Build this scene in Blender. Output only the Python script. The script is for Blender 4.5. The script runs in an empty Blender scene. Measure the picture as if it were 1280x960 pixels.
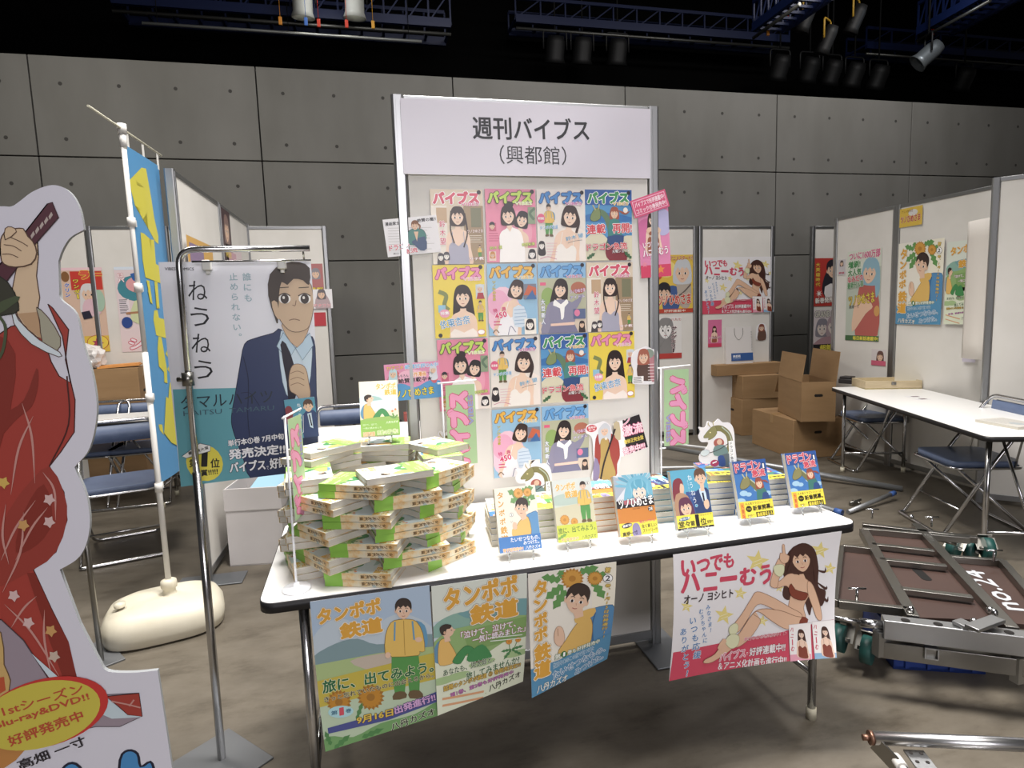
import bpy, bmesh, math, random
from mathutils import Matrix, Vector
S = bpy.context.scene
COL = S.collection
R_ = math.radians
random.seed(7)

# ------------------------------------------------------------------ camera
FPX = 765.4
CAMPOS = Vector((0, 0, 1.40))
_y, _p, _r = R_(12.917), R_(6.572), R_(-1.882)
_f = Vector((math.sin(_y)*math.cos(_p), math.cos(_y)*math.cos(_p), -math.sin(_p)))
_rt = Vector((math.cos(_y), -math.sin(_y), 0))
_up = _rt.cross(_f)
CR = math.cos(_r)*_rt + math.sin(_r)*_up
CU = -math.sin(_r)*_rt + math.cos(_r)*_up
cd = bpy.data.cameras.new('camera')
cd.sensor_width = 36
cd.lens = FPX/1280*36
cd.clip_start = .05
cam = bpy.data.objects.new('camera', cd)
COL.objects.link(cam)
m3 = Matrix((CR, CU, -_f)).transposed()
cam.matrix_world = Matrix.Translation(CAMPOS) @ m3.to_4x4()
S.camera = cam

# ------------------------------------------------------------------ light
S.view_settings.view_transform = 'Standard'
S.view_settings.look = 'None'
S.view_settings.exposure = 0.0
S.view_settings.gamma = 1.0
S.view_settings.use_curve_mapping = False
W = bpy.data.worlds.new('world')
S.world = W
W.use_nodes = True
W.node_tree.nodes['Background'].inputs[0].default_value = (1.0, .97, .95, 1)
W.node_tree.nodes['Background'].inputs[1].default_value = 0.045
def area(name, loc, target, sx, sy, power, col=(1, .96, .92), spread=180):
    d = bpy.data.lights.new(name, 'AREA')
    d.shape = 'RECTANGLE'; d.size = sx; d.size_y = sy; d.energy = power; d.color = col; d.spread = R_(spread)
    o = bpy.data.objects.new(name, d); COL.objects.link(o)
    o.location = loc
    o.rotation_euler = (Vector(target)-Vector(loc)).to_track_quat('-Z', 'Y').to_euler()
    return o
area('fill_low', (.9, -4.8, 2.8), (.0, 2.2, .9), 4.0, 2.4, 50, (1, .965, 1), 85)  # added unseen panel behind the camera, brightens upright faces
area('studio_lamp_front', (1.0, -.3, 5.2), (.5, 2.2, 1.4), 1.4, .8, 14, (1, .97, .98), 140)
area('studio_lamp_over', (.5, 2.08, 5.4), (.5, 2.08, 0), 1.5, .9, 165, (1, .96, .91), 108)
area('fill_fore', (2.5, .5, 5.3), (2.3, .7, 0), 1.2, .9, 50, (1, .96, .91), 100)  # added fill that lifts the floor and wagon at right
area('fill_back', (2.0, 4.3, 5.6), (2.0, 5.2, 1.0), 3.2, .8, 100, (1, .97, .94))  # added fill overhead to brighten the concrete wall
area('fill_right', (5.6, 4.6, 5.5), (5.3, 5.6, .5), 1.6, .9, 85, (1, .96, .93))  # added fill beyond the partition, lifts the right part of the wall
area('studio_lamp_left', (-2.4, 3.8, 5.4), (-1.9, 4.6, 0), 1.6, 1.0, 95, (1, .95, .87), 140)

# ------------------------------------------------------------------ pixel -> place, on a known plane
def at(x, y, z=None, Y=None, X=None):
    d = CR*((x-640)/FPX) - CU*((y-480)/FPX) + _f
    if z is not None: t = (z-CAMPOS.z)/d.z
    elif Y is not None: t = Y/d.y
    else: t = X/d.x
    return CAMPOS + d*t

# ------------------------------------------------------------------ materials
def lin(h):
    h = h.lstrip('#')
    if len(h) == 3: h = ''.join(c*2 for c in h)
    v = [int(h[i:i+2], 16)/255 for i in (0, 2, 4)]
    return tuple(c/12.92 if c <= .04045 else ((c+.055)/1.055)**2.4 for c in v) + (1,)
MC = {}
def soft(h, k=.16):          # printing ink: a little greyer than the drawn swatch
    h = h.lstrip('#')
    if len(h) == 3: h = ''.join(c*2 for c in h)
    v = [int(h[i:i+2], 16) for i in (0, 2, 4)]; g = .3*v[0]+.59*v[1]+.11*v[2]
    return '#%02x%02x%02x' % tuple(int(round(c*(1-k)+g*k)) for c in v)
def mat(h, rough=.5, metal=0, name=None, **kw):
    key = (h, rough, metal, name, tuple(kw.items()))
    if key in MC: return MC[key]
    m = bpy.data.materials.new(name or 'paint_'+h.strip('#'))
    m.use_nodes = True
    b = m.node_tree.nodes['Principled BSDF']
    b.inputs['Base Color'].default_value = lin(h)
    b.inputs['Roughness'].default_value = rough
    b.inputs['Metallic'].default_value = metal
    if 'spec' in kw: b.inputs['Specular IOR Level'].default_value = kw['spec']
    if 'trans' in kw: b.inputs['Transmission Weight'].default_value = kw['trans']
    if 'alpha' in kw: b.inputs['Alpha'].default_value = kw['alpha']
    if 'emit' in kw:
        b.inputs['Emission Color'].default_value = lin(h); b.inputs['Emission Strength'].default_value = kw['emit']
    MC[key] = m
    return m
def noisy(name, stops, scale=4, detail=6, rough=(.6, .8), stretch=(1, 1, 1), bump=0, second=None, rough_noise=.55):
    """colour ramp over object-space noise, with optional larger stain noise multiplied in"""
    m = bpy.data.materials.new(name); m.use_nodes = True
    t = m.node_tree; n = t.nodes; l = t.links; b = n['Principled BSDF']
    tc = n.new('ShaderNodeTexCoord'); mp = n.new('ShaderNodeMapping'); mp.inputs['Scale'].default_value = stretch
    l.new(tc.outputs['Object'], mp.inputs[0])
    nz = n.new('ShaderNodeTexNoise'); nz.inputs['Scale'].default_value = scale; nz.inputs['Detail'].default_value = detail
    nz.inputs['Roughness'].default_value = rough_noise
    l.new(mp.outputs[0], nz.inputs['Vector'])
    rp = n.new('ShaderNodeValToRGB'); el = rp.color_ramp.elements
    while len(el) < len(stops): el.new(.5)
    for e, (p, c) in zip(el, stops): e.position = p; e.color = lin(c)
    l.new(nz.outputs[0], rp.inputs[0])
    out = rp.outputs[0]
    if second:
        sc, lo, hi, dark = second
        n2 = n.new('ShaderNodeTexNoise'); n2.inputs['Scale'].default_value = sc; n2.inputs['Detail'].default_value = 4
        l.new(tc.outputs['Object'], n2.inputs['Vector'])
        r2 = n.new('ShaderNodeValToRGB'); r2.color_ramp.elements[0].position = lo; r2.color_ramp.elements[1].position = hi
        r2.color_ramp.elements[0].color = (dark, dark, dark, 1); r2.color_ramp.elements[1].color = (1, 1, 1, 1)
        l.new(n2.outputs[0], r2.inputs[0])
        mx = n.new('ShaderNodeMix'); mx.data_type = 'RGBA'; mx.blend_type = 'MULTIPLY'; mx.inputs[0].default_value = 1
        l.new(out, mx.inputs[6]); l.new(r2.outputs[0], mx.inputs[7]); out = mx.outputs[2]
    l.new(out, b.inputs['Base Color'])
    mr = n.new('ShaderNodeMapRange'); mr.inputs[3].default_value = rough[0]; mr.inputs[4].default_value = rough[1]
    l.new(nz.outputs[0], mr.inputs[0]); l.new(mr.outputs[0], b.inputs['Roughness'])
    if bump:
        bp = n.new('ShaderNodeBump'); bp.inputs['Strength'].default_value = bump; bp.inputs['Distance'].default_value = .01
        l.new(nz.outputs[0], bp.inputs['Height']); l.new(bp.outputs[0], b.inputs['Normal'])
    return m
CHROME = mat('#c4c4c6', .2, 1, 'chrome_tube')
ALU = mat('#a9aaab', .38, 1, 'aluminium')
STEEL = mat('#8d8b86', .32, 1, 'worn_steel')
BLACK = mat('#141316', .45, 0, 'black_edge')
RUBBER = mat('#1b1b1b', .8, 0, 'rubber')
WHITEP = mat('#efeeec', .35, 0, 'white_laminate')
PANELW = noisy('panel_white', [(.35, '#d9d6d0'), (.65, '#e0ddd8')], 3, 3, (.5, .6))
CLEAR = mat('#f4f7f8', .05, 0, 'clear_acrylic', trans=.92)
PAPER = mat('#e9e7ea', .45, 0, 'paper')
CARD = noisy('cardboard', [(.3, '#8d6f4c'), (.7, '#9a7b57')], 2.5, 4, (.75, .85), (1, 1, 6))
CARDIN = noisy('cardboard_inside', [(.3, '#7d5d3b'), (.7, '#8a6844')], 2.5, 4, (.8, .9), (1, 1, 6))
BLUEPAD = noisy('blue_vinyl', [(.35, '#5c6a88'), (.65, '#677592')], 14, 3, (.4, .5))
PAGES = noisy('page_edges', [(.35, '#b5b0a4'), (.65, '#d8d4c9')], 60, 2, (.7, .8), (.02, .02, 30))

# ------------------------------------------------------------------ objects
def tag(o, label=None, cat=None, group=None, kind=None):
    if label: o['label'] = label
    if cat: o['category'] = cat
    if group: o['group'] = group
    if kind: o['kind'] = kind
    return o
def empty(name, loc=(0, 0, 0), rz=0):
    o = bpy.data.objects.new(name, None); COL.objects.link(o)
    o.location = loc; o.rotation_euler = (0, 0, rz); o.empty_display_size = .05
    return o
def link(name, me, parent=None):
    o = bpy.data.objects.new(name, me); COL.objects.link(o)
    if parent: o.parent = parent
    return o
def copy_tree(o, parent=None):
    c = o.copy(); COL.objects.link(c)
    if parent: c.parent = parent
    for ch in list(o.children): copy_tree(ch, c)
    return c
def spline(pts, n=6, closed=False):
    P = [Vector(p) for p in pts]
    if len(P) < 3: return P
    out = []
    N = len(P)
    for i in range(N if closed else N-1):
        p1, p2 = P[i], P[(i+1) % N]
        p0 = P[i-1] if (i or closed) else p1*2-p2
        p3 = P[(i+2) % N] if (closed or i+2 < N) else p2*2-p1
        for k in range(n):
            t = k/n
            out.append(.5*((2*p1)+(p2-p0)*t+(2*p0-5*p1+4*p2-p3)*t*t+(3*p1-p0-3*p2+p3)*t**3))
    if not closed: out.append(P[-1])
    return out
class MB:
    """collects shapes into one mesh"""
    def __init__(s): s.bm = bmesh.new(); s.mi = 0
    def _fin(s, faces, smooth=False):
        for f in faces:
            f.material_index = s.mi; f.smooth = smooth
    def box(s, c, d, bev=0, rot=None):
        r = bmesh.ops.create_cube(s.bm, size=1)
        vs = r['verts']
        bmesh.ops.scale(s.bm, vec=Vector(d), verts=vs)
        if rot: bmesh.ops.rotate(s.bm, cent=(0, 0, 0), matrix=rot.to_3x3(), verts=vs)
        bmesh.ops.translate(s.bm, vec=Vector(c), verts=vs)
        fs = list({f for v in vs for f in v.link_faces})
        s._fin(fs)
        if bev:
            es = list({e for v in vs for e in v.link_edges})
            rb = bmesh.ops.bevel(s.bm, geom=es, offset=bev, segments=2, affect='EDGES', profile=.5)
            s._fin(rb['faces'], True)
        return s
    def bar(s, a, b, w, h, up=(0, 0, 1), bev=0):
        a, b = Vector(a), Vector(b); x = (b-a); L = x.length; x.normalize()
        y = Vector(up).cross(x); y.normalize(); z = x.cross(y)
        return s.box((a+b)/2, (L, w, h), bev, Matrix((x, y, z)).transposed())
    def tube(s, pts, r, n=10, closed=False, smooth=True, caps=True):
        P = [Vector(p) for p in pts]; N = len(P); rings = []
        prev = None
        for i, p in enumerate(P):
            if closed: d = P[(i+1) % N]-P[i-1]
            else: d = (P[min(i+1, N-1)]-P[max(i-1, 0)])
            d.normalize()
            if prev is None:
                a = Vector((0, 0, 1)) if abs(d.z) < .9 else Vector((1, 0, 0))
                u = d.cross(a).normalized()
            else:
                u = (prev - d*prev.dot(d)).normalized()
            prev = u; v = d.cross(u)
            rr = r[i] if isinstance(r, (list, tuple)) else r
            rings.append([s.bm.verts.new(p+(u*math.cos(2*math.pi*k/n)+v*math.sin(2*math.pi*k/n))*rr) for k in range(n)])
        fs = []
        for i in range(N if closed else N-1):
            A, B = rings[i], rings[(i+1) % N]
            for k in range(n):
                fs.append(s.bm.faces.new((A[k], A[(k+1) % n], B[(k+1) % n], B[k])))
        s._fin(fs, smooth)
        if not closed and caps:
            s._fin([s.bm.faces.new(rings[0][::-1]), s.bm.faces.new(rings[-1])])
        return s
    def bend(s, pts, r, n=10, rad=.04, k=5):
        """tube through corner points with rounded corners"""
        P = [Vector(p) for p in pts]; out = [P[0]]
        for i in range(1, len(P)-1):
            a = (P[i-1]-P[i]); b = (P[i+1]-P[i])
            q = min(rad, a.length*.45, b.length*.45)
            A = P[i]+a.normalized()*q; B = P[i]+b.normalized()*q
            for j in range(k+1):
                t = j/k
                out.append(A*(1-t)**2+P[i]*2*t*(1-t)+B*t*t)
        out.append(P[-1])
        return s.tube(out, r, n)
    def prism(s, poly, z0, z1, smooth=False):
        """poly: xy points, extruded z0..z1"""
        P = [Vector((p[0], p[1])) for p in poly]
        ar = sum(P[i-1].x*P[i].y-P[i].x*P[i-1].y for i in range(len(P)))
        if ar < 0: P = P[::-1]
        lo = [s.bm.verts.new((p.x, p.y, z0)) for p in P]; hi = [s.bm.verts.new((p.x, p.y, z1)) for p in P]
        n = len(P); fs = [s.bm.faces.new(hi), s.bm.faces.new(lo[::-1])]
        sd = [s.bm.faces.new((lo[i], lo[(i+1) % n], hi[(i+1) % n], hi[i])) for i in range(n)]
        s._fin(fs); s._fin(sd, smooth)
        return s
    def lathe(s, prof, n=24, c=(0, 0, 0)):
        rings = []
        for r, z in prof:
            rings.append([s.bm.verts.new((c[0]+r*math.cos(2*math.pi*k/n), c[1]+r*math.sin(2*math.pi*k/n), c[2]+z)) for k in range(n)] if r > 1e-6 else [s.bm.verts.new((c[0], c[1], c[2]+z))])
        fs = []
        for A, B in zip(rings, rings[1:]):
            for k in range(n):
                a = A[k % len(A)], A[(k+1) % len(A)]; b = B[(k+1) % len(B)], B[k % len(B)]
                vs = []
                for v in (a[0], a[1], b[0], b[1]):
                    if v not in vs: vs.append(v)
                if len(vs) > 2: fs.append(s.bm.faces.new(vs))
        s._fin(fs, True)
        return s
    def quad(s, *p):
        s._fin([s.bm.faces.new([s.bm.verts.new(Vector(q)) for q in p])]); return s
    def build(s, name, m, parent=None):
        me = bpy.data.meshes.new(name)
        bmesh.ops.recalc_face_normals(s.bm, faces=s.bm.faces)
        s.bm.to_mesh(me); s.bm.free()
        for x in (m if isinstance(m, (list, tuple)) else [m]): me.materials.append(x)
        return link(name, me, parent)
def rrect(x0, y0, x1, y1, r, n=5):
    out = []
    for cx, cy, a in ((x1-r, y1-r, 0), (x0+r, y1-r, 90), (x0+r, y0+r, 180), (x1-r, y0+r, 270)):
        for k in range(n+1):
            t = R_(a+90*k/n); out.append((cx+r*math.cos(t), cy+r*math.sin(t)))
    return out

# ------------------------------------------------------------------ printed art: real layers of ink-coloured shapes on a sheet
GL = {}
def glyph(txt, off):
    k = (txt, round(off, 3))
    if k in GL: return GL[k]
    c = bpy.data.curves.new('lettering', 'FONT'); c.body = txt; c.resolution_u = 2; c.offset = off
    o = bpy.data.objects.new('lettering', c); COL.objects.link(o)
    dg = bpy.context.evaluated_depsgraph_get()
    me = bpy.data.meshes.new_from_object(o.evaluated_get(dg))
    V = [(v.co.x, v.co.y) for v in me.vertices]; F = [tuple(p.vertices) for p in me.polygons]
    bpy.data.objects.remove(o); bpy.data.curves.remove(c); bpy.data.meshes.remove(me)
    GL[k] = (V, F)
    return V, F
def homog(src, dst):
    A = []
    for (x, y), (u, v) in zip(src, dst):
        A.append([x, y, 1, 0, 0, 0, -u*x, -u*y, u]); A.append([0, 0, 0, x, y, 1, -v*x, -v*y, v])
    n = 8
    for i in range(n):
        p = max(range(i, n), key=lambda r: abs(A[r][i])); A[i], A[p] = A[p], A[i]
        for r in range(n):
            if r != i:
                f = A[r][i]/A[i][i]
                A[r] = [a-f*b for a, b in zip(A[r], A[i])]
    return [A[i][8]/A[i][i] for i in range(n)]
class Art:
    """w,h in metres, origin top-left, input coords: x 0..100 across and y downwards in the same unit,
    or any quad of measured corner coordinates (tl,tr,br,bl)"""
    def __init__(s, w, h, bg=None, quad=None, fn=None):
        s.w, s.h, s.sh = w, h, []
        s.H = homog(quad, [(0, 0), (w, 0), (w, h), (0, h)]) if quad else None
        s.fn = fn; s.X = (0, 0, 1, 1, 0, 1); s.k = w/100
        if quad: s.k = w/(Vector(quad[1])-Vector(quad[0])).length
        if fn: s.k = (s.m((1, 0))-s.m((0, 0))).length
        s.bg = bg; s.k0 = s.k
    def tr(s, ox=0, oy=0, sc=1, rot=0, flip=1):
        s.X = (ox, oy, sc, math.cos(R_(rot)), math.sin(R_(rot)), flip); s.k = s.k0*sc; return s
    def m(s, p):
        ox, oy, sc, c_, s_, fl = s.X; x, y = p[0]*fl, p[1]
        p = (ox+sc*(x*c_-y*s_), oy+sc*(x*s_+y*c_))
        if s.fn: return Vector(s.fn(p))
        if s.H:
            a, b, c, d, e, f, g, h = s.H; q = g*p[0]+h*p[1]+1
            return Vector(((a*p[0]+b*p[1]+c)/q, (d*p[0]+e*p[1]+f)/q))
        return Vector((p[0]*s.k0, p[1]*s.k0))
    def add(s, V, F, col):
        xs = [v[0] for v in V]; ys = [v[1] for v in V]
        bb = (min(xs), min(ys), max(xs), max(ys)); lv = 1
        for b, l, *_ in s.sh:
            if l >= lv and b[0] < bb[2] and b[2] > bb[0] and b[1] < bb[3] and b[3] > bb[1]: lv = l+1
        s.sh.append((bb, lv, V, F, col)); return s
    def _clip(s, V):
        return V
    def P(s, pts, col, sm=0, ol=None, ow=.6):
        q = [s.m(p) for p in (spline(pts, sm, True) if sm else pts)]
        s.add(q, [tuple(range(len(q)))], col)
        if ol: s._rib(q+[q[0], q[1]], ow*s.k, ol)
        return s
    def R(s, x0, y0, x1, y1, col): return s.P([(x0, y0), (x1, y0), (x1, y1), (x0, y1)], col)
    def E(s, cx, cy, rx, ry, col, rot=0, n=18, ol=None, ow=.6):
        c, q = math.cos(R_(rot)), math.sin(R_(rot)); pts = []
        for i in range(n):
            a = 2*math.pi*i/n; x, y = rx*math.cos(a), ry*math.sin(a); pts.append((cx+x*c-y*q, cy+x*q+y*c))
        return s.P(pts, col, 0, ol, ow)
    def _rib(s, q, wd, col, taper=False):
        V, F = [], []; n = len(q)
        for i in range(n):
            d = (q[min(i+1, n-1)]-q[max(i-1, 0)])
            d = d.normalized() if d.length > 1e-9 else Vector((1, 0))
            nn = Vector((-d.y, d.x))*wd/2
            if taper: nn = nn*max(.12, 1-abs(2*i/(n-1)-1)**2)
            V += [q[i]+nn, q[i]-nn]
            if i: F.append((2*i-2, 2*i-1, 2*i+1, 2*i))
        s.add(V, F, col)
    def L(s, pts, wd, col, sm=5, taper=False):
        q = [s.m(p) for p in (spline(pts, sm) if sm and len(pts) > 2 else pts)]
        s._rib(q, wd*s.k, col, taper); return s
    def star(s, cx, cy, r, col, rot=-90, inner=.42, n=5):
        return s.P([(cx+(r if i % 2 == 0 else r*inner)*math.cos(R_(rot+180*i/n)), cy+(r if i % 2 == 0 else r*inner)*math.sin(R_(rot+180*i/n))) for i in range(2*n)], col)
    def T(s, txt, a, b, h, col, o=None, ow=.06, bold=0, o2=None, ow2=.12, sh=0):
        """text fitted between the points a and b (mid-left, mid-right), of height h"""
        pa, pb = s.m(a), s.m(b); d = pb-pa; L = d.length; d.normalize(); n = Vector((-d.y, d.x)); hh = h*s.k
        ob = 0; ex = max(0, bold)*.62; ow *= .85; ow2 *= .85
        V0, F0 = glyph(txt, ob)
        if not V0: return s
        x0 = min(v[0] for v in V0); x1 = max(v[0] for v in V0); y0 = min(v[1] for v in V0); y1 = max(v[1] for v in V0)
        sx = L/(x1-x0); sy = hh/(y1-y0); se = min(sx, sy)
        B0 = [pa+d*((v[0]-x0)*sx + sh*(v[1]-(y0+y1)/2)*sy) - n*((v[1]-(y0+y1)/2)*sy) for v in V0]
        for r, c in ((ex+ow2, o2), (ex+ow, o), (ex, col)):
            if c is None: continue
            V, F = list(B0), list(F0)
            if r > .004:
                V, F = [], []; k = 6 if r < .05 else 8
                for i in range(k):
                    q = Vector((math.cos(2*math.pi*i/k), math.sin(2*math.pi*i/k)))*r*se; m_ = len(V)
                    V += [(v.x+q.x, v.y+q.y, i*.1) for v in B0]; F += [tuple(t+m_ for t in f) for f in F0]
            s.add(V, F, c)
        return s
    def V(s, txt, a, b, w, col, o=None, ow=.06, bold=0):
        """vertical text between the points a (top-mid) and b (bottom-mid), characters of width w"""
        a, b = Vector(a), Vector(b); n = len(txt); d = (b-a)/n; u = d.normalized(); x = Vector((u.y, -u.x))
        for i, ch in enumerate(txt):
            if ch == ' ': continue
            c = a+d*(i+.5); hgt = d.length*.86
            V0, _ = glyph(ch, 0)
            bw = (max(v[0] for v in V0)-min(v[0] for v in V0)); bh = (max(v[1] for v in V0)-min(v[1] for v in V0))
            if ch in 'ー―':
                s.T(ch, c-u*hgt/2, c+u*hgt/2, w*.22, col, o, ow, bold); continue
            ww = w*min(1, max(.12, bw)); h2 = hgt*min(1, max(.1, bh))
            if ch in '、。': c = c+x*w*.3-u*hgt*.3
            s.T(ch, c-x*ww/2, c+x*ww/2, h2, col, o, ow, bold)
        return s
    def build(s, name, parent=None, th=.0006, step=.00012, warp=None, cuts=0, outline=None, edge=None, z=0, sheet=True, ink=.45, clip=None):
        if clip is None: clip = sheet and not outline
        bm = bmesh.new(); mats = []; idx = {}
        def mi(c, isink=True):
            if c not in idx:
                idx[c] = len(mats); mats.append(c if not isinstance(c, str) else mat(soft(c), ink, 0, 'ink_'+c.strip('#')))
            return idx[c]
        bgm = mi(s.bg or PAPER)
        if sheet:
            ol = [s.m(p) for p in outline] if outline else [Vector(p) for p in ((0, 0), (s.w, 0), (s.w, s.h), (0, s.h))]
            if sum(ol[i-1].x*ol[i].y-ol[i].x*ol[i-1].y for i in range(len(ol))) > 0: ol = ol[::-1]
            hi = [bm.verts.new((p.x, -p.y, z)) for p in ol]; lo = [bm.verts.new((p.x, -p.y, z-th)) for p in ol]
            f = bm.faces.new(hi); f.material_index = bgm
            f = bm.faces.new(lo[::-1]); f.material_index = mi(edge) if edge else mi(PAPER)
            for i in range(len(ol)):
                f = bm.faces.new((lo[i], lo[(i+1) % len(ol)], hi[(i+1) % len(ol)], hi[i])); f.material_index = mi(edge) if edge else mi(PAPER)
        for bb, lv, V, F, c in s.sh:
            vs = [bm.verts.new((v[0], -v[1], z+(lv+(v[2] if len(v) > 2 else 0))*step)) for v in V]; k = mi(c)
            for q in F:
                if len(q) < 3: continue
                ar = sum(V[q[i-1]][0]*-V[q[i]][1]+V[q[i]][0]*V[q[i-1]][1] for i in range(len(q)))
                try: f = bm.faces.new([vs[i] for i in (q if ar > 0 else q[::-1])])
                except ValueError: continue
                f.material_index = k
        if clip:
            for co, no in (((0, 0, 0), (-1, 0, 0)), ((s.w, 0, 0), (1, 0, 0)), ((0, 0, 0), (0, 1, 0)), ((0, -s.h, 0), (0, -1, 0))):
                bad = {v for v in bm.verts if (v.co-Vector(co)).dot(Vector(no)) > 1e-6}
                fs = {f for v in bad for f in v.link_faces}
                if not fs: continue
                r = bmesh.ops.triangulate(bm, faces=[f for f in fs if len(f.verts) > 4])
                fs = {f for v in bad for f in v.link_faces}
                g = list(fs)+list({e for f in fs for e in f.edges})+list({v for f in fs for v in f.verts})
                bmesh.ops.bisect_plane(bm, geom=g, plane_co=co, plane_no=no, dist=1e-7, clear_outer=True)
        if warp:
            bmesh.ops.triangulate(bm, faces=[f for f in bm.faces if len(f.verts) > 4])
            for i in range(1, cuts):
                g = bm.verts[:]+bm.edges[:]+bm.faces[:]
                bmesh.ops.bisect_plane(bm, geom=g, plane_co=(0, -s.h*i/cuts, 0), plane_no=(0, 1, 0), dist=1e-7)
            cutx = max(2, int(cuts*s.w/s.h))
            for i in range(1, cutx):
                g = bm.verts[:]+bm.edges[:]+bm.faces[:]
                bmesh.ops.bisect_plane(bm, geom=g, plane_co=(s.w*i/cutx, 0, 0), plane_no=(1, 0, 0), dist=1e-7)
            for v in bm.verts: v.co = Vector(warp(v.co.x, v.co.y, v.co.z))
        me = bpy.data.meshes.new(name); bm.to_mesh(me); bm.free()
        for m_ in mats: me.materials.append(m_)
        return link(name, me, parent)
def pose(o, loc, yaw=0, lean=0, roll=0, pre=(0, 0, 0)):
    """stand a flat thing up: its face towards -Y, turned by yaw, leaning back by lean (degrees)"""
    o.matrix_world = Matrix.Translation(Vector(loc)) @ Matrix.Rotation(R_(yaw), 4, 'Z') @ Matrix.Rotation(R_(90-lean), 4, 'X') @ Matrix.Rotation(R_(roll), 4, 'Z') @ Matrix.Translation(Vector(pre))
    return o
def span(tl, tr, bl, **k):
    a = at(*tl, **k); return a, (at(*tr, **k)-a).length, (at(*bl, **k)-a).length
# ================================================================== the setting
FLOOR = noisy('floor_concrete', [(.32, '#4a4339'), (.47, '#615a4f'), (.66, '#6d665b')], 4.5, 12, (.38, .6), (.7, 1.6, 1), .05, (1.3, .34, .46, .74), .74)
def structure(o): o['kind'] = 'structure'; return o
b = MB(); b.box((2, 2.5, -.05), (30, 18, .1)); structure(b.build('floor', FLOOR))
b = MB(); b.box((2, 3.5, 8.15), (30, 14, .1)); structure(b.build('ceiling', mat('#060606', .9)))
# concrete wall: cast panels with open joints and form-tie holes
WY = 6.55
CONC = noisy('cast_concrete', [(.3, '#65645f'), (.55, '#6f6e6a'), (.8, '#777672')], 1.6, 8, (.75, .9), (1, 1, .35), .03, (.7, .25, .45, .88))
HOLE = mat('#3c3a38', .9, 0, 'tie_hole'); JOINT = mat('#454340', .9, 0, 'joint')
b = MB(); b.mi = 1; b.box((2, WY+.16, 1.89), (30, .2, 3.78))
xj = at(318, 76, Y=WY).x; pw = at(565, 88, Y=WY).x-xj; ph = .964; ztop = 3.905
b.mi = 0
for i in range(-5, 8):
    for j in range(-1, 5):
        z1 = ztop+.01-j*ph; z0 = ztop+.01-(j+1)*ph
        if j == 0: z1 -= .085
        if z1 < 0.02: continue
        z0 = max(z0, 0)
        x0 = xj+i*pw
        if j < 0: continue
        b.mi = 0; b.box((x0+pw/2, WY+.04, (z0+z1)/2), (pw-.012, .09, z1-z0-.011), .004)
        b.mi = 2
        for k in range(4):
            for m_ in (.25, .75):
                zc = z1-ph*m_
                if zc < .1: continue
                b.tube([(x0+pw*(k+.5)/4, WY-.0065, zc), (x0+pw*(k+.5)/4, WY+.01, zc)], .017, 10)
b.mi = 0; b.box((2, WY+.20, ztop-.10), (30, .2, .05))
structure(b.build('wall_back', [CONC, JOINT, HOLE]))
b = MB(); b.box((2, 8.95, 6.0), (30, .1, 4.4)); structure(b.build('wall_upper', mat('#060606', .95, 0, 'unlit_black', spec=.1)))  # lack of light above the wall put into a black colour
b = MB(); b.box((2, 7.86, 3.79), (30, 2.2, .05)); structure(b.build('trim_1', mat('#080807', .95, 0, 'dark_ledge')))

# ================================================================== partition panels
def panel(p0, p1, h, name, label, post0=True, post1=True, group=None, foot=False, blue=False, z0=.03):
    """white system panel from floor point p0 to p1 (as seen left to right), aluminium posts at its ends"""
    p0, p1 = Vector((p0[0], p0[1], 0)), Vector((p1[0], p1[1], 0)); d = p1-p0; L = d.length
    r = empty(name, (p0+p1)/2, math.atan2(d.y, d.x)); tag(r, label, 'partition panel', group)
    b = MB(); b.box((0, 0, h/2+z0/2), (L-.05, .03, h-z0-.05)); b.build('panel_board', PANELW, r)
    b = MB(); b.box((0, 0, h-.014), (L-.04, .04, .028), .003); b.build('top_rail', ALU, r)
    b = MB(); b.box((0, 0, z0+.02), (L-.04, .04, .04), .003); b.build('bottom_rail', ALU, r)
    for s, on in ((-1, post0), (1, post1)):
        if not on: continue
        b = MB(); b.prism([((L/2)*s+x, y) for x, y in rrect(-.021, -.024, .021, .024, .008, 2)], 0, h)
        b.box(((L/2)*s, -.0245, h/2), (.012, .003, h-.02)); q = b.build('post', ALU, r)
        if foot:
            b = MB(); b.box(((L/2)*s, -.02, .005), (.16, .34, .008), .003); b.build('foot_plate', mat('#6f7276', .45, .6, 'foot_plate'), r)
    return r
# the booth's own panel, standing right behind the table
PY = 2.252
PX0, PX1 = at(505, 300, Y=PY).x, at(815, 300, Y=PY).x
PH = at(656, 128, Y=PY).z
main_panel = panel((PX0, PY), (PX1, PY), PH, 'display_panel', 'white booth panel covered in magazine covers behind the book table', foot=True)
FY = PY-.0165          # its front face
# sign
a, w, h = span((500, 122), (813, 135), (503, 217), Y=PY-.032)
A = Art(w, h, mat('#cecad4', .3, 0, 'sign_paper'), quad=[(38, 40), (1218, 96), (1218, 425), (50, 402)])
A.T('週刊バイブス', (381, 181), (928, 194), 98, '#26262c', bold=.035)
A.T('（興都館）', (505, 310), (820, 318), 84, '#2c2c32')
o = A.build('booth_sign', th=.003, step=.0003, warp=lambda x, y, z: (x, y, z+.003*math.sin(x*9)*math.sin(y*12+1)), cuts=10)
pose(o, (a.x, PY-.029, a.z)); tag(o, 'white sign board with black Japanese lettering across the panel top', 'sign')

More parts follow.
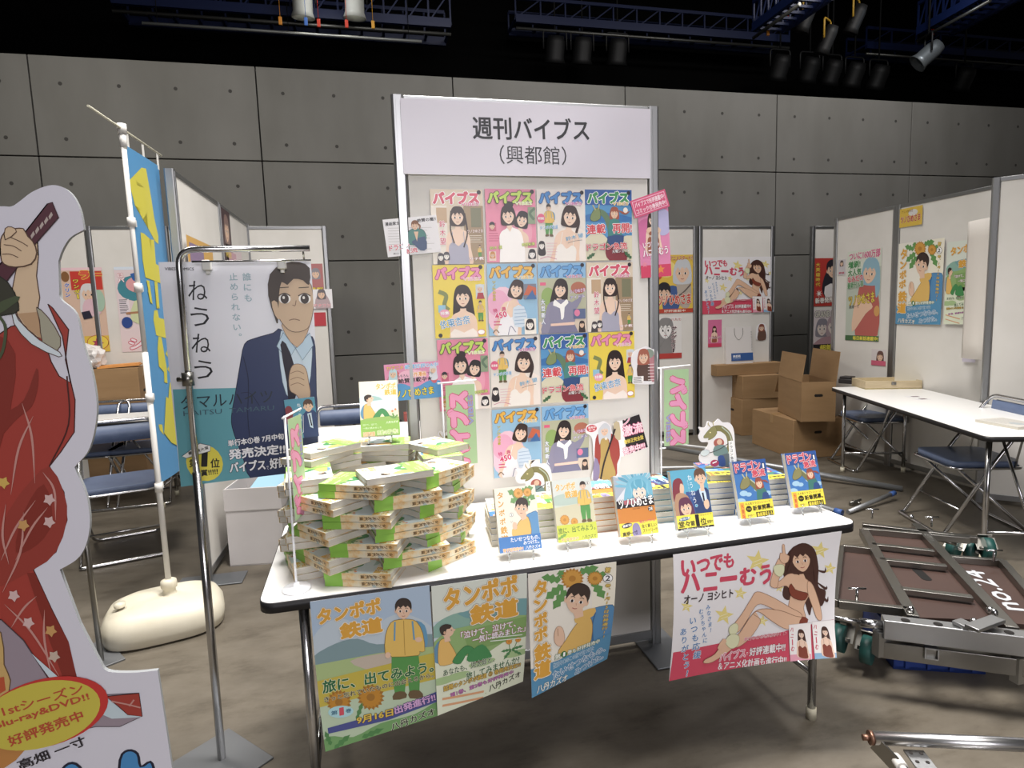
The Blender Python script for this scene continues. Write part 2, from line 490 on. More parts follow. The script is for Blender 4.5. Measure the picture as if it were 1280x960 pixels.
def back_panel(xl, xr, label, p0=True, p1=True, Y=6.05, top=283):
    c = at((xl+xr)/2, top, Y=Y)
    return panel((at(xl, top, Y=Y).x, Y), (at(xr, top, Y=Y).x, Y), c.z, 'display_panel', label, p0, p1)
BY = 6.05
back_panel(750, 868, 'white panel with a yellow and a monochrome poster against concrete wall', False)
back_panel(875, 965, 'white panel behind the cardboard boxes with a reclining woman poster')
back_panel(1016, 1105, 'white panel with two red and black posters, half behind partition')
back_panel(303, 405, 'white panel right of the tall hanging poster against concrete wall', False)
back_panel(110, 206, 'white back panel left of the blue banner carrying two bright posters')
back_panel(207, 300, 'white back panel hidden behind the banner and receding partition', False, False)
back_panel(18, 109, 'white back panel partly hidden by the large cutout standee', False, False)
# left partition, receding
LX = -.935
NP = (LX-.0, 3.50); MP = (LX+.01, 4.42); FP = (LX+.02, 5.34)
LPH = 2.18
panel(NP, MP, LPH, 'display_panel', 'receding white partition panel nearest the blue banner', foot=True)
panel(MP, FP, LPH, 'display_panel', 'receding white partition panel farther back beside concrete wall', False)
# right partition
panel((4.27, 4.95), (4.27, 4.29), 2.175, 'display_panel', 'white partition panel with the blue haired girl poster', True, True)
panel((4.27, 4.265), (4.30, 3.30), 2.175, 'display_panel', 'white partition panel with the two boy posters', True, True)
panel((4.04, 3.29), (4.68, 2.65), 2.175, 'display_panel', 'blank white partition panel at the right edge', True, False)
o = None

# ================================================================== tables
def table(name, label, L, D, zt, loc, rz, legcol=CHROME, group=None, th=.028, hide=()):
    """folding table; local x 0..L, y 0..D, top at zt"""
    r = empty(name, loc, rz); tag(r, label, 'table', group)
    pl = rrect(0, 0, L, D, .04)
    b = MB(); b.prism(rrect(.0025, .0025, L-.0025, D-.0025, .038), zt-.004, zt); b.build('table_top', WHITEP, r)
    b = MB(); b.prism(pl, zt-th, zt-.0015, True); b.build('edge_band', BLACK, r)
    b = MB(); b.box((L/2, D/2, zt-th-.012), (L-.3, .03, .024)); b.box((L/2, .10, zt-th-.012), (L-.3, .025, .024)); b.box((L/2, D-.10, zt-th-.012), (L-.3, .025, .024)); b.build('under_frame', STEEL, r)
    for s in (0, 1):
        x = .10 if s == 0 else L-.10; xi = .42 if s == 0 else L-.42
        for y in (.075, D-.075):
            b = MB(); b.tube([(x, y, zt-th), (x, y, .02)], .0135, 12); lg = b.build('leg', legcol, r)
            b = MB(); b.tube([(x, y, .04), (x, y, 0)], .0165, 12); b.build('foot_cap', mat('#cfc9b4', .6, 0, 'foot_cap'), lg)
        b = MB(); b.tube([(x, .075, .16), (x, D-.075, .16)], .010, 8); b.build('cross_bar', legcol, r)
        b = MB(); b.tube([(x, D/2, .16), (xi, D/2, zt-th)], .008, 8); b.build('brace', legcol, r)
    return r
TZ = .70
TC = at(321.6, 756.6, z=TZ)
TROT = math.atan2(.0344, 1.8)
TL_, TD_ = 1.80, .63
table('folding_table', 'white folding table with black edge carrying the comic display', TL_, TD_, TZ, (TC.x, TC.y, 0), TROT)
def tt(x, y, z=0):       # point on the main table in its own axes
    return Vector((TC.x+x*math.cos(TROT)-y*math.sin(TROT), TC.y+x*math.sin(TROT)+y*math.cos(TROT), TZ+z))
# right table
n = at(1233, 546, z=TZ); f = at(1038, 484, z=TZ)
d = (n-f); RL = 1.8
rz = math.atan2(d.y, d.x)
table('folding_table', 'white folding table along the right partition with a wooden tray', d.length+.0, .62, TZ, (f.x, f.y, 0), rz)
RT = Matrix.Translation((f.x, f.y, 0)) @ Matrix.Rotation(rz, 4, 'Z')
table('folding_table', 'white folding table in front of the left back panels', 1.6, .5, TZ, (-3.12, 5.0, 0), 0)
table('folding_table', 'white table glimpsed between hanging poster and magazine panel', 1.7, .66, TZ, (-.42, 3.47, 0), 0)

# ================================================================== chairs
def chair(loc, rz, label, group=None):
    """folding chair facing local +y"""
    r = empty('folding_chair', loc, rz); tag(r, label, 'chair', group)
    b = MB(); b.prism(rrect(-.20, -.19, .20, .20, .06), .415, .45, True); b.build('seat', BLUEPAD, r)
    b = MB(); b.tube([(x, y, .41) for x, y in rrect(-.21, -.2, .21, .21, .06)], .009, 8, True); b.build('seat_frame', CHROME, r)
    b = MB()
    P = [(-.2+.4*i/10, -.265-.03*math.cos((i-5)/5*1.3), 0) for i in range(11)]
    top = [(x, y+.012) for x, y, _ in P]
    b.prism(rrect(-.19, -.012, .19, .012, .011), 0, .20, True)
    for v in b.bm.verts:
        v.co.y += -.245-.03*math.cos(v.co.x/.19*1.3)-.05*v.co.z; zz = v.co.z
        v.co.z = .615+zz
        if zz > .1: v.co.z -= .07*(abs(v.co.x)/.19)**3
        else: v.co.z += .04*(abs(v.co.x)/.19)**3
    b.build('backrest', BLUEPAD, r)
    b = MB(); b.bend([(-.215, .24, .012), (-.215, -.02, .44), (-.205, -.262, .785), (.205, -.262, .785), (.215, -.02, .44), (.215, .24, .012)], .011, 10, .06); b.build('back_frame', CHROME, r)
    b = MB(); b.bend([(-.215, .24, .012), (-.215, .27, .012), (.215, .27, .012), (.215, .24, .012)], .011, 8, .03); b.build('front_foot_bar', CHROME, r)
    b = MB(); b.bend([(-.195, .17, .41), (-.195, -.25, .012), (.195, -.25, .012), (.195, .17, .41)], .010, 10, .05); b.build('rear_leg_loop', CHROME, r)
    for s in (-1, 1):
        b = MB(); b.bar((s*.205, -.14, .41), (s*.205, -.20, .70), .004, .014, (1, 0, 0)); b.build('link_bar', STEEL, r)
    b = MB(); b.tube([(-.2, .15, .16), (.2, .15, .16)], .007, 8); b.build('stretcher', CHROME, r)
    return r
c = at(1092, 520, z=.43); chair((c.x, c.y, 0), R_(75), 'blue folding chair at the far end of right table')
c = at(1208, 571, z=.43); chair((c.x, c.y, 0), R_(72), 'folding chair with its seat under the right table, nearest the camera')
c = at(126, 512, z=.70); chair((at(126, 505, Y=5.62).x, 5.40, 0), R_(180), 'blue folding chair left of two behind the left table')
c = at(184, 512, z=.70); chair((at(184, 505, Y=5.62).x, 5.42, 0), R_(184), 'blue folding chair right of two behind the left table')
c = at(150, 603, z=.43); chair((c.x, c.y, 0), R_(196), 'folding chair in front of left table, nearest the banner')
c = at(432, 512, z=.78); chair((c.x, 4.25, 0), R_(180), 'blue folding chair behind the table between poster and panel')
# ================================================================== drawing helpers for printed figures
SK = '#e8bf9f'; SK2 = '#d8a988'; INK = '#2b2226'
def head(A, ox, oy, sc, hair='#2a1d1a', skin=SK, rot=0, flip=1, style='bob', eyes=INK, line=None):
    """a front-facing drawn head, face half-height about 12 units"""
    A.tr(ox, oy, sc, rot, flip)
    if style == 'long': A.P([(-11, -6), (-7, -14), (0, -16), (8, -14), (12, -6), (13, 12), (15, 28), (9, 36), (-8, 36), (-14, 28), (-13, 12)], hair, 4)
    elif style == 'bob': A.P([(-11, -6), (-7, -14), (0, -16), (8, -14), (12, -5), (13, 8), (10, 15), (-10, 15), (-13, 8)], hair, 4)
    else: A.P([(-10.5, -2), (-9, -11), (-3, -16), (5, -15.5), (10, -10), (10.5, -1), (6, 3), (-6, 3)], hair, 4)
    if style == 'short': A.E(-9.6, 2, 1.8, 3, skin); A.E(9.6, 2, 1.8, 3, skin)
    A.P([(-9, -6), (-9.2, 3), (-5.5, 10), (0, 13.5), (5.5, 10), (9.2, 3), (9, -6), (0, -10)], skin, 4, line, .5)
    A.P([(-10, 2), (-10.5, -8), (-4, -15), (4, -15), (10.5, -8), (10.2, 2), (8, -3), (5.5, -5.5), (3, -3), (0, -6), (-3.5, -2.5), (-6.5, -5.5), (-8.5, -2)], hair)
    for sgn in (-1, 1):
        A.E(sgn*4.1, 2, 1.9, 1.5, '#fff'); A.E(sgn*4.1, 2, 1.2, 1.5, eyes); A.L([(sgn*2.2, -1.6), (sgn*4.2, -2.4), (sgn*6.2, -1.5)], .6, hair)
    A.L([(0, 3.5), (.8, 5.8)], .45, '#b98468'); A.L([(-2.2, 8.6), (0, 9.2), (2.2, 8.6)], .7, '#b3564e')
    A.tr()
def girl(A, ox, oy, sc, hair='#2a1d1a', top='#ffffff', rot=0, flip=1, style='long', skin='#f0cdb4', bare=True, arm=True):
    """bust of a woman, head centre at (0,0)"""
    A.tr(ox, oy, sc, rot, flip)
    if style == 'long': A.P([(-12, -6), (-8, -15), (0, -18), (8, -15), (13, -5), (15, 12), (17, 34), (11, 42), (-9, 42), (-15, 34), (-14, 10)], hair, 4)
    A.P([(-3.6, 8), (3.6, 8), (4.4, 19), (14, 24), (19, 33), (20, 50), (21, 80), (-21, 80), (-20, 50), (-19, 33), (-14, 24), (-4.4, 19)], skin if bare else top, 3)
    if bare: A.L([(-15, 46), (-14.5, 60), (-16, 76)], .6, SK2); A.L([(15, 46), (14.5, 60), (16, 76)], .6, SK2)
    A.P([(-3.6, 8), (3.6, 8), (4.4, 19), (0, 26), (-4.4, 19)], skin)
    if bare: A.P([(-15, 46), (-8, 41), (0, 47), (8, 41), (15, 46), (16, 62), (15, 80), (-15, 80), (-16, 62)], top, 3); A.L([(-10, 43), (-9, 24)], .9, top, 0); A.L([(10, 43), (9, 24)], .9, top, 0)
    head(A, ox, oy, sc, hair, skin, rot, flip, 'bob' if style == 'long' else style)
def hiker(A, ox, oy, sc, flip=1, pack=True):
    """standing youth in yellow jacket, green trousers, blue rucksack: 0..100 tall"""
    A.tr(ox, oy, sc, 0, flip)
    if pack: A.P([(9, 22), (19, 26), (21, 44), (16, 49), (8, 46)], '#5e9cc4', 3); A.P([(-11, 22), (-15, 30), (-14, 46), (-9, 40)], '#5e9cc4', 3)
    A.P([(-12, 52), (12, 52), (13, 70), (11, 92), (2, 92), (1, 68), (-2, 92), (-11, 92), (-13, 70)], '#4f9a45')
    A.P([(-11, 91), (-2, 91), (-1, 97), (-13, 98)], '#6c5638', 2); A.P([(2, 91), (11, 91), (14, 98), (2, 98)], '#6c5638', 2)
    A.P([(-5, 19), (5, 19), (12, 22), (17, 34), (18, 52), (13, 52), (12, 56), (-12, 56), (-13, 52), (-18, 52), (-17, 34), (-12, 22)], '#e9bd55', 2, '#8a6428', .5)
    A.L([(0, 20), (0, 55)], .6, '#b58c36'); A.L([(-8, 21), (-9, 40)], 1.6, '#5e9cc4', 0); A.L([(8, 21), (9, 40)], 1.6, '#5e9cc4', 0)
    A.E(-15.5, 54, 2.6, 3, SK); A.E(13, 40, 3.2, 2.6, SK)
    A.tr(); head(A, ox, oy+sc*9, sc*.72, '#3a2c26', SK, 0, flip, 'short')
def sitter(A, ox, oy, sc, flip=1):
    """youth sitting on grass, leaning back and looking up, about 60 wide"""
    A.tr(ox, oy, sc, 0, flip)
    A.P([(-22, 8), (-16, 2), (-12, 12), (-13, 32), (-22, 34), (-26, 22)], '#5e93b8', 3)
    A.P([(-16, 2), (-6, 0), (2, 12), (8, 26), (4, 36), (-16, 38), (-19, 22)], '#eab85c', 3, '#99712f', .6)
    A.P([(2, 34), (14, 18), (24, 12), (34, 18), (42, 34), (34, 38), (24, 24), (14, 38)], '#3f9150', 3, '#276338', .6)
    A.P([(34, 34), (46, 36), (46, 40), (32, 40)], '#6c5638', 2)
    A.P([(-10, -6), (-2, -5), (0, 3), (-9, 4)], SK)
    A.E(-5, -12, 9.5, 9, SK); A.P([(-14, -8), (-16, -18), (-8, -23), (1, -21), (-1, -16), (-6, -15), (-8, -7)], '#3c312b', 3)
    A.P([(3, -16), (7.5, -14), (4, -11)], SK); A.E(-9, -10, 1.6, 2.4, SK2); A.L([(0, -14), (2, -13)], .8, INK)
    A.tr()
def puff(A, cx, cy, r, c='#e0a23c', c2='#c4822a'):
    A.star(cx, cy, r, c2, 0, .8, 18); A.star(cx, cy, r*.86, c, 9, .78, 18); A.E(cx, cy, r*.3, r*.28, c2)
def leaf(A, a, b, w, c='#6fa05a'):
    a, b = Vector(a), Vector(b); d = b-a; n = Vector((-d.y, d.x)).normalized()*w; P = []
    for i, k in enumerate((0, .9, .5, 1.1, .55, 1, .4)): P.append(a+d*(i/7)+n*k)
    P.append(b)
    for i, k in reversed(list(enumerate((0, .9, .5, 1.1, .55, 1, .4)))): P.append(a+d*(i/7)-n*k)
    A.P([tuple(p) for p in P[:-1]], c)
def serpent(A, ox, oy, sc, flip=1):
    """long horned serpent with a rider, about 100x100"""
    A.tr(ox, oy, sc, 0, flip)
    A.L([(80, 98), (92, 70), (88, 40), (68, 22), (46, 22), (36, 34)], 17, '#7f7a45', 6)
    A.L([(84, 96), (96, 70), (92, 40), (70, 17)], 3, '#b6c3b0', 6)
    A.P([(50, 14), (36, 18), (14, 40), (16, 46), (28, 46), (26, 52), (40, 48), (54, 34)], '#8f8a52', 2, '#4c4a2c', .8)
    A.L([(46, 16), (44, 4), (50, -4)], 3, '#b5a774', 4, True); A.L([(38, 18), (30, 8), (30, 0)], 3, '#b5a774', 4, True)
    A.E(34, 31, 2.4, 1.8, '#f3e6a0')
    A.E(58, 62, 16, 13, '#b4584c'); A.E(60, 60, 8, 8, '#e0b79a'); A.P([(44, 72), (74, 70), (82, 96), (42, 98)], '#6d8c8a', 3)
    A.L([(4, 92), (50, 84), (98, 60)], 2, '#3c3a3c', 3); A.E(14, 88, 14, 9, '#cfdde2', -10, ol='#8a8a90', ow=1)
    A.tr()
def block_lines(A, x0, y0, x1, y1, n, col, wd=.5, j=.25):
    for i in range(n):
        y = y0+(y1-y0)*i/max(1, n-1); A.L([(x0, y), (x1-(x1-x0)*j*random.random(), y)], wd, col, 0)

# ================================================================== magazine covers
MW, MH = .1885, .2625
def masthead(A, col, sub, out='#ffffff', out2=None):
    A.T('バイブス', (6, 16), (92, 15), 21, col, out, .07, .12, out2, .12)
    A.T('VIBES', (58, 27.5), (92, 27), 6, sub, '#fff', .05, .03)
def vbg(A, col):
    A.R(0, 0, 100, 139.2, col)
def minis(A, side, y0, cols):
    for i, c in enumerate(cols):
        y = y0+i*21; A.R(side, y, side+15, y+18, c); A.E(side+7, y+7, 4.5, 5, SK); A.P([(side+2, y+6), (side+4, y+1), (side+10, y+1), (side+12, y+6), (side+7, y+4)], INK); A.P([(side+2, y+18), (side+4, y+12), (side+10, y+12), (side+13, y+18)], '#5a6f8c')
def mag_tan(A):
    vbg(A, '#dccab0'); A.R(0, 30, 30, 139, '#e9e0d2'); A.R(62, 30, 100, 139, '#a68a68'); A.R(76, 34, 96, 70, '#7c7a5c'); A.R(10, 34, 30, 62, '#c4a27c')
    girl(A, 50, 50, 1.18, '#33211c', '#a9a8bd', 0, 1, 'bob')
    A.L([(38, 40), (36, 74), (42, 100)], 2.4, '#33211c'); A.L([(64, 44), (68, 80), (60, 108)], 2.6, '#33211c')
    for i, ch in enumerate('鈴木望'): A.T(ch, (15, 64+i*16), (26, 64+i*16), 12, '#e05a74', '#fff', .05, .03)
    head(A, 15, 126, .5, '#4a4448', '#f4eee6', 0, 1, 'long'); head(A, 26, 124, .5, '#4a4448', '#f4eee6')
    A.T('ツノひめさま', (68, 78), (98, 77), 6, '#f6f0e4', '#a0445c', .06, .03); block_lines(A, 72, 86, 97, 98, 4, '#f0e6d4', .9)
    hiker(A, 91, 104, .24); A.T('サチ教', (70, 130), (98, 129), 6, '#fff', '#c03c50', .06, .03)
    masthead(A, '#e2506a', '#e86aa0')
    A.E(93, 5, 4, 4, '#2a2630')
def mag_pink(A):
    vbg(A, '#ee88a6'); A.E(66, 80, 26, 40, '#f29cb6')
    girl(A, 72, 58, 1.05, '#221a1e', '#f0cdb4', 12, 1, 'bob'); girl(A, 44, 50, 1.2, '#2a1c1a', '#f7f3f1', -6, 1, 'bob', bare=False); A.E(46, 30, 9, 7, '#2a1c1a')
    A.R(6, 64, 20, 80, '#d55a7c'); head(A, 12, 70, .5, '#2a2630', SK, 0, 1, 'short')
    A.R(84, 34, 99, 66, '#8ca07e'); A.L([(98, 36), (88, 46), (96, 58)], 5, '#5d7a60'); A.R(76, 112, 100, 139, '#e8dcd2'); head(A, 90, 124, .62, '#26222a', '#f4eeea')
    A.T('鈴木 望', (6, 112), (30, 110), 6, '#d8e470', '#5a7a30', .05, .03); A.T('松野彩美', (70, 106), (96, 104), 6, '#d8e470', '#5a7a30', .05, .03)
    A.R(4, 118, 18, 136, '#f2d2c4'); head(A, 11, 125, .42, '#d08a3c', SK); block_lines(A, 5, 84, 26, 98, 4, '#c43c66', 1)
    masthead(A, '#bcd84e', '#dff0a0', '#3c4a2c')
    A.E(93, 5, 4, 4, '#2a2630')
def mag_blue_title(A):
    vbg(A, '#e7dfd8'); A.P([(40, 139), (46, 100), (36, 92), (56, 74), (100, 82), (100, 139)], '#f1e4da', 3)
    girl(A, 68, 52, 1.35, '#3a2622', '#f2ebe4', 8, -1, 'bob'); A.L([(80, 40), (86, 62), (80, 84)], 5, '#3a2622')
    hiker(A, 24, 30, .62); A.E(8, 56, 8, 9, '#ea5a86'); A.T('新連載', (2, 56), (14, 56), 5, '#fff', bold=.03)
    A.T('タンポポ鉄道', (5, 74), (42, 72), 7, '#5aa8e0', '#fff', .05, .03)
    A.T('鈴木 望', (58, 96), (94, 88), 8, '#5aaede', bold=.02); A.L([(62, 104), (76, 100), (92, 98)], .7, '#5a5a66')
    head(A, 8, 108, .55, '#2a2428', '#f4ece6', 0, 1, 'long'); block_lines(A, 18, 104, 40, 126, 5, '#e0a4b4', .8); A.L([(4, 134), (20, 130), (38, 135)], 1, '#d06a94')
    masthead(A, '#3f8ad6', '#d05ab0', '#2a4f8c')
    A.E(93, 6, 4, 4, '#2a2630')
def mag_dragon(A):
    vbg(A, '#4d97d2'); A.R(0, 0, 100, 30, '#2d62b4'); A.P([(0, 139), (0, 96), (30, 84), (56, 100), (100, 90), (100, 139)], '#d9d2b4', 3); A.P([(0, 50), (40, 44), (100, 54), (100, 62), (0, 62)], '#3274bc', 2)
    A.L([(44, 118), (54, 92), (50, 66), (40, 48), (26, 44), (16, 56)], 12, '#5f7f5e', 6); A.P([(30, 36), (18, 40), (10, 56), (18, 62), (32, 56)], '#7d8f58', 2, '#40542f', .8); A.L([(28, 38), (30, 28)], 2.4, '#b9b27c', 0); A.L([(22, 40), (16, 30)], 2.4, '#b9b27c', 0)
    A.P([(50, 139), (42, 118), (58, 108), (78, 116), (88, 139)], '#8e2c38', 3)
    head(A, 62, 46, .8, '#a8523c', SK, 0, 1, 'bob'); A.L([(70, 40), (84, 46), (96, 42)], 5, '#a8523c', 5, True); A.P([(52, 60), (72, 60), (78, 92), (50, 94)], '#3f8a84', 2); A.P([(46, 92), (82, 90), (74, 112), (54, 112)], '#2f4f88', 2)
    A.T('連載', (3, 78), (42, 76), 18, '#e0434e', '#fff', .05, .05); A.T('再開!', (58, 76), (99, 75), 18, '#e0434e', '#fff', .05, .05)
    A.T('ドラゴン急流', (2, 113), (88, 110), 13, '#e23c48', '#fff', .05, .05, '#7c1f2c', .1)
    A.T('大塚シュート', (56, 122), (94, 120), 6, '#fff', '#333', .05, .02)
    A.E(86, 40, 5, 5.5, '#f2e2d4'); leaf(A, (2, 136), (20, 124), 4, '#3d6b44'); leaf(A, (98, 136), (82, 122), 4, '#3d6b44')
    masthead(A, '#3c9a58', '#f0c04e', '#fff')
    A.E(93, 6, 4, 4, '#2a2630')
def mag_yellow(A):
    vbg(A, '#edd03e'); A.L([(10, 50), (24, 58), (20, 76), (28, 86)], 8, '#7f8a4c'); A.R(8, 76, 22, 90, '#8fc4e0')
    girl(A, 56, 62, 1.35, '#2c1d1c', '#f0cdb4', 0, 1, 'long'); A.P([(30, 139), (38, 122), (56, 130), (74, 122), (82, 139)], '#f6e8e0', 2)
    A.R(82, 38, 99, 66, '#c9d4da'); head(A, 90, 46, .55, '#cfd4dc', SK); A.P([(83, 66), (86, 54), (96, 54), (99, 66)], '#b8363e'); hiker(A, 90, 70, .4, 1, False)
    A.E(20, 92, 10, 8, '#f2a2bc'); A.T('特集', (12, 92), (28, 91), 6, '#fff', bold=.03)
    A.T('依東杏奈', (10, 114), (68, 104), 16, '#4f9ad2', '#fff', .05, .02); A.E(10, 134, 4, 4, '#34343c'); A.E(90, 130, 7, 5, '#fff', ol='#e06a80', ow=1)
    masthead(A, '#f08ab8', '#f4a8cc', '#b83c78')
    A.E(93, 5, 4, 4, '#2a2630')
def mag_hat(A):
    vbg(A, '#8fc0e2'); A.E(30, 92, 34, 48, '#f4c4d8'); A.E(20, 76, 22, 26, '#f0a8c8')
    girl(A, 58, 50, 1.2, '#3a2620', '#f0eef2', 14, 1, 'bob'); A.P([(50, 86), (72, 84), (78, 120), (52, 122)], '#cfdff0', 2)
    for i in range(5): A.L([(52, 90+i*7), (76, 89+i*7)], 1.2, '#8fb2d6', 0)
    A.R(72, 40, 98, 70, '#7a7f92'); A.P([(72, 62), (82, 42), (98, 48), (98, 62)], '#d2603c'); A.P([(76, 70), (90, 52), (98, 70)], '#3a6cae')
    A.V('ツノひめさま', (13, 32), (13, 72), 8, '#ecd23c', '#9a8a2c', .05, .04)
    A.T('特', (10, 91), (18, 90), 8, '#e4487c', bold=.04); A.T('典', (27, 88), (35, 87), 8, '#e4487c', bold=.04); A.T('450', (13, 102), (36, 97), 11, '#e83c70', '#fff', .05, .06); block_lines(A, 10, 112, 26, 118, 2, '#e4487c', 2)
    A.R(72, 108, 96, 139, '#f2ece2'); head(A, 83, 120, .7, '#2c2226', '#f6ece2'); A.L([(8, 134), (14, 128), (20, 134)], 2, '#8a6a4c'); A.L([(38, 139), (44, 122), (54, 134)], 1.2, '#6a6a96')
    masthead(A, '#f0b440', '#f4c95e', '#8c5a1c')
    A.E(93, 5, 4, 4, '#2a2630')
def mag_sailor(A):
    vbg(A, '#88bbe4'); A.R(0, 30, 100, 139, '#b7b99a'); A.P([(0, 139), (0, 116), (100, 110), (100, 139)], '#d9c7b2'); A.E(20, 66, 14, 18, '#8fae5c'); A.E(84, 50, 16, 12, '#b86a50'); A.E(14, 96, 10, 12, '#a4b25a')
    girl(A, 46, 52, 1.18, '#2c1f1f', '#8e8aa6', 10, 1, 'long', bare=False)
    A.P([(32, 74), (60, 74), (76, 88), (74, 120), (24, 122), (24, 90)], '#8a87a4', 2); A.P([(24, 124), (74, 122), (82, 139), (18, 139)], '#7b789a'); A.P([(24, 120), (74, 118), (74, 124), (24, 125)], '#f0c8b4')
    A.P([(34, 72), (46, 82), (58, 72), (62, 80), (54, 88), (52, 108), (46, 112), (44, 90), (30, 84)], '#f5f4f2', 2); A.P([(62, 84), (82, 72), (92, 62), (88, 78), (74, 96)], '#8a87a4', 2)
    A.R(72, 92, 98, 112, '#5a6a96'); A.E(80, 100, 6, 7, '#e87aa4'); A.R(4, 38, 16, 44, '#ee5a86')
    A.V('大型新人', (9, 70), (9, 122), 9, '#eef0f4', '#5f7fae', .06, .05)
    A.T('ツノひめさま', (66, 58), (98, 54), 7, '#f8d4e4', '#7c5ab4', .07, .04); A.T('アイドル', (66, 70), (97, 66), 6, '#e8e4f4', '#6a4ca0', .07, .04)
    head(A, 90, 124, .5, '#3a2c2c', SK, 0, 1, 'long')
    masthead(A, '#5fa4e4', '#d47a9c', '#34609c')
    A.E(93, 5, 4, 4, '#2a2630')
MAGS = {'A': (mag_tan, 'tan magazine cover with a woman looking sideways'), 'B': (mag_pink, 'pink magazine cover with two women'),
        'C': (mag_blue_title, 'pale magazine cover with blue title and standing youth'), 'D': (mag_dragon, 'blue magazine cover with a dragon'),
        'E': (mag_yellow, 'yellow magazine cover with a long haired woman'), 'F': (mag_hat, 'blue and pink magazine cover with orange title'),
        'G': (mag_sailor, 'magazine cover with a woman in grey sailor uniform')}
LAY = [('A', 537, 236.5, 'first in top row'), ('B', 605.5, 236, 'second in top row'), ('C', 670, 236.5, 'third in top row'), ('D', 730.5, 237, 'last in top row'),
       ('E', 540, 331.5, 'first in second row'), ('F', 608, 330, 'second in second row'), ('G', 671.5, 329, 'third in second row'), ('A', 732.5, 328.5, 'last in second row'),
       ('B', 545.7, 425.2, 'first in third row'), ('C', 611.6, 421.7, 'second in third row'), ('D', 675, 418.3, 'third in third row'), ('E', 735.4, 416, 'last in third row'),
       ('F', 614.5, 512.5, 'first in bottom row'), ('G', 676.7, 508.4, 'second in bottom row')]
done = {}
for k, x, y, where in LAY:
    fn, lab = MAGS[k]
    if k not in done:
        A = Art(MW, MH); fn(A); done[k] = o = A.build('magazine', th=.0025, step=.0002, ink=.35)
    else:
        o = done[k].copy(); COL.objects.link(o)
    a = at(x, y, Y=FY); pose(o, (a.x, FY-.0005, a.z), 0, 0, 0, (0, 0, .0026))
    tag(o, lab+', '+where+' on booth panel', 'magazine', 'magazine covers taped to the booth panel')
# ================================================================== cards, cut-outs and posters on and around the booth panel
def on_panel(A, name, tl, label, cat, roll=0, off=.004, th=.0012, group=None, outline=None, Y=None, **k):
    Y = FY if Y is None else Y
    o = A.build(name, th=th, outline=outline, **k)
    a = at(*tl, Y=Y); pose(o, (a.x, Y-off, a.z), 0, 0, roll, (0, 0, 0)); tag(o, label, cat, group); return o
def wh(tl, tr, bl, Y): return span(tl, tr, bl, Y=Y)[1:]
# small white card with teal figure, left edge of the panel
w, h = wh((478, 275), (545, 268), (482, 322), FY)
A = Art(w, h, quad=[(28, 183), (262, 165), (276, 335), (45, 352)])
block_lines(A, 50, 222, 250, 320, 9, '#b9b6b4', 1.5)
A.T('漫画家からも', (38, 204), (132, 196), 15, '#2b2b2f', bold=.04); A.T('絶賛の嵐!!', (176, 190), (258, 182), 15, '#2b2b2f', bold=.04)
A.P([(135, 240), (160, 226), (200, 232), (214, 268), (196, 300), (150, 300), (118, 290), (112, 268)], '#4f8a84', 3, '#2c4a48', 1.5); A.P([(150, 284), (206, 262), (214, 318), (186, 326), (160, 300)], '#4b5f84', 2); A.P([(160, 240), (180, 240), (172, 285)], SK)
head(A, 166, 212, 1.5, '#8a5a3c', SK, 0, 1, 'short'); A.L([(176, 200), (188, 214), (184, 232)], 7, '#8a5a3c', 4, True)
A.T('ドラゴン', (52, 312), (138, 300), 26, '#e0506a', '#fff', .07, .05); A.T('急流', (112, 330), (172, 322), 20, '#e0506a', '#fff', .07, .05); A.T('森山 茂', (68, 338), (108, 334), 8, '#3a3436')
on_panel(A, 'announcement_card', (478, 275), 'white card with a teal robed figure overhanging the panel left edge', 'card', 5.2, .006)
# pink card top right
w, h = wh((795, 251), (838, 241), (797, 345), FY)
A = Art(.128, .285, '#e884b4', quad=[(0, 0), (100, 0), (100, 222), (0, 222)])
A.E(28, 90, 38, 44, '#dc6aa4'); A.E(80, 60, 30, 40, '#b8b4e0'); A.R(0, 185, 100, 222, '#e23c64'); A.star(66, 200, 14, '#f08a3c'); A.star(14, 182, 10, '#ee86a0')
A.P([(40, 95), (62, 95), (58, 120), (60, 150), (56, 178), (46, 212), (38, 212), (44, 176), (40, 150), (42, 120)], SK, 2)
girl(A, 46, 52, 1.2, '#46261c', '#a0563c'); A.P([(30, 74), (66, 74), (70, 90), (28, 90)], SK, 2); A.P([(36, 86), (60, 86), (62, 96), (34, 96)], '#a0563c', 2)
A.T('いつでも', (12, 126), (62, 120), 18, '#f6f2f4', '#d2447c', .06, .07); A.T('ハニーむう', (10, 150), (92, 142), 22, '#f6f2f4', '#d2447c', .06, .07)
o = on_panel(A, 'announcement_card', (795.5, 254), 'tall pink card with a dark haired woman overhanging the panel right edge', 'card', 3, .006)
A = Art(.152, .068, '#e2507c', quad=[(0, 0), (100, 0), (100, 45), (0, 45)])
A.R(4, 4, 96, 41, '#f4b4cc'); A.R(6, 6, 94, 39, '#e2507c'); A.T('バイブスで好評連載中!', (9, 15), (92, 15), 13, '#fbe4ee', bold=.05); A.T('コミック①巻発売中!', (9, 31), (92, 31), 12, '#fbe4ee', bold=.05)
on_panel(A, 'announcement_card', (786, 252), 'small pink slogan strip slanting above the tall pink card', 'card', 18, .010)
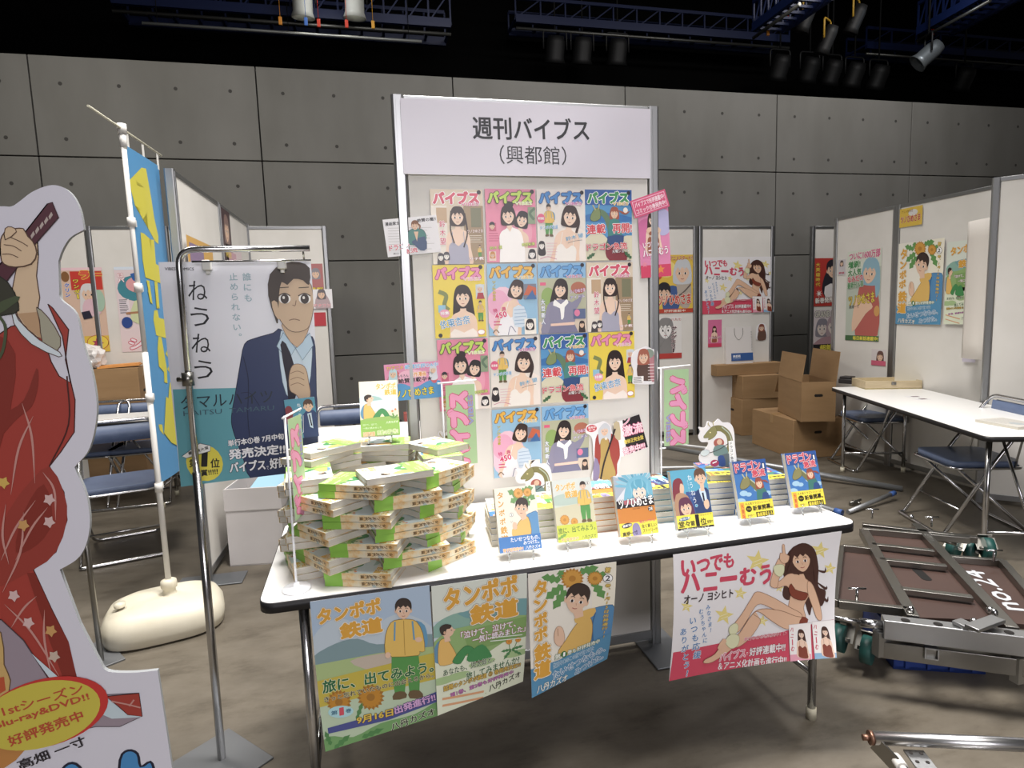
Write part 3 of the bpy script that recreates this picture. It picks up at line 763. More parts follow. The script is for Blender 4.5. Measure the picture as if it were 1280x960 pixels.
# pink and blue card left
w, h = wh((480, 455), (549, 452), (482, 501), FY)
A = Art(w*1.0, h, '#e990bb', quad=[(33, 185), (268, 175), (272, 340), (42, 346)])
A.P([(33, 350), (33, 300), (100, 270), (160, 290), (230, 260), (290, 280), (290, 350)], '#4f9ad8', 3); A.E(72, 250, 24, 40, '#dc5a5a', 15); A.E(240, 240, 18, 36, '#dc5a6a', -10); A.E(150, 240, 60, 30, '#f4b6d2')
head(A, 70, 226, 1.4, '#b4d4e4', SK, 0, 1, 'long'); head(A, 240, 214, 1.3, '#d4d8e4', SK, 0, 1, 'long')
A.T('TVアニメ', (44, 203), (112, 198), 15, '#f2d850', '#b84884', .06, .04); A.T('絶賛好評OA中', (120, 198), (262, 190), 18, '#7cb8ec', '#fff', .06, .05)
A.T('もちろん', (88, 238), (134, 236), 12, '#3a2c3c', bold=.02); A.T('原作漫画', (140, 234), (208, 230), 20, '#f09a3c', '#fff', .07, .05); A.T('でも', (214, 230), (238, 228), 12, '#3a2c3c')
A.T('絶賛連載中★', (92, 260), (234, 252), 20, '#2b2230', bold=.04); A.E(56, 268, 14, 9, '#f2dc3c'); A.T('ツノひめさま', (76, 318), (238, 306), 32, '#f4da3a', '#3a5a2c', .07, .05)
on_panel(A, 'announcement_card', (479.5, 456), 'pink and blue card with yellow lettering over the panel left edge', 'card', 1.5, .008)
# round cut-out right edge
A = Art(.118, .150, quad=[(0, 0), (100, 0), (100, 127), (0, 127)])
ol = spline([(4, 30), (14, 14), (36, 6), (58, 0), (80, 10), (92, 6), (99, 30), (96, 62), (100, 96), (92, 124), (60, 127), (20, 124), (6, 118), (10, 80), (2, 56)], 4, True)
A.P([(24, 60), (52, 44), (74, 58), (84, 112), (30, 108)], '#5d4238', 3); A.P([(70, 30), (92, 40), (92, 110), (72, 112)], '#c27c86', 3); A.E(66, 24, 18, 16, '#8a9a8c'); block_lines(A, 62, 60, 92, 112, 6, '#ece0e0', 2)
head(A, 46, 34, 1.7, '#b0604a', SK, 0, 1, 'bob'); A.R(8, 98, 46, 122, '#f2efee'); block_lines(A, 10, 102, 42, 118, 4, '#4a4648', 2)
on_panel(A, 'character_cutout', (787, 434), 'small cut-out of a brown cloaked figure on the panel right edge', 'cut-out', 0, .008, .003, None, ol)
# black notice card + red robed cut-out
A = Art(.118, .141, mat('#1c161a', .4, 0, 'ink_black'), quad=[(1020, 447), (1150, 410), (1178, 565), (1048, 603)])
A.P([(1015, 446), (1068, 432), (1074, 598), (1038, 606)], '#f0eeee'); A.T('アン', (1022, 452), (1104, 432), 34, '#f4a4bc', '#fff', .03, .04); A.T('激流', (1068, 486), (1160, 468), 48, '#f4d4de', '#e05c88', .06, .05)
A.T('増修正完全版', (1066, 536), (1160, 516), 20, '#efd24a', bold=.04); A.T('発売中!!!', (1058, 580), (1164, 556), 34, '#f4d4de', '#e05c88', .06, .06)
on_panel(A, 'announcement_card', (765, 529.5), 'black notice card with pink and yellow lettering, tilted, low on panel', 'card', 15, .005)
A = Art(.146, .235, quad=[(905, 440), (1070, 440), (1070, 705), (905, 705)])
ol = spline([(902, 470), (915, 452), (945, 452), (970, 446), (990, 442), (1016, 462), (1030, 500), (1046, 456), (1062, 452), (1072, 560), (1064, 624), (1050, 668), (1046, 702), (930, 702), (940, 640), (936, 600), (934, 530), (922, 500), (904, 490)], 4, True)
A.P([(955, 500), (1000, 494), (1050, 520), (1062, 600), (1048, 640), (1040, 698), (960, 698), (944, 640), (942, 570)], '#a83a30', 3); A.P([(972, 520), (1004, 516), (1016, 600), (1040, 698), (962, 698), (970, 600)], '#b9994c', 3)
A.P([(942, 600), (964, 640), (958, 700), (932, 702)], '#8c7fa8', 2); A.P([(1034, 456), (1060, 452), (1066, 530), (1040, 520)], '#c4b28c', 2)
A.P([(972, 464), (992, 450), (1014, 466), (1020, 505), (1014, 545), (1006, 520), (976, 520), (966, 545), (960, 490)], '#c9ccd4', 3); head(A, 990, 484, 1.75, '#c9ccd4', SK, 0, 1, 'bob'); A.L([(1040, 480), (1010, 560), (985, 630), (968, 702)], 8, '#2b1c1c', 4); A.star(996, 520, 9, '#f0e4d8', 0, .5, 8)
A.E(930, 470, 24, 16, '#d8404c'); A.T('発売中', (914, 466), (948, 465), 10, '#fff', bold=.03); A.T('第1巻', (916, 477), (946, 476), 8, '#fff')
on_panel(A, 'character_cutout', (731.6, 527.2), 'cut-out of a white haired figure in red robe, low on booth panel', 'cut-out', 0, .010, .003, None, ol)
# serpent cut-outs
def serpent_card(w, h):
    A = Art(w, h, quad=[(0, 0), (100, 0), (100, 128), (0, 128)])
    serpent(A, 2, 6, .92); A.P([(60, 96), (92, 96), (90, 126), (60, 126)], '#5f6a72', 2); A.P([(50, 100), (66, 98), (70, 124), (52, 124)], '#35519a', 2); A.E(40, 116, 12, 9, '#c23a5c'); A.L([(34, 116), (46, 112)], 3, '#fff', 0); A.R(82, 60, 96, 122, '#f4f4f4'); A.V('ドラゴン急流', (89, 62), (89, 120), 9, '#4a4a52', None, 0, .02)
    ol = spline([(0, 44), (6, 30), (2, 18), (20, 20), (28, 4), (44, 10), (58, 0), (70, 10), (88, 12), (99, 30), (100, 70), (98, 127), (50, 127), (36, 127), (34, 118), (14, 116), (0, 108), (0, 92), (20, 74), (26, 60), (8, 58)], 4, True)
    return A.build('serpent_cutout', th=.003, outline=ol)
sc0 = serpent_card(.135, .17)
c = tt(.80, .50); pose(sc0, (c.x, c.y, TZ+.001), 0, 6, 0, (0, .17, 0)); tag(sc0, 'serpent cut-out standing behind the first two display books', 'cut-out', 'serpent cut-outs')
a = at(548, 592, Y=FY)
def hung(o, px, Y, label, roll=0, off=.004):
    a = at(*px, Y=Y); pose(o, (a.x, Y-off, a.z), 0, 0, roll); tag(o, label, 'cut-out', 'serpent cut-outs'); return o
s2 = sc0.copy(); COL.objects.link(s2); hung(s2, (536, 538), FY, 'serpent cut-out on panel behind the green flag at tower', 0, .006)

# ---- mini flags (clear poles, green flag with pink lettering)
def flag_art(A, up):
    A.R(0, 0, 100, 300, '#a9cf98')
    A.tr(50, 150, 1, -90 if up else 90)
    A.T('バイブス', (-122, -10), (122, -10), 62, '#f49ac6', '#e0447c', .05, .16, None)
    A.T('VIBES', (10, 33), (112, 33), 16, '#8ea6de', '#e0447c', .05, .06); A.tr()
def mini_flag(base, zt, label, up, side=1, lean=0, yaw=0, w=.105, h=.29, fl=True):
    """clear pole on a round white base; the flag hangs from a cross bar"""
    r = empty('mini_flag', base, R_(yaw)); tag(r, label, 'flag', 'small advertising flags on the book table')
    H = zt-base[2]; tip = Vector((lean*H, 0, H))
    b = MB(); b.lathe([(0, 0), (.036, 0), (.037, .004), (.034, .008), (.008, .011), (.007, .02), (0, .02)], 24); b.build('base', mat('#e8e9ee', .25, 0, 'white_plastic'), r)
    b = MB(); b.tube([(0, 0, .008), tip], .0032, 8); b.build('pole', mat('#e6e8ec', .2, 0, 'clear_white', trans=.3), r)
    b = MB(); b.tube([tip+Vector((-.015*side, 0, -.004)), tip+Vector(((w+.02)*side, 0, .002))], .003, 8); b.tube([tip+Vector((-.006*side, 0, -h-.02)), tip+Vector((.02*side, 0, -h-.02))], .003, 8); b.build('cross_bar', mat('#f2f3f5', .2, 0, 'white_bar'), r)
    A = Art(w, h, '#a9cf98', quad=[(0, 0), (100, 0), (100, 276), (0, 276)])
    A.tr(0, -12, 1); flag_art(A, up)
    f = A.build('flag', r, th=.0008); f.matrix_local = Matrix.Translation((tip.x+(.012 if side > 0 else -.012-w), -.002, H-.012)) @ Matrix.Rotation(R_(90), 4, 'X')
    return r
b_ = tt(.475+.0, .585); z = at(549, 478, Y=b_.y).z; a = at(552, 478, Y=b_.y)
mini_flag((a.x, b_.y, TZ), z, 'green flag with pink lettering rising behind the book tower', True)
b_ = tt(1.2, .585); a = at(826, 459, Y=b_.y)
mini_flag((a.x, b_.y, TZ), a.z, 'green flag with pink lettering right of the booth panel', False, h=.30)
a = at(371, 737, z=TZ); z = at(358, 520, Y=a.y).z
mini_flag((a.x, a.y, TZ), z, 'pale flag seen edge-on at the left table corner', True, 1, at(358, 520, Y=a.y).x/ (z-TZ)-a.x/(z-TZ), 74, .085, .27)

# ================================================================== posters hanging from the table front
def front(x): return TC.y+(x-TC.x)*math.tan(TROT)-.004
def hang(A, name, tl, label, curl, cat='poster', group=None):
    a = at(*tl, Y=TC.y-.004); a = at(*tl, Y=front(a.x))
    o = A.build(name, th=.0005, step=.00018, warp=curl, cuts=18)
    pose(o, (a.x, front(a.x), a.z), math.degrees(TROT), 0, 0); tag(o, label, cat, group); return o
def hw(tl, tr, bl):
    a = at(*tl, Y=TC.y-.004); b_ = at(*tr, Y=TC.y+.004); c_ = at(*bl, Y=TC.y-.004); return (b_-a).length, (c_-a).length
def Z3(x, y): return (370+x/2.977, 690+y/2.977)
def art_walk(A):
    A.P([(52, 185), (497, 130), (505, 420), (75, 520)], '#a9c1da'); A.P([(60, 330), (160, 250), (270, 300), (380, 240), (500, 300), (505, 420), (70, 450)], '#bccbd8', 3)
    A.P([(62, 400), (150, 350), (230, 335), (300, 360), (420, 350), (502, 330), (504, 420), (70, 450)], '#7d9aa0', 3); A.P([(66, 430), (300, 395), (503, 380), (510, 655), (98, 742)], '#a9c07c'); A.P([(200, 420), (330, 395), (420, 395), (300, 460)], '#c4b6a4', 3)
    A.P([(78, 490), (505, 405), (508, 510), (85, 590)], '#c9b43a'); A.P([(85, 585), (508, 510), (508, 655), (98, 742)], '#b9cfae'); A.P([(96, 742), (110, 690), (200, 700), (300, 660), (420, 640), (508, 600), (508, 655)], '#6fa660', 3)
    puff(A, 155, 570, 46, '#c8861f', '#a9701f'); puff(A, 270, 560, 50, '#c8861f', '#a9701f'); leaf(A, (215, 640), (240, 575), 8, '#4f8a4c')
    hiker(A, 400, 190, 3.95)
    for t_, a_, b_ in (('タンポポ', (82, 245), (315, 205)),): A.T(t_, a_, b_, 62, '#e3a22e', '#f1ead8', .05, .085, '#8a7a58', .07)
    A.T('鉄道', (168, 305), (320, 280), 62, '#e3a22e', '#f1ead8', .05, .085)
    A.T('旅に、出てみよう。', (98, 512), (498, 458), 50, '#1f6a3c', '#dfe0b0', .05, .05); A.T('きっと忘れていたものに出会えるから。', (102, 558), (496, 492), 22, '#3a3a24', '#e8e2b8', .05, .03)
    A.E(160, 605, 46, 22, '#a9dbe2'); A.T('第', (125, 608), (148, 606), 17, '#2f6a8c', bold=.03); A.T('1', (156, 605), (170, 603), 30, '#e04c5c', bold=.05); A.T('巻', (178, 604), (198, 602), 17, '#2f6a8c', bold=.03)
    A.P([(110, 660), (330, 618), (505, 560), (505, 600), (330, 650), (112, 680)], '#49519a'); A.T('9月16日', (216, 642), (345, 622), 30, '#e8c040', '#3a2c1c', .06, .06); A.T('出発進行!!', (352, 618), (496, 580), 34, '#d8a8dc', '#3c2c6a', .06, .06)
    A.T('八丹カズオ', (335, 680), (490, 636), 34, '#22301c', '#dfe6cc', .05, .04); leaf(A, (130, 735), (190, 690), 10, '#4a8a48'); leaf(A, (120, 720), (100, 670), 9, '#4a8a48'); leaf(A, (230, 705), (310, 680), 10, '#4a8a48')
def art_cry(A):
    A.P([(503, 128), (860, 85), (862, 330), (512, 400)], '#c4d4d8'); A.P([(503, 128), (860, 85), (861, 200), (508, 270)], '#d9dfd4'); A.P([(508, 290), (560, 250), (640, 235), (720, 290), (512, 330)], '#86b3a4', 3); A.P([(600, 240), (760, 205), (862, 190), (862, 270), (700, 270)], '#6fa3a8', 2)
    A.P([(511, 345), (640, 290), (862, 262), (862, 560), (520, 612)], '#8fb56c', 2); A.P([(515, 420), (600, 400), (700, 410), (862, 330), (862, 570), (522, 612)], '#dfe6cc', 2); A.P([(620, 310), (862, 265), (862, 350), (640, 390)], '#7da65a')
    for x, y in ((545, 490), (600, 480), (690, 440), (820, 420)): A.E(x, y, 50, 14, '#a5c587', -8)
    sitter(A, 574, 336, 2.55); A.tr(); A.P([(640, 400), (690, 366), (724, 410), (716, 424), (640, 430)], '#3f9150', 3)
    for a_, b_ in (((800, 400), (770, 440)), ((800, 400), (845, 390)), ((800, 400), (840, 430)), ((800, 400), (760, 405))): leaf(A, a_, b_, 6, '#4a8a50')
    A.L([(795, 410), (790, 370)], 3, '#5f8a4c'); A.L([(806, 405), (820, 370)], 3, '#5f8a4c'); puff(A, 790, 366, 13, '#e7942e'); puff(A, 824, 362, 12, '#e7942e')
    A.T('タンポポ', (552, 182), (822, 130), 82, '#e3a22e', '#f1ead8', .05, .085, '#8a7a58', .07); A.T('鉄道', (650, 250), (822, 222), 74, '#e3a22e', '#f1ead8', .05, .085, '#8a7a58', .07)
    A.T('「泣けて、泣けて、', (612, 326), (815, 292), 28, '#e8eef4', '#b8485c', .06, .04); A.T('一気に読みました」', (655, 348), (850, 316), 28, '#e8eef4', '#b8485c', .06, .04); block_lines(A, 720, 356, 846, 342, 2, '#dfeadc', 4)
    A.T('あなたも、児太郎と、', (545, 462), (735, 430), 26, '#2f5a30', '#eef2e0', .05, .03); A.T('旅してみませんか?', (630, 488), (830, 446), 34, '#2f6a3a', '#eef2e0', .05, .04)
    A.T('話題のタンポポ鉄道 ③ 巻発売決定!!!', (545, 520), (835, 470), 22, '#e0b84c', '#5c3c1c', .06, .04); A.T('第1巻、第2巻も好評発売中', (570, 548), (808, 498), 18, '#d07cc0', '#5a2c5c', .06, .03)
    A.T('八丹カズオ', (716, 550), (836, 512), 30, '#27241f', bold=.03); block_lines(A, 540, 580, 700, 556, 2, '#e0a070', 9, .05)
def art_turn(A):
    A.P([(863, 82), (1193, 43), (1182, 470), (875, 547)], '#ece7da'); A.P([(1100, 55), (1193, 43), (1186, 300), (1110, 300)], '#f0ead6')
    for a_, b_ in (((990, 110), (915, 95)), ((1000, 130), (930, 185)), ((1010, 150), (960, 225)), ((1060, 80), (1130, 62)), ((1110, 120), (1150, 195)), ((1090, 90), (1165, 100)), ((1000, 100), (985, 70))): leaf(A, a_, b_, 18, '#5f9a4e')
    puff(A, 1033, 105, 44, '#d99a38', '#bf7e28'); puff(A, 1116, 108, 30, '#d99a38', '#bf7e28')
    A.P([(1060, 265), (1090, 240), (1150, 225), (1190, 240), (1188, 390), (1100, 400)], '#4f8ec4', 3, '#27557f', 2); A.L([(1120, 250), (1110, 300), (1116, 380)], 5, '#2f659a')
    A.P([(980, 400), (1010, 350), (1050, 290), (1090, 260), (1110, 300), (1100, 390), (1040, 420)], '#e4b55a', 3, '#96702c', 2); A.P([(1040, 270), (1070, 240), (1118, 230), (1112, 262), (1060, 290)], '#e4b55a', 2)
    A.P([(965, 320), (976, 294), (996, 300), (1006, 345), (990, 372), (968, 356)], SK, 3, '#a97c5c', 1.5); A.L([(978, 300), (980, 330)], 2, '#a97c5c', 0)
    A.P([(1030, 225), (1070, 215), (1075, 260), (1045, 268)], SK); head(A, 1050, 190, 4.1, '#3d2c26', SK, 14, 1, 'short')
    A.P([(870, 445), (985, 425), (1185, 345), (1182, 470), (875, 547)], '#4d93c0')
    for i, ch in enumerate('タンポポ鉄道'): y = [140, 205, 262, 316, 385, 448][i]; hh = [58, 44, 48, 48, 64, 62][i]; A.T(ch, (888, y+6), (936 if i < 4 else 950, y-6), hh, '#e3a22e', '#f6f0dc', .05, .085, '#8a7a58', .07)
    A.V('第', (1163, 62), (1161, 90), 22, '#e8c45c', '#5c3c1c', .06, .05); A.E(1162, 110, 17, 17, '#fff', ol='#333', ow=2); A.T('2', (1154, 110), (1170, 109), 22, '#333', bold=.03); A.V('巻、1月15日出発進行!!', (1163, 132), (1155, 368), 21, '#e8c45c', '#5c3c1c', .06, .05)
    A.T('第', (968, 412), (990, 408), 20, '#f4f4ec', '#3a7a3c', .08, .04); A.E(1004, 405, 12, 13, '#2f7a3c'); A.T('1', (1001, 405), (1008, 404), 16, '#fff', bold=.04); A.T('巻も好評発売中', (1018, 402), (1140, 374), 20, '#f4f4ec', '#3a7a3c', .08, .04)
    A.T('数百キロのこの旅で見つけた', (962, 445), (1120, 400), 22, '#4d93c0', '#e8f2f6', .07, .03); A.T('たいせつなもの、', (962, 482), (1165, 412), 32, '#3f86bc', '#eef4f6', .07, .04); A.T('みつけた。', (1050, 488), (1160, 446), 30, '#3f86bc', '#eef4f6', .07, .04); A.T('八丹カズオ', (896, 520), (1020, 498), 30, '#f4f4ea', '#3a5a78', .04, .03)
w, h = hw(Z3(52, 185), Z3(497, 130), Z3(98, 742))
A = Art(w, h, quad=[(52, 185), (497, 130), (508, 655), (98, 742)]); art_walk(A)
hang(A, 'hanging_poster', Z3(52, 185), 'hanging poster of a standing youth with rucksack, leftmost on table front', lambda x, y, z: (x+.012*(y/.41)**2, y*(.985-.06*x/.3), z+.012*(y/.41)**2*(1-2*x/.3)))
w, h = hw(Z3(503, 128), Z3(860, 85), Z3(522, 612))
A = Art(w, h, quad=[(503, 128), (860, 85), (848, 552), (522, 612)]); art_cry(A)
hang(A, 'hanging_poster', Z3(503, 128), 'hanging poster of a sitting youth, second on the table front', lambda x, y, z: (x*(1+.03*y/.33), y*(1-.05*x/.23), z-.035*(y/.33)**2*(x/.23)))
w, h = hw(Z3(863, 82), Z3(1193, 43), Z3(875, 547))
A = Art(w, h, quad=[(863, 82), (1193, 43), (1180, 470), (875, 547)]); art_turn(A)
hang(A, 'hanging_poster', Z3(863, 82), 'hanging poster of a youth looking back over shoulder, on table front', lambda x, y, z: (x*(1+.03*y/.31), y*(1-.09*x/.22), z-.035*(y/.31)**2*(x/.22)))
def Z4(x, y): return (800+x/3.4286, 640+y/3.4286)
def art_honey(A):
    A.P([(130, 610), (480, 560), (640, 500), (820, 450), (805, 590), (500, 660), (300, 720), (115, 738)], '#e0435f'); A.P([(118, 735), (128, 612), (815, 470), (806, 590), (640, 640), (300, 715)], '#e0435f')
    for x, y, r in ((512, 212, 52), (785, 165, 40), (825, 245, 28), (428, 352, 30), (188, 408, 28), (352, 448, 44), (520, 470, 26), (600, 330, 20), (780, 350, 24)):
        A.star(x, y, r, '#e9d67a', -80)
        A.L([(x-r*.4, y+r*.1), (x+r*.4, y-r*.2)], 2, '#f6f0cf', 0); A.L([(x-r*.3, y+r*.35), (x+r*.4, y+r*.1)], 2, '#f6f0cf', 0)
    SKH = '#e6b795'; LN = '#9a6a50'
    A.P([(620, 250), (650, 170), (710, 132), (760, 160), (775, 240), (770, 320), (800, 340), (780, 400), (740, 400), (720, 440), (690, 330), (640, 380), (612, 360), (625, 300)], '#4d2a22', 4)
    for q in ([(760, 250), (800, 260), (805, 240)], [(760, 300), (800, 330), (806, 318)], [(770, 340), (800, 380), (808, 362)], [(640, 240), (620, 250), (615, 240)]): A.L(q, 10, '#4d2a22', 5, True)
    A.P([(600, 300), (640, 270), (680, 270), (730, 300), (745, 340), (720, 370), (700, 410), (706, 450), (690, 475), (640, 440), (636, 400), (648, 350), (630, 320), (590, 330), (560, 318), (580, 280)], SKH, 4, LN, 2)
    A.P([(560, 318), (572, 270), (600, 205), (622, 200), (630, 230), (600, 290), (588, 328)], SKH, 3, LN, 2); A.P([(608, 205), (612, 175), (622, 176), (622, 140), (632, 140), (634, 178), (650, 190), (642, 215), (622, 222)], SKH, 2, LN, 1.5)
    A.P([(582, 232), (622, 228), (622, 262), (604, 280), (582, 264)], '#dfe0b4', 3, '#a9aa7c', 1.5)
    A.P([(725, 300), (748, 320), (770, 400), (772, 452), (752, 452), (736, 400), (722, 350)], SKH, 3, LN, 2)
    A.P([(640, 330), (652, 310), (668, 335), (700, 345), (722, 352), (708, 378), (676, 378), (648, 362)], '#8c3a28', 2, '#5a2018', 1.5)
    A.P([(690, 440), (640, 410), (560, 365), (500, 345), (470, 380), (430, 440), (390, 495), (410, 520), (450, 470), (500, 400), (560, 415), (630, 450), (660, 480)], SKH, 4, LN, 2)
    A.P([(700, 452), (680, 480), (620, 500), (560, 470), (500, 430), (465, 455), (420, 520), (385, 560), (405, 585), (460, 545), (510, 470), (480, 440), (520, 418), (600, 425), (660, 445)], SKH, 4, LN, 2)
    A.P([(690, 446), (714, 456), (700, 478), (672, 480)], '#8c3a28', 2)
    A.P([(350, 560), (378, 575), (380, 595), (300, 650), (262, 655), (268, 640), (310, 615)], SKH, 3, LN, 2); A.P([(372, 500), (400, 480), (412, 496), (402, 525), (376, 530)], '#dfe0b4', 3, '#a9aa7c', 1.5); A.P([(354, 560), (380, 528), (414, 536), (408, 575), (378, 590)], '#dfe0b4', 3, '#a9aa7c', 1.5); A.P([(320, 588), (345, 548), (360, 560), (335, 592)], SKH, 2)
    A.P([(690, 240), (706, 262), (716, 290), (690, 295)], SKH); head(A, 700, 205, 4.0, '#4d2a22', SKH, -8, 1, 'bob', '#4a2a22'); A.L([(665, 190), (650, 240), (636, 262)], 16, '#4d2a22', 5, True); A.L([(742, 180), (762, 250), (756, 300)], 22, '#4d2a22', 5, True)
    for txt, a_, b_, hh in (('い', (175, 244), (236, 238), 56), ('つ', (245, 232), (300, 226), 44), ('で', (305, 222), (358, 216), 58), ('も', (365, 212), (408, 206), 54), ('ハ', (170, 312), (250, 300), 64), ('ニ', (272, 304), (328, 298), 66), ('ー', (345, 292), (414, 284), 14), ('む', (432, 284), (500, 272), 66), ('う', (520, 276), (566, 262), 74)): A.T(txt, a_, b_, hh, '#e0435f', None, 0, .075)
    A.T('オーノ ヨシヒト', (178, 380), (396, 350), 32, '#3a2a2e', bold=.05)
    for t_, a_, b_, ww in (('みなさま！', (282, 400), (294, 525), 20), ('むうちゃんに', (250, 418), (270, 570), 22), ('いつも応援', (212, 452), (236, 640), 34), ('ありがとう！', (170, 500), (194, 722), 32)): A.V(t_, a_, b_, ww, '#3f7fc0', '#f4f4f8', .05, .03)
    A.T('単行本①②巻発売中！▶', (436, 550), (618, 515), 15, '#d8435f', '#fff', .05, .03); A.T('バイブス', (330, 630), (440, 604), 36, '#e78aa0', '#fff', .06, .08); A.T('で', (444, 612), (454, 610), 12, '#fff'); A.T('好評連載中!!', (460, 604), (610, 572), 34, '#f6eef0', '#7c2238', .05, .05)
    A.T('＆アニメ化計画も進行中!!', (326, 670), (610, 622), 32, '#f6eef0', '#b02c48', .05, .05)
    for x, y, c in ((630, 480, '#f0a0b8'), (728, 462, '#8cb8e0')):
        A.P([(x, y+2), (x+92, y-12), (x+80, y+134), (x-6, y+148)], '#f4f0f0', 0, '#c9bcc0', 1.5); A.P([(x-5, y+120), (x+80, y+106), (x+78, y+136), (x-7, y+148)], c); girl(A, x+48, y+36, 1.1, '#4d2a22', '#8c3a28', 0, 1, 'long'); A.V('ハニーむ', (x+12, y+8), (x+8, y+108), 14, '#e0435f', None, 0, .05)
w, h = hw(Z4(142, 183), Z4(878, 80), Z4(115, 738))
A = Art(w, h, quad=[(142, 183), (878, 80), (806, 585), (115, 738)]); art_honey(A)
HON = hang(A, 'hanging_poster', Z4(142, 183), 'wide hanging poster of a reclining woman on table front, right', lambda x, y, z: (x*(1+.09*y/.4*x/.57)+.012*y/.4, y*(1-.05*x/.57), z+.06*(y/.4)**2*(x/.57)**2+.012*math.sin(-y*9)*(1-x/.6)))
# the same prints on partitions farther back
def pin(A, name, tl, tr, bl, label, cat='poster', group=None, yaw=None, off=.002, **k):
    """flat print pinned to a surface: k picks the plane (Y= or X=)"""
    o = A.build(name, th=.0006, step=.0004); a = at(*tl, **k)
    if 'Y' in k: pose(o, (a.x, k['Y']-.016-off, a.z), 0)
    else: pose(o, (k['X']+(-.017-off if yaw != 90 else .017+off), a.y, a.z), -90 if yaw is None else yaw)
    tag(o, label, cat, group); return o
def size(tl, tr, bl, **k): return span(tl, tr, bl, **k)[1:]
t3 = ((876, 322), (967, 322), (876, 393)); w, h = size(*t3, Y=BY)
A = Art(w, h, quad=[(142, 183), (878, 80), (815, 585), (118, 738)]); art_honey(A); pin(A, 'poster', *t3, 'reclining woman poster on the back panel above the paper bag', Y=BY)
RX = 4.27
t3 = ((1126, 305), (1183, 304), (1125, 405)); w, h = size(*t3, X=RX)
A = Art(w, h, quad=[(863, 82), (1193, 43), (1182, 470), (875, 547)]); art_turn(A); pin(A, 'poster', *t3, 'poster of a youth looking back, on the right partition', X=RX)
t3 = ((1187, 303), (1228, 302), (1186, 405)); w, h = size(*t3, X=RX)
A = Art(w, h, quad=[(503, 128), (860, 85), (858, 560), (522, 612)]); art_cry(A); pin(A, 'poster', *t3, 'poster of a sitting youth, on right partition beside a hanging sheet', X=RX)
# ================================================================== comic books
BW, BH, BT = .123, .182, .0176
def cov_turn(A):     # youth looking back, blue band
    A.R(0, 0, 100, 151, '#ebe4d4')
    for a_, b_ in (((60, 22), (32, 8)), ((60, 24), (36, 36)), ((75, 18), (98, 34)), ((70, 24), (82, 48)), ((66, 12), (96, 6))): leaf(A, a_, b_, 8, '#6fa45c')
    puff(A, 58, 16, 13, '#e8a84e', '#cf8c34'); puff(A, 80, 16, 11, '#e8a84e', '#cf8c34')
    A.P([(70, 74), (84, 64), (100, 66), (100, 116), (78, 112)], '#5a97cc', 3, '#2a5f92', 1); A.P([(44, 116), (46, 92), (60, 76), (76, 74), (78, 116)], '#e8bc60', 3, '#946f2d', 1); A.P([(34, 116), (34, 98), (42, 96), (48, 116)], '#e8bc60', 2); A.P([(36, 96), (38, 82), (46, 84), (46, 98)], SK, 2)
    A.P([(56, 64), (72, 64), (72, 76), (60, 80)], SK); head(A, 62, 50, 1.45, '#3d2c26', SK, 10, 1, 'short')
    for i, ch in enumerate('タンポポ鉄道'): A.T(ch, (7, 17+i*20), (20 if i < 4 else 23, 17+i*20), 14 if i < 4 else 16, '#e0a23a', '#f8f2e2', .06, .06)
    A.E(36, 64, 4.5, 4.5, '#f6f4ec', ol='#555', ow=.5); A.T('2', (34, 64), (38, 64), 6, '#444'); A.T('い', (33, 80), (38, 80), 4, '#555')
def band_turn(A):
    A.R(0, 113, 100, 151, '#3d7fcb'); A.T('たいせつなもの、', (28, 121), (98, 121), 10, '#f4f6f8', bold=.03); A.T('みつけた。', (58, 131), (96, 131), 9, '#f4f6f8', bold=.03); A.T('八丹カズオ', (62, 142), (98, 142), 8, '#f4f6f8', bold=.02); A.T('電子版発売中！', (8, 143), (56, 143), 8, '#f0a860', '#fbe9d2', .06, .04)
def cov_walk(A):     # standing youth on a sand coloured field, lime band
    A.R(0, 0, 100, 151, '#ccd6c6'); A.R(0, 0, 100, 40, '#d3d9d4'); A.P([(0, 40), (40, 34), (100, 42), (100, 58), (0, 60)], '#b4c8bc', 3); A.P([(0, 66), (100, 58), (100, 114), (0, 114)], '#cfc9a8')
    puff(A, 22, 96, 13, '#dc9a3a', '#c98430'); puff(A, 46, 103, 10, '#dc9a3a', '#c98430'); A.L([(22, 108), (24, 116)], 2, '#6f9a58', 0)
    hiker(A, 78, 11, .98, 1, False); A.E(91, 14, 3.8, 3.8, '#f6f4ec', ol='#555', ow=.5); A.T('1', (90, 14), (92, 14), 5, '#444')
    A.T('タンポポ', (8, 18), (58, 17), 17, '#e8b048', '#f6efd8', .06, .07); A.T('鉄道', (30, 37), (62, 36), 16, '#e8b048', '#f6efd8', .06, .07)
def band_walk(A):
    A.R(0, 108, 100, 151, '#c9d23f'); A.T('旅に、出てみよう。', (3, 121), (97, 120), 14, '#2f6a34', bold=.02); leaf(A, (0, 140), (24, 128), 4, '#7aa844'); A.T('八丹カズオ', (60, 142), (97, 141), 9, '#3a5a34'); A.T('第1巻発売中', (8, 142), (52, 142), 7, '#e09a4e', '#f4efc0', .06, .03)
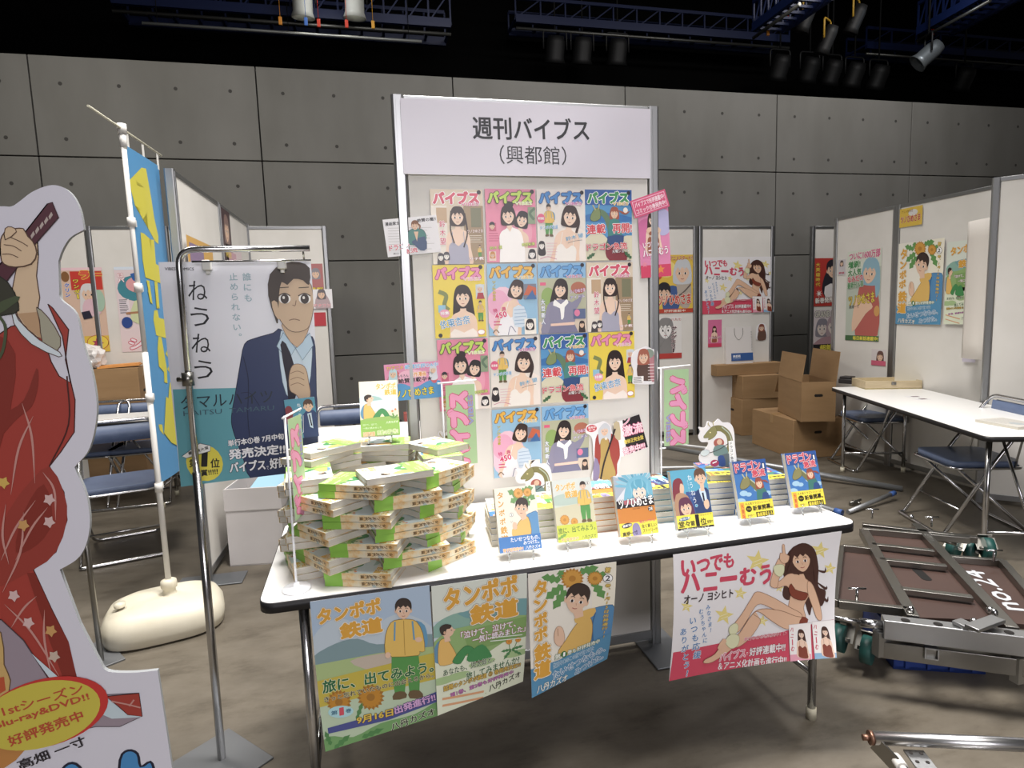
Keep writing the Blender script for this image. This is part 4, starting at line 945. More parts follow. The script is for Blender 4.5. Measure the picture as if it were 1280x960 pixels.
def cov_horn(A):     # blue haired face, black and orange
    A.R(0, 0, 100, 151, '#d8dce4'); A.P([(0, 0), (40, 20), (0, 60)], '#aab4c4')
    for i in range(14):
        t = -2.9+i*.21; A.P([(62, 34), (62+56*math.cos(t-.08), 36+48*math.sin(t-.08)), (62+64*math.cos(t), 36+54*math.sin(t)), (62+50*math.cos(t+.1), 36+44*math.sin(t+.1))], ('#6fb8d4', '#8cc8de', '#58a4c4')[i % 3])
    A.P([(24, 80), (30, 30), (50, 8), (80, 6), (100, 30), (100, 74)], '#6fb8d4', 3); head(A, 64, 44, 1.9, '#5ba9c8', '#f0d8c6', -4, 1, 'bob', '#54687c')
    for q in ([(40, 20), (44, 40), (40, 60)], [(90, 20), (86, 40), (92, 62)], [(56, 12), (54, 24), (60, 34)], [(74, 12), (76, 26), (72, 36)]): A.L(q, 4, '#7fc4dc', 4, True)
    A.R(0, 62, 100, 80, '#211d20'); A.P([(20, 62), (60, 58), (60, 72), (20, 72)], '#b8606c'); A.R(0, 80, 100, 116, '#d9822e')
    A.T('ツノひめさま', (6, 70), (97, 65), 22, '#f8f6f4', '#211d20', .08, .06); A.T('高畑一寸', (40, 84), (80, 83), 3, '#7c4a1c'); A.E(88, 88, 7, 6.5, '#211d20'); A.T('28', (83, 88), (93, 88), 8, '#f6f4f2', bold=.03)
def band_horn(A):
    A.R(0, 108, 100, 151, '#f0e03c'); A.E(20, 122, 14, 6, '#3a3438', -8); A.T('最新刊!', (9, 123), (32, 121), 6, '#fff', bold=.03); A.P([(34, 150), (34, 126), (42, 118), (52, 124), (54, 150)], '#8f86b4', 3); A.T('高畑一寸', (6, 142), (46, 140), 10, '#2a2630', bold=.04)
    A.T('萌え×バトル', (54, 117), (96, 116), 7, '#e0567c', bold=.03); A.T('全く新しい', (58, 128), (98, 127), 9, '#2a2630', bold=.04); A.T('ストーリー!!!', (60, 139), (99, 138), 9, '#2a2630', bold=.04)
def cov_suit(A):     # man in a navy suit, red and plum haired girls, sky blue
    A.R(0, 0, 100, 151, '#58add0'); A.R(36, 56, 100, 116, '#3a5a9c')
    A.P([(56, 116), (60, 66), (74, 52), (88, 50), (100, 58), (100, 116)], '#2f4478', 2); A.P([(74, 52), (88, 50), (92, 80), (84, 92), (76, 70)], '#c9def0', 2); A.P([(80, 62), (85, 62), (86, 96), (82, 98)], '#27233a'); A.P([(82, 84), (94, 80), (96, 96), (88, 104), (82, 98)], SK, 2)
    A.P([(78, 34), (90, 34), (88, 58), (78, 58)], SK); head(A, 82, 24, 1.5, '#6a4a38', SK, -4, 1, 'short')
    A.P([(2, 40), (8, 24), (24, 20), (32, 34), (28, 60), (14, 76), (0, 76)], '#8c3540', 3); A.P([(24, 34), (33, 40), (30, 58), (20, 58)], SK, 2); A.P([(8, 60), (40, 66), (48, 116), (0, 116)], '#b88c6c', 3)
    head(A, 30, 94, 1.6, '#6a3452', SK, -8, 1, 'bob'); A.V('ねうねう', (52, 12), (58, 88), 12, '#f2f6f8', bold=-.005); A.V('タマルハイツ', (45, 26), (48, 76), 3.4, '#e2eef4'); A.E(60, 92, 3.6, 3.6, '#58add0', ol='#e8f0f6', ow=.6)
def band_suit(A):
    A.R(0, 112, 100, 151, '#efe03c'); A.R(0, 143, 100, 151, '#1f1b20'); A.T('全国書店員が選んだ賞', (7, 146.5), (78, 146.5), 3.4, '#f0eee8'); A.T('堂々', (4, 134), (34, 133), 14, '#211d26', bold=.05); A.T('第', (36, 134), (48, 134), 13, '#211d26', bold=.05); A.T('1', (52, 128), (60, 128), 27, '#211d26', bold=.05); A.T('位', (64, 133), (80, 132), 17, '#211d26', bold=.05); A.T('受賞!!!!', (82, 135), (99, 134), 8, '#211d26', bold=.04)
    A.E(22, 121, 16, 4.5, '#2f6a9c', -6); A.T('第1回大賞', (9, 122), (36, 119), 5, '#f4f4ec', bold=.03); A.T('タマルハイツ', (58, 117), (97, 115), 5, '#3a362c')
def cov_dragon(A):   # serpent and rider over clouds
    A.R(0, 0, 100, 151, '#3f78c0'); A.R(0, 0, 100, 34, '#2f5aa8')
    for x, y, r in ((20, 84, 12), (34, 88, 9), (80, 96, 12), (92, 90, 10), (60, 78, 8), (8, 104, 14)): A.E(x, y, r, r*.6, '#9cc6e0')
    A.L([(60, 118), (70, 92), (56, 70), (40, 54), (30, 52)], 13, '#77764c', 6); A.P([(40, 42), (24, 46), (12, 66), (18, 74), (34, 70), (44, 60)], '#8a8654', 3, '#4a4a30', 1); A.L([(36, 44), (38, 30)], 3, '#c2b98a', 0); A.L([(30, 46), (24, 34)], 3, '#c2b98a', 0); A.L([(46, 50), (62, 66), (76, 90)], 3, '#b8c0a0', 4)
    A.P([(62, 72), (80, 70), (92, 96), (90, 118), (58, 118)], '#3f7a70', 3); A.P([(76, 88), (92, 90), (94, 118), (72, 118)], '#33508c', 2); head(A, 70, 62, .95, '#a04c3c', SK, -6, 1, 'bob'); A.L([(76, 56), (90, 58), (98, 64)], 5, '#a04c3c', 4, True)
    A.T('ドラゴン', (6, 17), (82, 14), 24, '#d8485c', '#f6e8ea', .05, .075, '#a02c40', .09); A.T('急流', (54, 36), (92, 34), 18, '#d8485c', '#f6e8ea', .05, .075, '#a02c40', .09); A.R(87, 10, 95, 26, '#211d24'); A.T('1', (89, 18), (93, 18), 12, '#f6f4f4', bold=.04)
def band_dragon(A):
    A.R(0, 105, 100, 151, '#efd93a'); A.R(3, 108, 15, 150, '#f0a03a'); A.V('大重版', (9, 110), (9, 149), 9, '#c8442c', None, 0, .03); A.T('大人気ドラゴンシリーズ', (18, 112), (94, 111), 6, '#3c3628', bold=.02); A.E(27, 125, 9, 8, '#26221c'); A.T('ついに', (21, 125), (33, 125), 5, '#efd93a', bold=.02); A.T('新章開幕。', (39, 125), (97, 123), 13, '#26221c', bold=.06); A.R(46, 135, 96, 149, '#26221c'); A.T('最高潮迎える', (49, 142), (94, 141), 10, '#efd93a', bold=.04); A.T('完結へ', (20, 142), (42, 141), 6, '#4c4630', bold=.02)
def cov_cry(A):      # sitting youth, cream and sky, green band
    A.R(0, 0, 100, 151, '#efe8d2'); A.P([(0, 44), (30, 36), (60, 42), (100, 38), (100, 84), (0, 84)], '#cfe0e2', 3); A.P([(10, 52), (36, 40), (60, 52)], '#9cc2bc', 2); A.P([(0, 88), (30, 82), (100, 82), (100, 116), (0, 116)], '#e4e2bc')
    sitter(A, 30, 62, 1.12); A.P([(0, 104), (40, 98), (100, 100), (100, 116), (0, 116)], '#8fb857', 2)
    for a_, b_ in (((88, 104), (76, 96)), ((88, 104), (98, 94)), ((88, 104), (84, 88))): leaf(A, a_, b_, 3, '#6a9c50')
    A.E(84, 84, 3, 3, '#e08a4e'); A.E(92, 80, 3, 3, '#e08a4e')
    A.T('タンポポ', (44, 15), (96, 15), 16, '#e8b23c', '#faf4e0', .06, .07); A.T('鉄道', (66, 32), (97, 32), 15, '#e8b23c', '#faf4e0', .06, .07)
def band_cry(A):
    A.R(0, 108, 100, 151, '#8dbd4e'); A.T('八丹カズオ', (66, 114), (97, 113), 6, '#f0f6e0', bold=.02); A.T('泣けて、泣けて、', (6, 117), (44, 117), 5, '#e8f2d8'); A.T('一気に読みました', (6, 126), (54, 126), 5, '#e8f2d8'); A.T('話題沸騰', (6, 142), (36, 142), 11, '#f0a86a', '#fbe6cc', .06, .05); A.T('感動の第3巻!!', (42, 140), (96, 138), 12, '#a8cc6c', '#f6e8d8', .07, .05)
def make_book(cov, band, spine_top, spine_band, title, tcol, y0=113):
    """lying face up: spine at x=BW, head edge y=0, foot y=-BH"""
    r = empty('comic_book')
    A = Art(BW, BH); cov(A)
    o = A.build('cover', r, th=.0007, step=.00006, z=BT)
    bm = bmesh.new(); bm.from_mesh(o.data)
    def bx(x0, x1, y0_, y1_, z0, z1, mi, skip=()):
        v = [bm.verts.new((x, y, z)) for z in (z0, z1) for y in (y0_, y1_) for x in (x0, x1)]
        for q in ((0, 2, 3, 1), (4, 5, 7, 6), (0, 1, 5, 4), (2, 6, 7, 3), (0, 4, 6, 2), (1, 3, 7, 5)):
            f = bm.faces.new([v[i] for i in q]); f.material_index = mi
    o.data.materials.append(spine_top if not isinstance(spine_top, str) else mat(spine_top, .4, 0, 'cover_spine')); n = len(o.data.materials)-1
    bx(0, BW, -BH, 0, 0, .0006, n); bx(BW-.0002, BW+.0007, -BH, 0, 0, BT+.0001, n)
    k = BW/100
    o.data.materials.append(mat(tcol, .4, 0, 'spine_ink')); n2 = len(o.data.materials)-1
    V, F = glyph(title, .03); x1 = max(v[0] for v in V); yy = [v[1] for v in V]; y_0, y_1 = min(yy), max(yy)
    vs = [bm.verts.new((BW+.0009, -.012-(v[0]/x1)*.070, BT*.5+((v[1]-(y_0+y_1)/2)/(y_1-y_0))*BT*.55)) for v in V]
    for q in F:
        try: f = bm.faces.new([vs[i] for i in q]); f.material_index = n2
        except ValueError: pass
    bm.to_mesh(o.data); bm.free()
    b = MB(); b.box(((BW-.002)/2+.0005, -BH/2, BT/2), (BW-.003, BH-.003, BT-.0014)); b.build('page_block', PAGES, r)
    A = Art(BW, BH); band(A)
    o = A.build('paper_band', r, sheet=False, step=.00005, z=BT+.0010, clip=True)
    bm = bmesh.new(); bm.from_mesh(o.data); o.data.materials.append(mat(spine_band, .4, 0, 'band_paper')); n = len(o.data.materials)-1
    yb = -y0*k
    for x0, x1, z0, z1 in ((0, BW+.0012, BT+.0008, BT+.00102), (BW+.0008, BW+.0013, -.0001, BT+.001)):
        bx(x0, x1, -BH, yb, z0, z1, n)
    bm.to_mesh(o.data); bm.free()
    return r
B_TURN = make_book(cov_turn, band_turn, '#e8e0cc', '#3d7fcb', 'タンポポ鉄道', '#c88c30')
B_WALK = make_book(cov_walk, band_walk, '#d6d8c2', '#c9d23f', 'タンポポ鉄道', '#c88c30', 108)
B_HORN = make_book(cov_horn, band_horn, '#d9822e', '#f0e03c', 'ツノひめさま', '#f4f2ee', 108)
B_SUIT = make_book(cov_suit, band_suit, '#58add0', '#efe03c', 'ねうねう', '#f4f2ee', 112)
B_DRAG = make_book(cov_dragon, band_dragon, '#3f78c0', '#efd93a', 'ドラゴン急流', '#d8485c', 105)
WASH = noisy('watercolour_spine', [(.32, '#7fa6b4'), (.42, '#d9d2bc'), (.55, '#ddc9a0'), (.64, '#d6ae74')], 26, 4, (.4, .5))
B_CRY = make_book(cov_cry, band_cry, WASH, '#86b94c', 'タンポポ鉄道', '#6a5030', 108)
used = set()
def book(src, M, label, group=None):
    o = src
    if src.name in used: o = copy_tree(src)
    used.add(src.name); o.matrix_world = M; tag(o, label, 'comic book', group); return o
def upM(p, yaw, lean):      # standing: p is the lower left front corner
    return Matrix.Translation(p) @ Matrix.Rotation(R_(yaw), 4, 'Z') @ Matrix.Rotation(R_(90-lean), 4, 'X') @ Matrix.Translation((0, BH, -BT))
EZ = None
def easel(p, yaw, lean, label):
    """clear plastic book stand; p as for the book's lower left front corner"""
    global EZ
    if EZ is None:
        EZ = 1
    r = empty('book_stand', (p.x, p.y, p.z), R_(yaw)); tag(r, label, 'book stand', 'clear book stands on the table')
    z0 = -.0225; s, c = math.sin(R_(lean)), math.cos(R_(lean))
    for x in (.026, BW-.026):
        b = MB(); b.tube(spline([(x, -.010, .010), (x, -.0125, .001), (x, -.004, -.0045), (x, .012, -.005), (x, .022, .001)], 4), .0028, 8); b.tube(spline([(x-.0, -.002, -.004), (x-.002, -.013, z0+.009), (x-.004, -.018, z0+.0028)], 4), .0028, 8); b.build('front_hook', CLEAR, r)
    b = MB(); b.bar((.012, .0275, -.002), (BW-.012, .0275, -.002), .010, .004, bev=.001)
    b.bar((BW/2, .0295, -.004), (BW/2, .0295+.13*s, .13*c-.004), .003, .05, (1, 0, 0), .001); b.build('back_rest', CLEAR, r)
    b = MB(); b.bar((BW/2, .034+.10*s, .10*c), (BW/2, .095, z0), .003, .03, (1, 0, 0), .001); b.build('rear_strut', CLEAR, r)
    return r
disp = [(B_TURN, (625, 691.9), 'upright comic with blue band, a youth looking back, leftmost on table front'),
        (B_WALK, (698.1, 678.8), 'upright comic with lime band and a standing youth, second in the row'),
        (B_HORN, (775.9, 671.9), 'upright comic with orange cover and blue haired face, third in row'),
        (B_SUIT, (847.8, 663.8), 'upright sky blue comic with a man in navy suit, fourth in row'),
        (B_DRAG, (926.4, 648.9), 'upright blue dragon comic, left one of the two alike'),
        (B_DRAG, (992.5, 635.1), 'upright blue dragon comic, last in row at right table end')]
pos = []
for src, px, lab in disp:
    p = at(*px, z=TZ+.0245); pos.append(p)
    book(src, upM(p, 1, 17), lab, 'comics shown upright along the table'); easel(p, 1, 17, 'clear stand under the '+' '.join(lab.split(',')[0].split()[1:]) + (' at right end' if 'last' in lab else ''))
# flat stacks behind the upright comics
def stack(src, p, yaw, n, what, extra=0):
    ords = ['lowest', 'second', 'third', 'fourth', 'fifth', 'sixth', 'topmost']
    for i in range(n):
        M = Matrix.Translation((p.x+random.uniform(-.002, .002), p.y+random.uniform(-.002, .002), TZ+i*(BT+.0019)+.0006)) @ Matrix.Rotation(R_(yaw+random.uniform(-1.2, 1.2)), 4, 'Z') @ Matrix.Translation((0, BH, 0))
        book(src, M, ('topmost' if i == n-1 else ords[i])+' comic in the flat stack '+what, 'flat stacks of comics')
for src, px, yaw, n, what in ((B_TURN, (614.5, 684), -5, 5, 'behind the upright blue banded comic'), (B_WALK, (658, 676), -3, 5, 'between first and second upright comics'),
                           (B_HORN, (738, 667), -2, 6, 'between second and third upright comics'), (B_SUIT, (808, 656), -3, 6, 'between orange and sky blue comics'),
                           (B_DRAG, (876, 647), -6, 6, 'left of the first upright dragon comic'), (B_DRAG, (950, 634), -4, 5, 'between the two upright dragon comics')):
    p = at(*px, z=TZ); stack(src, p, yaw, n, what)
q = at(890, 600, z=TZ+6*.0195+.001)
book(B_DRAG, Matrix.Translation(q) @ Matrix.Rotation(R_(-12), 4, 'Z') @ Matrix.Translation((-.01, BH-.01, 0)), 'dragon comic lying askew on the stack under the serpent cut-out', 'flat stacks of comics')
c4 = sc0.copy(); COL.objects.link(c4); pose(c4, (q.x-.0, q.y+.075, q.z+BT+.003), -4, 8, 0, (0, .17, 0)); tag(c4, 'serpent cut-out standing on the stack left of dragon comics', 'cut-out', 'serpent cut-outs')
# ---- the round tower of green banded comics
TCX, TCY = .0, 1.855
front6 = ['front', 'right front', 'right rear', 'rear', 'left rear', 'left front']
lay = ['lowest', 'second', 'third', 'fourth', 'fifth', 'sixth', 'seventh']
def lieM(x, y, z, yaw):   # book centre at x,y
    return Matrix.Translation((x, y, z)) @ Matrix.Rotation(R_(yaw), 4, 'Z') @ Matrix.Translation((-BW/2, BH/2, 0))
PITCH = BT+.0019
for L in range(7):
    for k in range(6):
        phi = -100+60*k+(30 if L % 2 else 0)+random.uniform(-3, 3)
        rad = .205+random.uniform(-.006, .006)
        tw = -12+random.uniform(-5, 5)
        for j in range(2):
            if L == 6 and k in (3,) and j == 1: pass
            x = TCX+rad*math.cos(R_(phi)); y = TCY+rad*math.sin(R_(phi))
            M = lieM(x+random.uniform(-.003, .003), y+random.uniform(-.003, .003), TZ+.0006+(2*L+j)*PITCH, phi+tw+random.uniform(-1.5, 1.5))
            side = front6[k] if L % 2 == 0 else front6[k]+' gap'
            book(B_CRY, M, ('upper' if j else 'lower')+' comic of the '+lay[L]+' layer pair, '+side+' of the round tower', 'green banded comics in the round tower')
ZT = TZ+.0006+14*PITCH
def tt_top(dx, dy, n, yaw, lab):
    book(B_CRY, lieM(TCX+dx, TCY+dy, ZT+n*PITCH, yaw), lab, 'green banded comics in the round tower')
tt_top(.045, -.205, 0, 104, 'comic lying face up across the front top of the tower')
tt_top(.02, .19, 0, 84, 'comic under the upright one on top of the tower')
tt_top(-.175, .085, 0, 140, 'lower comic on the top left rim of the tower')
tt_top(-.155, .10, 1, 128, 'upper comic on the top left rim of the tower')
tt_top(.19, .10, 0, 30, 'comic on the top right rim of the tower')
p = Vector((TCX-.045, TCY+.15, ZT+PITCH+.0270)); book(B_CRY, upM(p, -2, 18), 'green banded comic shown upright on top of the round tower', 'comics shown upright along the table'); easel(p, -2, 18, 'clear stand holding the comic on top of tower')
# ================================================================== tall poster on its chrome stand
QY = 2.05
quad = [(48, 127), (556, 124), (572, 795), (96, 880)]
def Zp(x, y): return (180+x/2.6667, 280+y/2.6667)
a = at(*Zp(48, 127), Y=QY); w = (at(*Zp(556, 124), Y=QY)-a).length; h = (at(*Zp(96, 880), Y=QY)-a).length
A = Art(w, h, mat('#dfe0e8', .3, 0, 'poster_white'), quad=quad)
A.P([(81, 556), (564, 530), (573, 800), (96, 885)], '#5aa5b4')
NAVY, NLN = '#2f3c66', '#1a2140'
A.P([(335, 400), (370, 380), (430, 362), (455, 350), (500, 420), (545, 370), (562, 410), (564, 560), (574, 800), (420, 832), (345, 835), (320, 770), (290, 690), (284, 640), (300, 560), (318, 470)], NAVY, 3, NLN, 2.5)
A.L([(318, 560), (350, 560), (380, 600)], 2, NLN); A.L([(330, 440), (345, 520), (340, 640), (350, 740)], 2.5, NLN)
A.P([(455, 355), (540, 365), (552, 430), (535, 560), (500, 580), (468, 560), (450, 470)], '#c3d8e8', 2, '#5f7a94', 1.5); A.P([(440, 405), (462, 360), (500, 410), (476, 450)], '#b4cfe4', 0, '#5f7a94', 2); A.P([(500, 410), (546, 360), (556, 400), (522, 448)], '#b4cfe4', 0, '#5f7a94', 2)
A.P([(452, 400), (470, 396), (496, 470), (500, 560), (478, 600), (470, 520)], '#221d2e', 2)
A.P([(462, 320), (540, 320), (538, 360), (505, 408), (468, 362)], '#c9a888', 2, '#8c6a50', 1.5)
A.P([(425, 210), (470, 180), (545, 190), (560, 250), (556, 300), (540, 345), (500, 358), (468, 340), (440, 290)], '#cbac8c', 3, '#5c4436', 2)
A.P([(418, 240), (425, 170), (470, 134), (520, 130), (552, 150), (548, 205), (530, 190), (500, 185), (480, 205), (462, 195), (452, 240), (446, 330), (436, 310)], '#43362f', 2); A.P([(436, 300), (428, 260), (446, 262), (452, 318)], '#cbac8c', 2)
for cx in (470, 533): A.E(cx, 250, 19, 16, '#f0ece8'); A.E(cx, 250, 13, 16, '#3f342f'); A.E(cx-3, 246, 4, 5, '#e8e4e0'); A.L([(cx-20, 240), (cx, 232), (cx+18, 240)], 3.5, '#2f2622'); A.L([(cx-18, 214), (cx+14, 212)], 3, '#3f342f', 0)
A.L([(506, 255), (502, 272), (494, 270)], 2.5, '#7c5c48'); A.L([(482, 320), (498, 316), (516, 320)], 3, '#7c5c48')
A.P([(478, 500), (490, 466), (515, 462), (532, 478), (540, 520), (545, 560), (528, 590), (500, 560), (480, 545)], '#cbac8c', 3, '#7c5c48', 2)
for y in (492, 512, 530): A.L([(482, y), (505, y-8), (526, y)], 2, '#7c5c48')
A.T('VIBES COMICS', (70, 150), (172, 151), 10, '#3c3c44', bold=.03)
for i, ch in enumerate('ねうねう'): y = 222+i*88; A.T(ch, (150+i*3, y), (216+i*3, y+4), 68, '#1d1d24', bold=-.004)
A.V('neuneu', (120, 232), (134, 470), 13, '#3c3c44', None, 0, -.005)
A.V('誰にも', (349, 160), (352, 265), 30, '#8fb0bc', None, 0, .02); A.V('止められない。', (304, 160), (314, 395), 30, '#8fb0bc', None, 0, .02)
A.T('タマルハイツ', (108, 600), (424, 566), 48, '#26303c', bold=.0); A.T('HAITSU  TAMARU', (116, 636), (428, 604), 18, '#3f5f70')
A.E(184, 796, 66, 60, '#e6d83c'); A.T('1', (176, 782), (194, 781), 58, '#1c1c1c', bold=.04); A.T('第', (130, 800), (160, 798), 30, '#1c1c1c', bold=.04); A.T('位', (206, 796), (238, 793), 34, '#1c1c1c', bold=.04); A.T('受賞!!!!!', (142, 836), (230, 820), 24, '#1c1c1c', bold=.05)
A.P([(104, 778), (170, 732), (208, 738), (206, 756), (120, 784)], '#f2f2f0', 0, '#2a2a2a', 2); A.T('書店員大賞', (128, 768), (200, 744), 12, '#2a2a2a', bold=.03)
A.T('単行本①巻 7月中旬', (270, 728), (458, 694), 24, '#f4f4f8', '#2a3a5a', .05, .05); A.T('発売決定!!', (272, 764), (462, 734), 38, '#f4f4f8', '#2a3a5a', .05, .06); A.T('バイブス', (274, 806), (396, 788), 38, '#f4f4f8', '#2a3038', .07, .07); A.T('で', (400, 800), (408, 798), 14, '#f4f4f8'); A.T('好評連載中!!', (412, 786), (565, 756), 40, '#f4f4f8', '#22242c', .07, .07)
o = A.build('hanging_poster', th=.0006, step=.0002, warp=lambda x, y, z: (x-.02*(-y/h)**2*(x/w), y*(1-.03*(x/w)), z+.008*math.sin(x*7+y*3)*(-y/h)), cuts=24)
pose(o, (a.x, QY, a.z)); tag(o, 'large poster of a young man in navy suit on chrome stand', 'poster')
# small card taped to its lower corner
A = Art(.092, .128, '#4d96b4', quad=[(0, 0), (100, 0), (100, 140), (0, 140)])
A.P([(50, 140), (54, 60), (80, 46), (100, 56), (100, 140)], '#2f4478', 2); head(A, 76, 30, 1.5, '#5a4034', SK, 0, 1, 'short'); A.P([(0, 30), (18, 24), (24, 50), (14, 80), (0, 84)], '#8c3540', 3); A.V('ねうねう', (46, 14), (46, 84), 12, '#f2f4f6'); A.L([(0, 138), (50, 120), (56, 60)], 1.5, '#e8e8ec', 0); A.P([(70, 56), (84, 54), (84, 110), (74, 104)], '#c3d8e8'); A.L([(76, 60), (80, 100)], 4, '#221d2e', 0)
a2 = at(355, 500, Y=QY-.02); o = A.build('announcement_card', th=.001); pose(o, (a2.x, QY-.022, a2.z), 0, 0, 3); tag(o, 'small card with suited man taped to the large poster corner', 'card')
# stand
SX0 = at(222, 310, Y=2.0); SX1 = at(387, 311, Y=2.0); zt = SX0.z
r = empty('poster_stand', (SX0.x, 2.0, 0)); tag(r, 'chrome stand with curved arm holding the large hanging poster', 'poster stand')
dx = at(278, 955, Y=2.0).x-SX0.x
b = MB(); b.tube([(dx, 0, .006), (dx*.55, 0, .95)], .0125, 14); b.build('lower_pole', CHROME, r)
b = MB(); b.bend([(dx*.55, 0, .93), (0, 0, zt-.004), (SX1.x-SX0.x, 0, zt-.004)], .0095, 14, .05, 8); b.build('upper_pole', CHROME, r)
zc = at(230, 474, Y=2.0).z
b = MB(); b.tube([(dx*.5, 0, zc-.02), (dx*.5, 0, zc+.02)], .017, 14); b.tube([(dx*.5-.03, 0, zc), (dx*.5, 0, zc)], .007, 10); b.build('height_clamp', STEEL, r)
b = MB(); b.tube([(.03, .02, zt-.038), (SX1.x-SX0.x+.0, .02, zt-.038)], .003, 8); b.tube([(SX1.x-SX0.x-.02, .0, zt-.005), (SX1.x-SX0.x-.02, .02, zt-.038)], .003, 8); b.build('hanging_rail', CHROME, r)
for px in (258, 352):
    x = at(px, 330, Y=2.03).x-SX0.x
    b = MB(); b.box((x, .035, zt-.048), (.024, .03, .03), .003); b.box((x, .042, zt-.064), (.012, .012, .02), .002); b.build('clip', mat('#d6d6d2', .3, 0, 'clear_clip'), r)
c = at(262, 948, z=.004)
b = MB(); b.box((dx-.02, -.03, .003), (.26, .26, .006), .002, Matrix.Rotation(R_(42), 4, 'Z')); b.build('base_plate', mat('#77797c', .45, .5, 'base_plate'), r)
# second stand pole behind the standee
p0 = at(127, 828, z=0); p1 = at(97, 590, Y=p0.y)
r = empty('standee_support', (p0.x, p0.y, 0)); tag(r, 'thin dark metal pole standing behind the cutout standee', 'pole')
b = MB(); b.tube([(0, 0, 0), (p1.x-p0.x, 0, p1.z)], .011, 12); b.build('pole', STEEL, r)
b = MB(); b.box((-.12, 0, .004), (.34, .26, .008), .002, Matrix.Rotation(R_(35), 4, 'Z')); b.build('base_plate', mat('#77797c', .45, .5, 'base_plate'), r)

# ================================================================== cutout standee
ST_Y = 1.20
a0 = at(0, 230, Y=ST_Y)
def st(p):
    q = at(p[0], p[1], Y=ST_Y); return (q.x-a0.x, a0.z-q.z)
A = Art(1, 1, mat('#d9d8e2', .45, 0, 'board_print'), fn=st)
ol = spline([(-60, 300), (-40, 262), (0, 258), (14, 258), (24, 252), (40, 240), (60, 232), (76, 233), (90, 243), (100, 262), (105, 287)], 4)[:-1]
ol = [tuple(p) for p in ol]+[tuple(p) for p in spline([(105, 287), (88, 297), (78, 312), (73, 326)], 4)][:-1]+[tuple(p) for p in spline([(73, 326), (74, 360), (76, 374), (95, 392), (104, 430), (116, 470), (121, 515), (112, 560), (93, 584)], 5)][:-1]+[tuple(p) for p in spline([(93, 584), (108, 620), (112, 660), (100, 695), (68, 716)], 5)][:-1]+[(100, 780), (124, 826)]+[tuple(p) for p in spline([(124, 826), (134, 839), (165, 841), (197, 838)], 4)]
yb = [p for p in ol]
botr = at(197, 838, Y=ST_Y)
base_z = a0.z
cz = a0.z-.0
k_ = at(215, 960, Y=ST_Y); ddx = (k_.x-botr.x)/(k_.z-botr.z)
LN = '#4c1c18'; RED, RED2 = '#b03a2e', '#8e2c20'
A.P([(-60, 440), (-20, 430), (14, 408), (48, 400), (64, 452), (74, 470), (88, 478), (78, 420), (60, 380), (66, 385), (86, 412), (82, 450), (94, 500), (93, 540), (76, 565), (62, 583), (80, 615), (84, 650), (70, 690), (42, 712), (64, 760), (84, 800), (96, 848), (96, 870), (0, 880), (-60, 880)], RED, 0, LN, 1.6)
A.P([(62, 583), (40, 600), (10, 640), (-10, 700), (-20, 740), (42, 712), (70, 690), (84, 650), (80, 615)], '#a2372b', 2); A.P([(55, 605), (30, 640), (20, 690), (48, 680), (66, 650)], RED2, 3); A.P([(-60, 560), (0, 520), (30, 500), (46, 460), (48, 482), (40, 508), (20, 525), (-10, 560), (-60, 620)], RED2, 3)
A.P([(-40, 430), (10, 425), (20, 470), (0, 560), (-40, 620)], RED2, 2); A.L([(62, 583), (86, 530), (84, 470)], 2, LN); A.P([(34, 716), (44, 716), (66, 764), (86, 802), (97, 850), (80, 850), (62, 800)], RED2, 0)
SKN, SLN = '#dcbd96', '#5c4030'
A.P([(47, 300), (46, 345), (50, 372), (47, 392), (54, 424), (36, 412), (22, 394), (16, 360), (22, 330), (14, 314)], SKN, 2, SLN, 1.4); A.P([(22, 392), (47, 390), (53, 424), (36, 412)], '#c29a70')
A.P([(46, 384), (60, 396), (76, 422), (72, 438), (54, 430), (50, 400)], '#a8a48c', 2, SLN, 1.2); A.P([(16, 382), (24, 400), (50, 425), (75, 440), (74, 446), (40, 430), (18, 404)], '#d4e2e8', 2, SLN, 1.2)
A.P([(-30, 370), (60, 255), (66, 253), (74, 272), (44, 306), (-20, 390)], '#5a2c38', 0, '#3a1a22', 1.4)
for t in (0, .2, .4, .6, .8): cx, cy = 64-28*t, 270+30*t; A.P([(cx-2.5, cy+1), (cx+1, cy-5), (cx+3, cy-1), (cx-1, cy+5)], '#b8a8a0')
A.P([(2, 320), (2, 300), (6, 292), (12, 284), (20, 286), (30, 286), (36, 296), (42, 302), (47, 316), (40, 330), (20, 334), (6, 330)], SKN, 2, SLN, 1.6)
for q in ([(6, 306), (18, 308), (28, 314)], [(12, 296), (26, 302), (36, 308)], [(4, 318), (14, 318), (24, 322)]): A.L(q, 1.2, SLN)
A.P([(8, 300), (8, 286), (16, 284), (22, 290)], SKN, 2, SLN, 1.2)
A.P([(-20, 340), (10, 352), (24, 380), (18, 392), (-20, 390)], '#3a3a2c', 2, '#23241a', 1.4); A.P([(-10, 384), (20, 370), (24, 376), (-10, 398)], '#4a5638', 2); A.L([(0, 395), (8, 410), (4, 440), (-10, 460)], 4, '#4a5638', 4)
for q in ([(28, 504), (40, 545), (44, 604)], [(42, 520), (24, 560), (14, 618)], [(54, 590), (68, 612), (70, 650)], [(60, 634), (40, 660), (20, 700)], [(2, 700), (20, 660), (45, 625)], [(30, 640), (26, 690), (4, 740)], [(6, 755), (40, 790), (76, 848)], [(14, 785), (30, 760), (46, 745)], [(56, 762), (56, 800), (66, 850)], [(8, 630), (4, 670), (12, 705)]): A.L(q, 3.2, '#c98a80', 5, True)
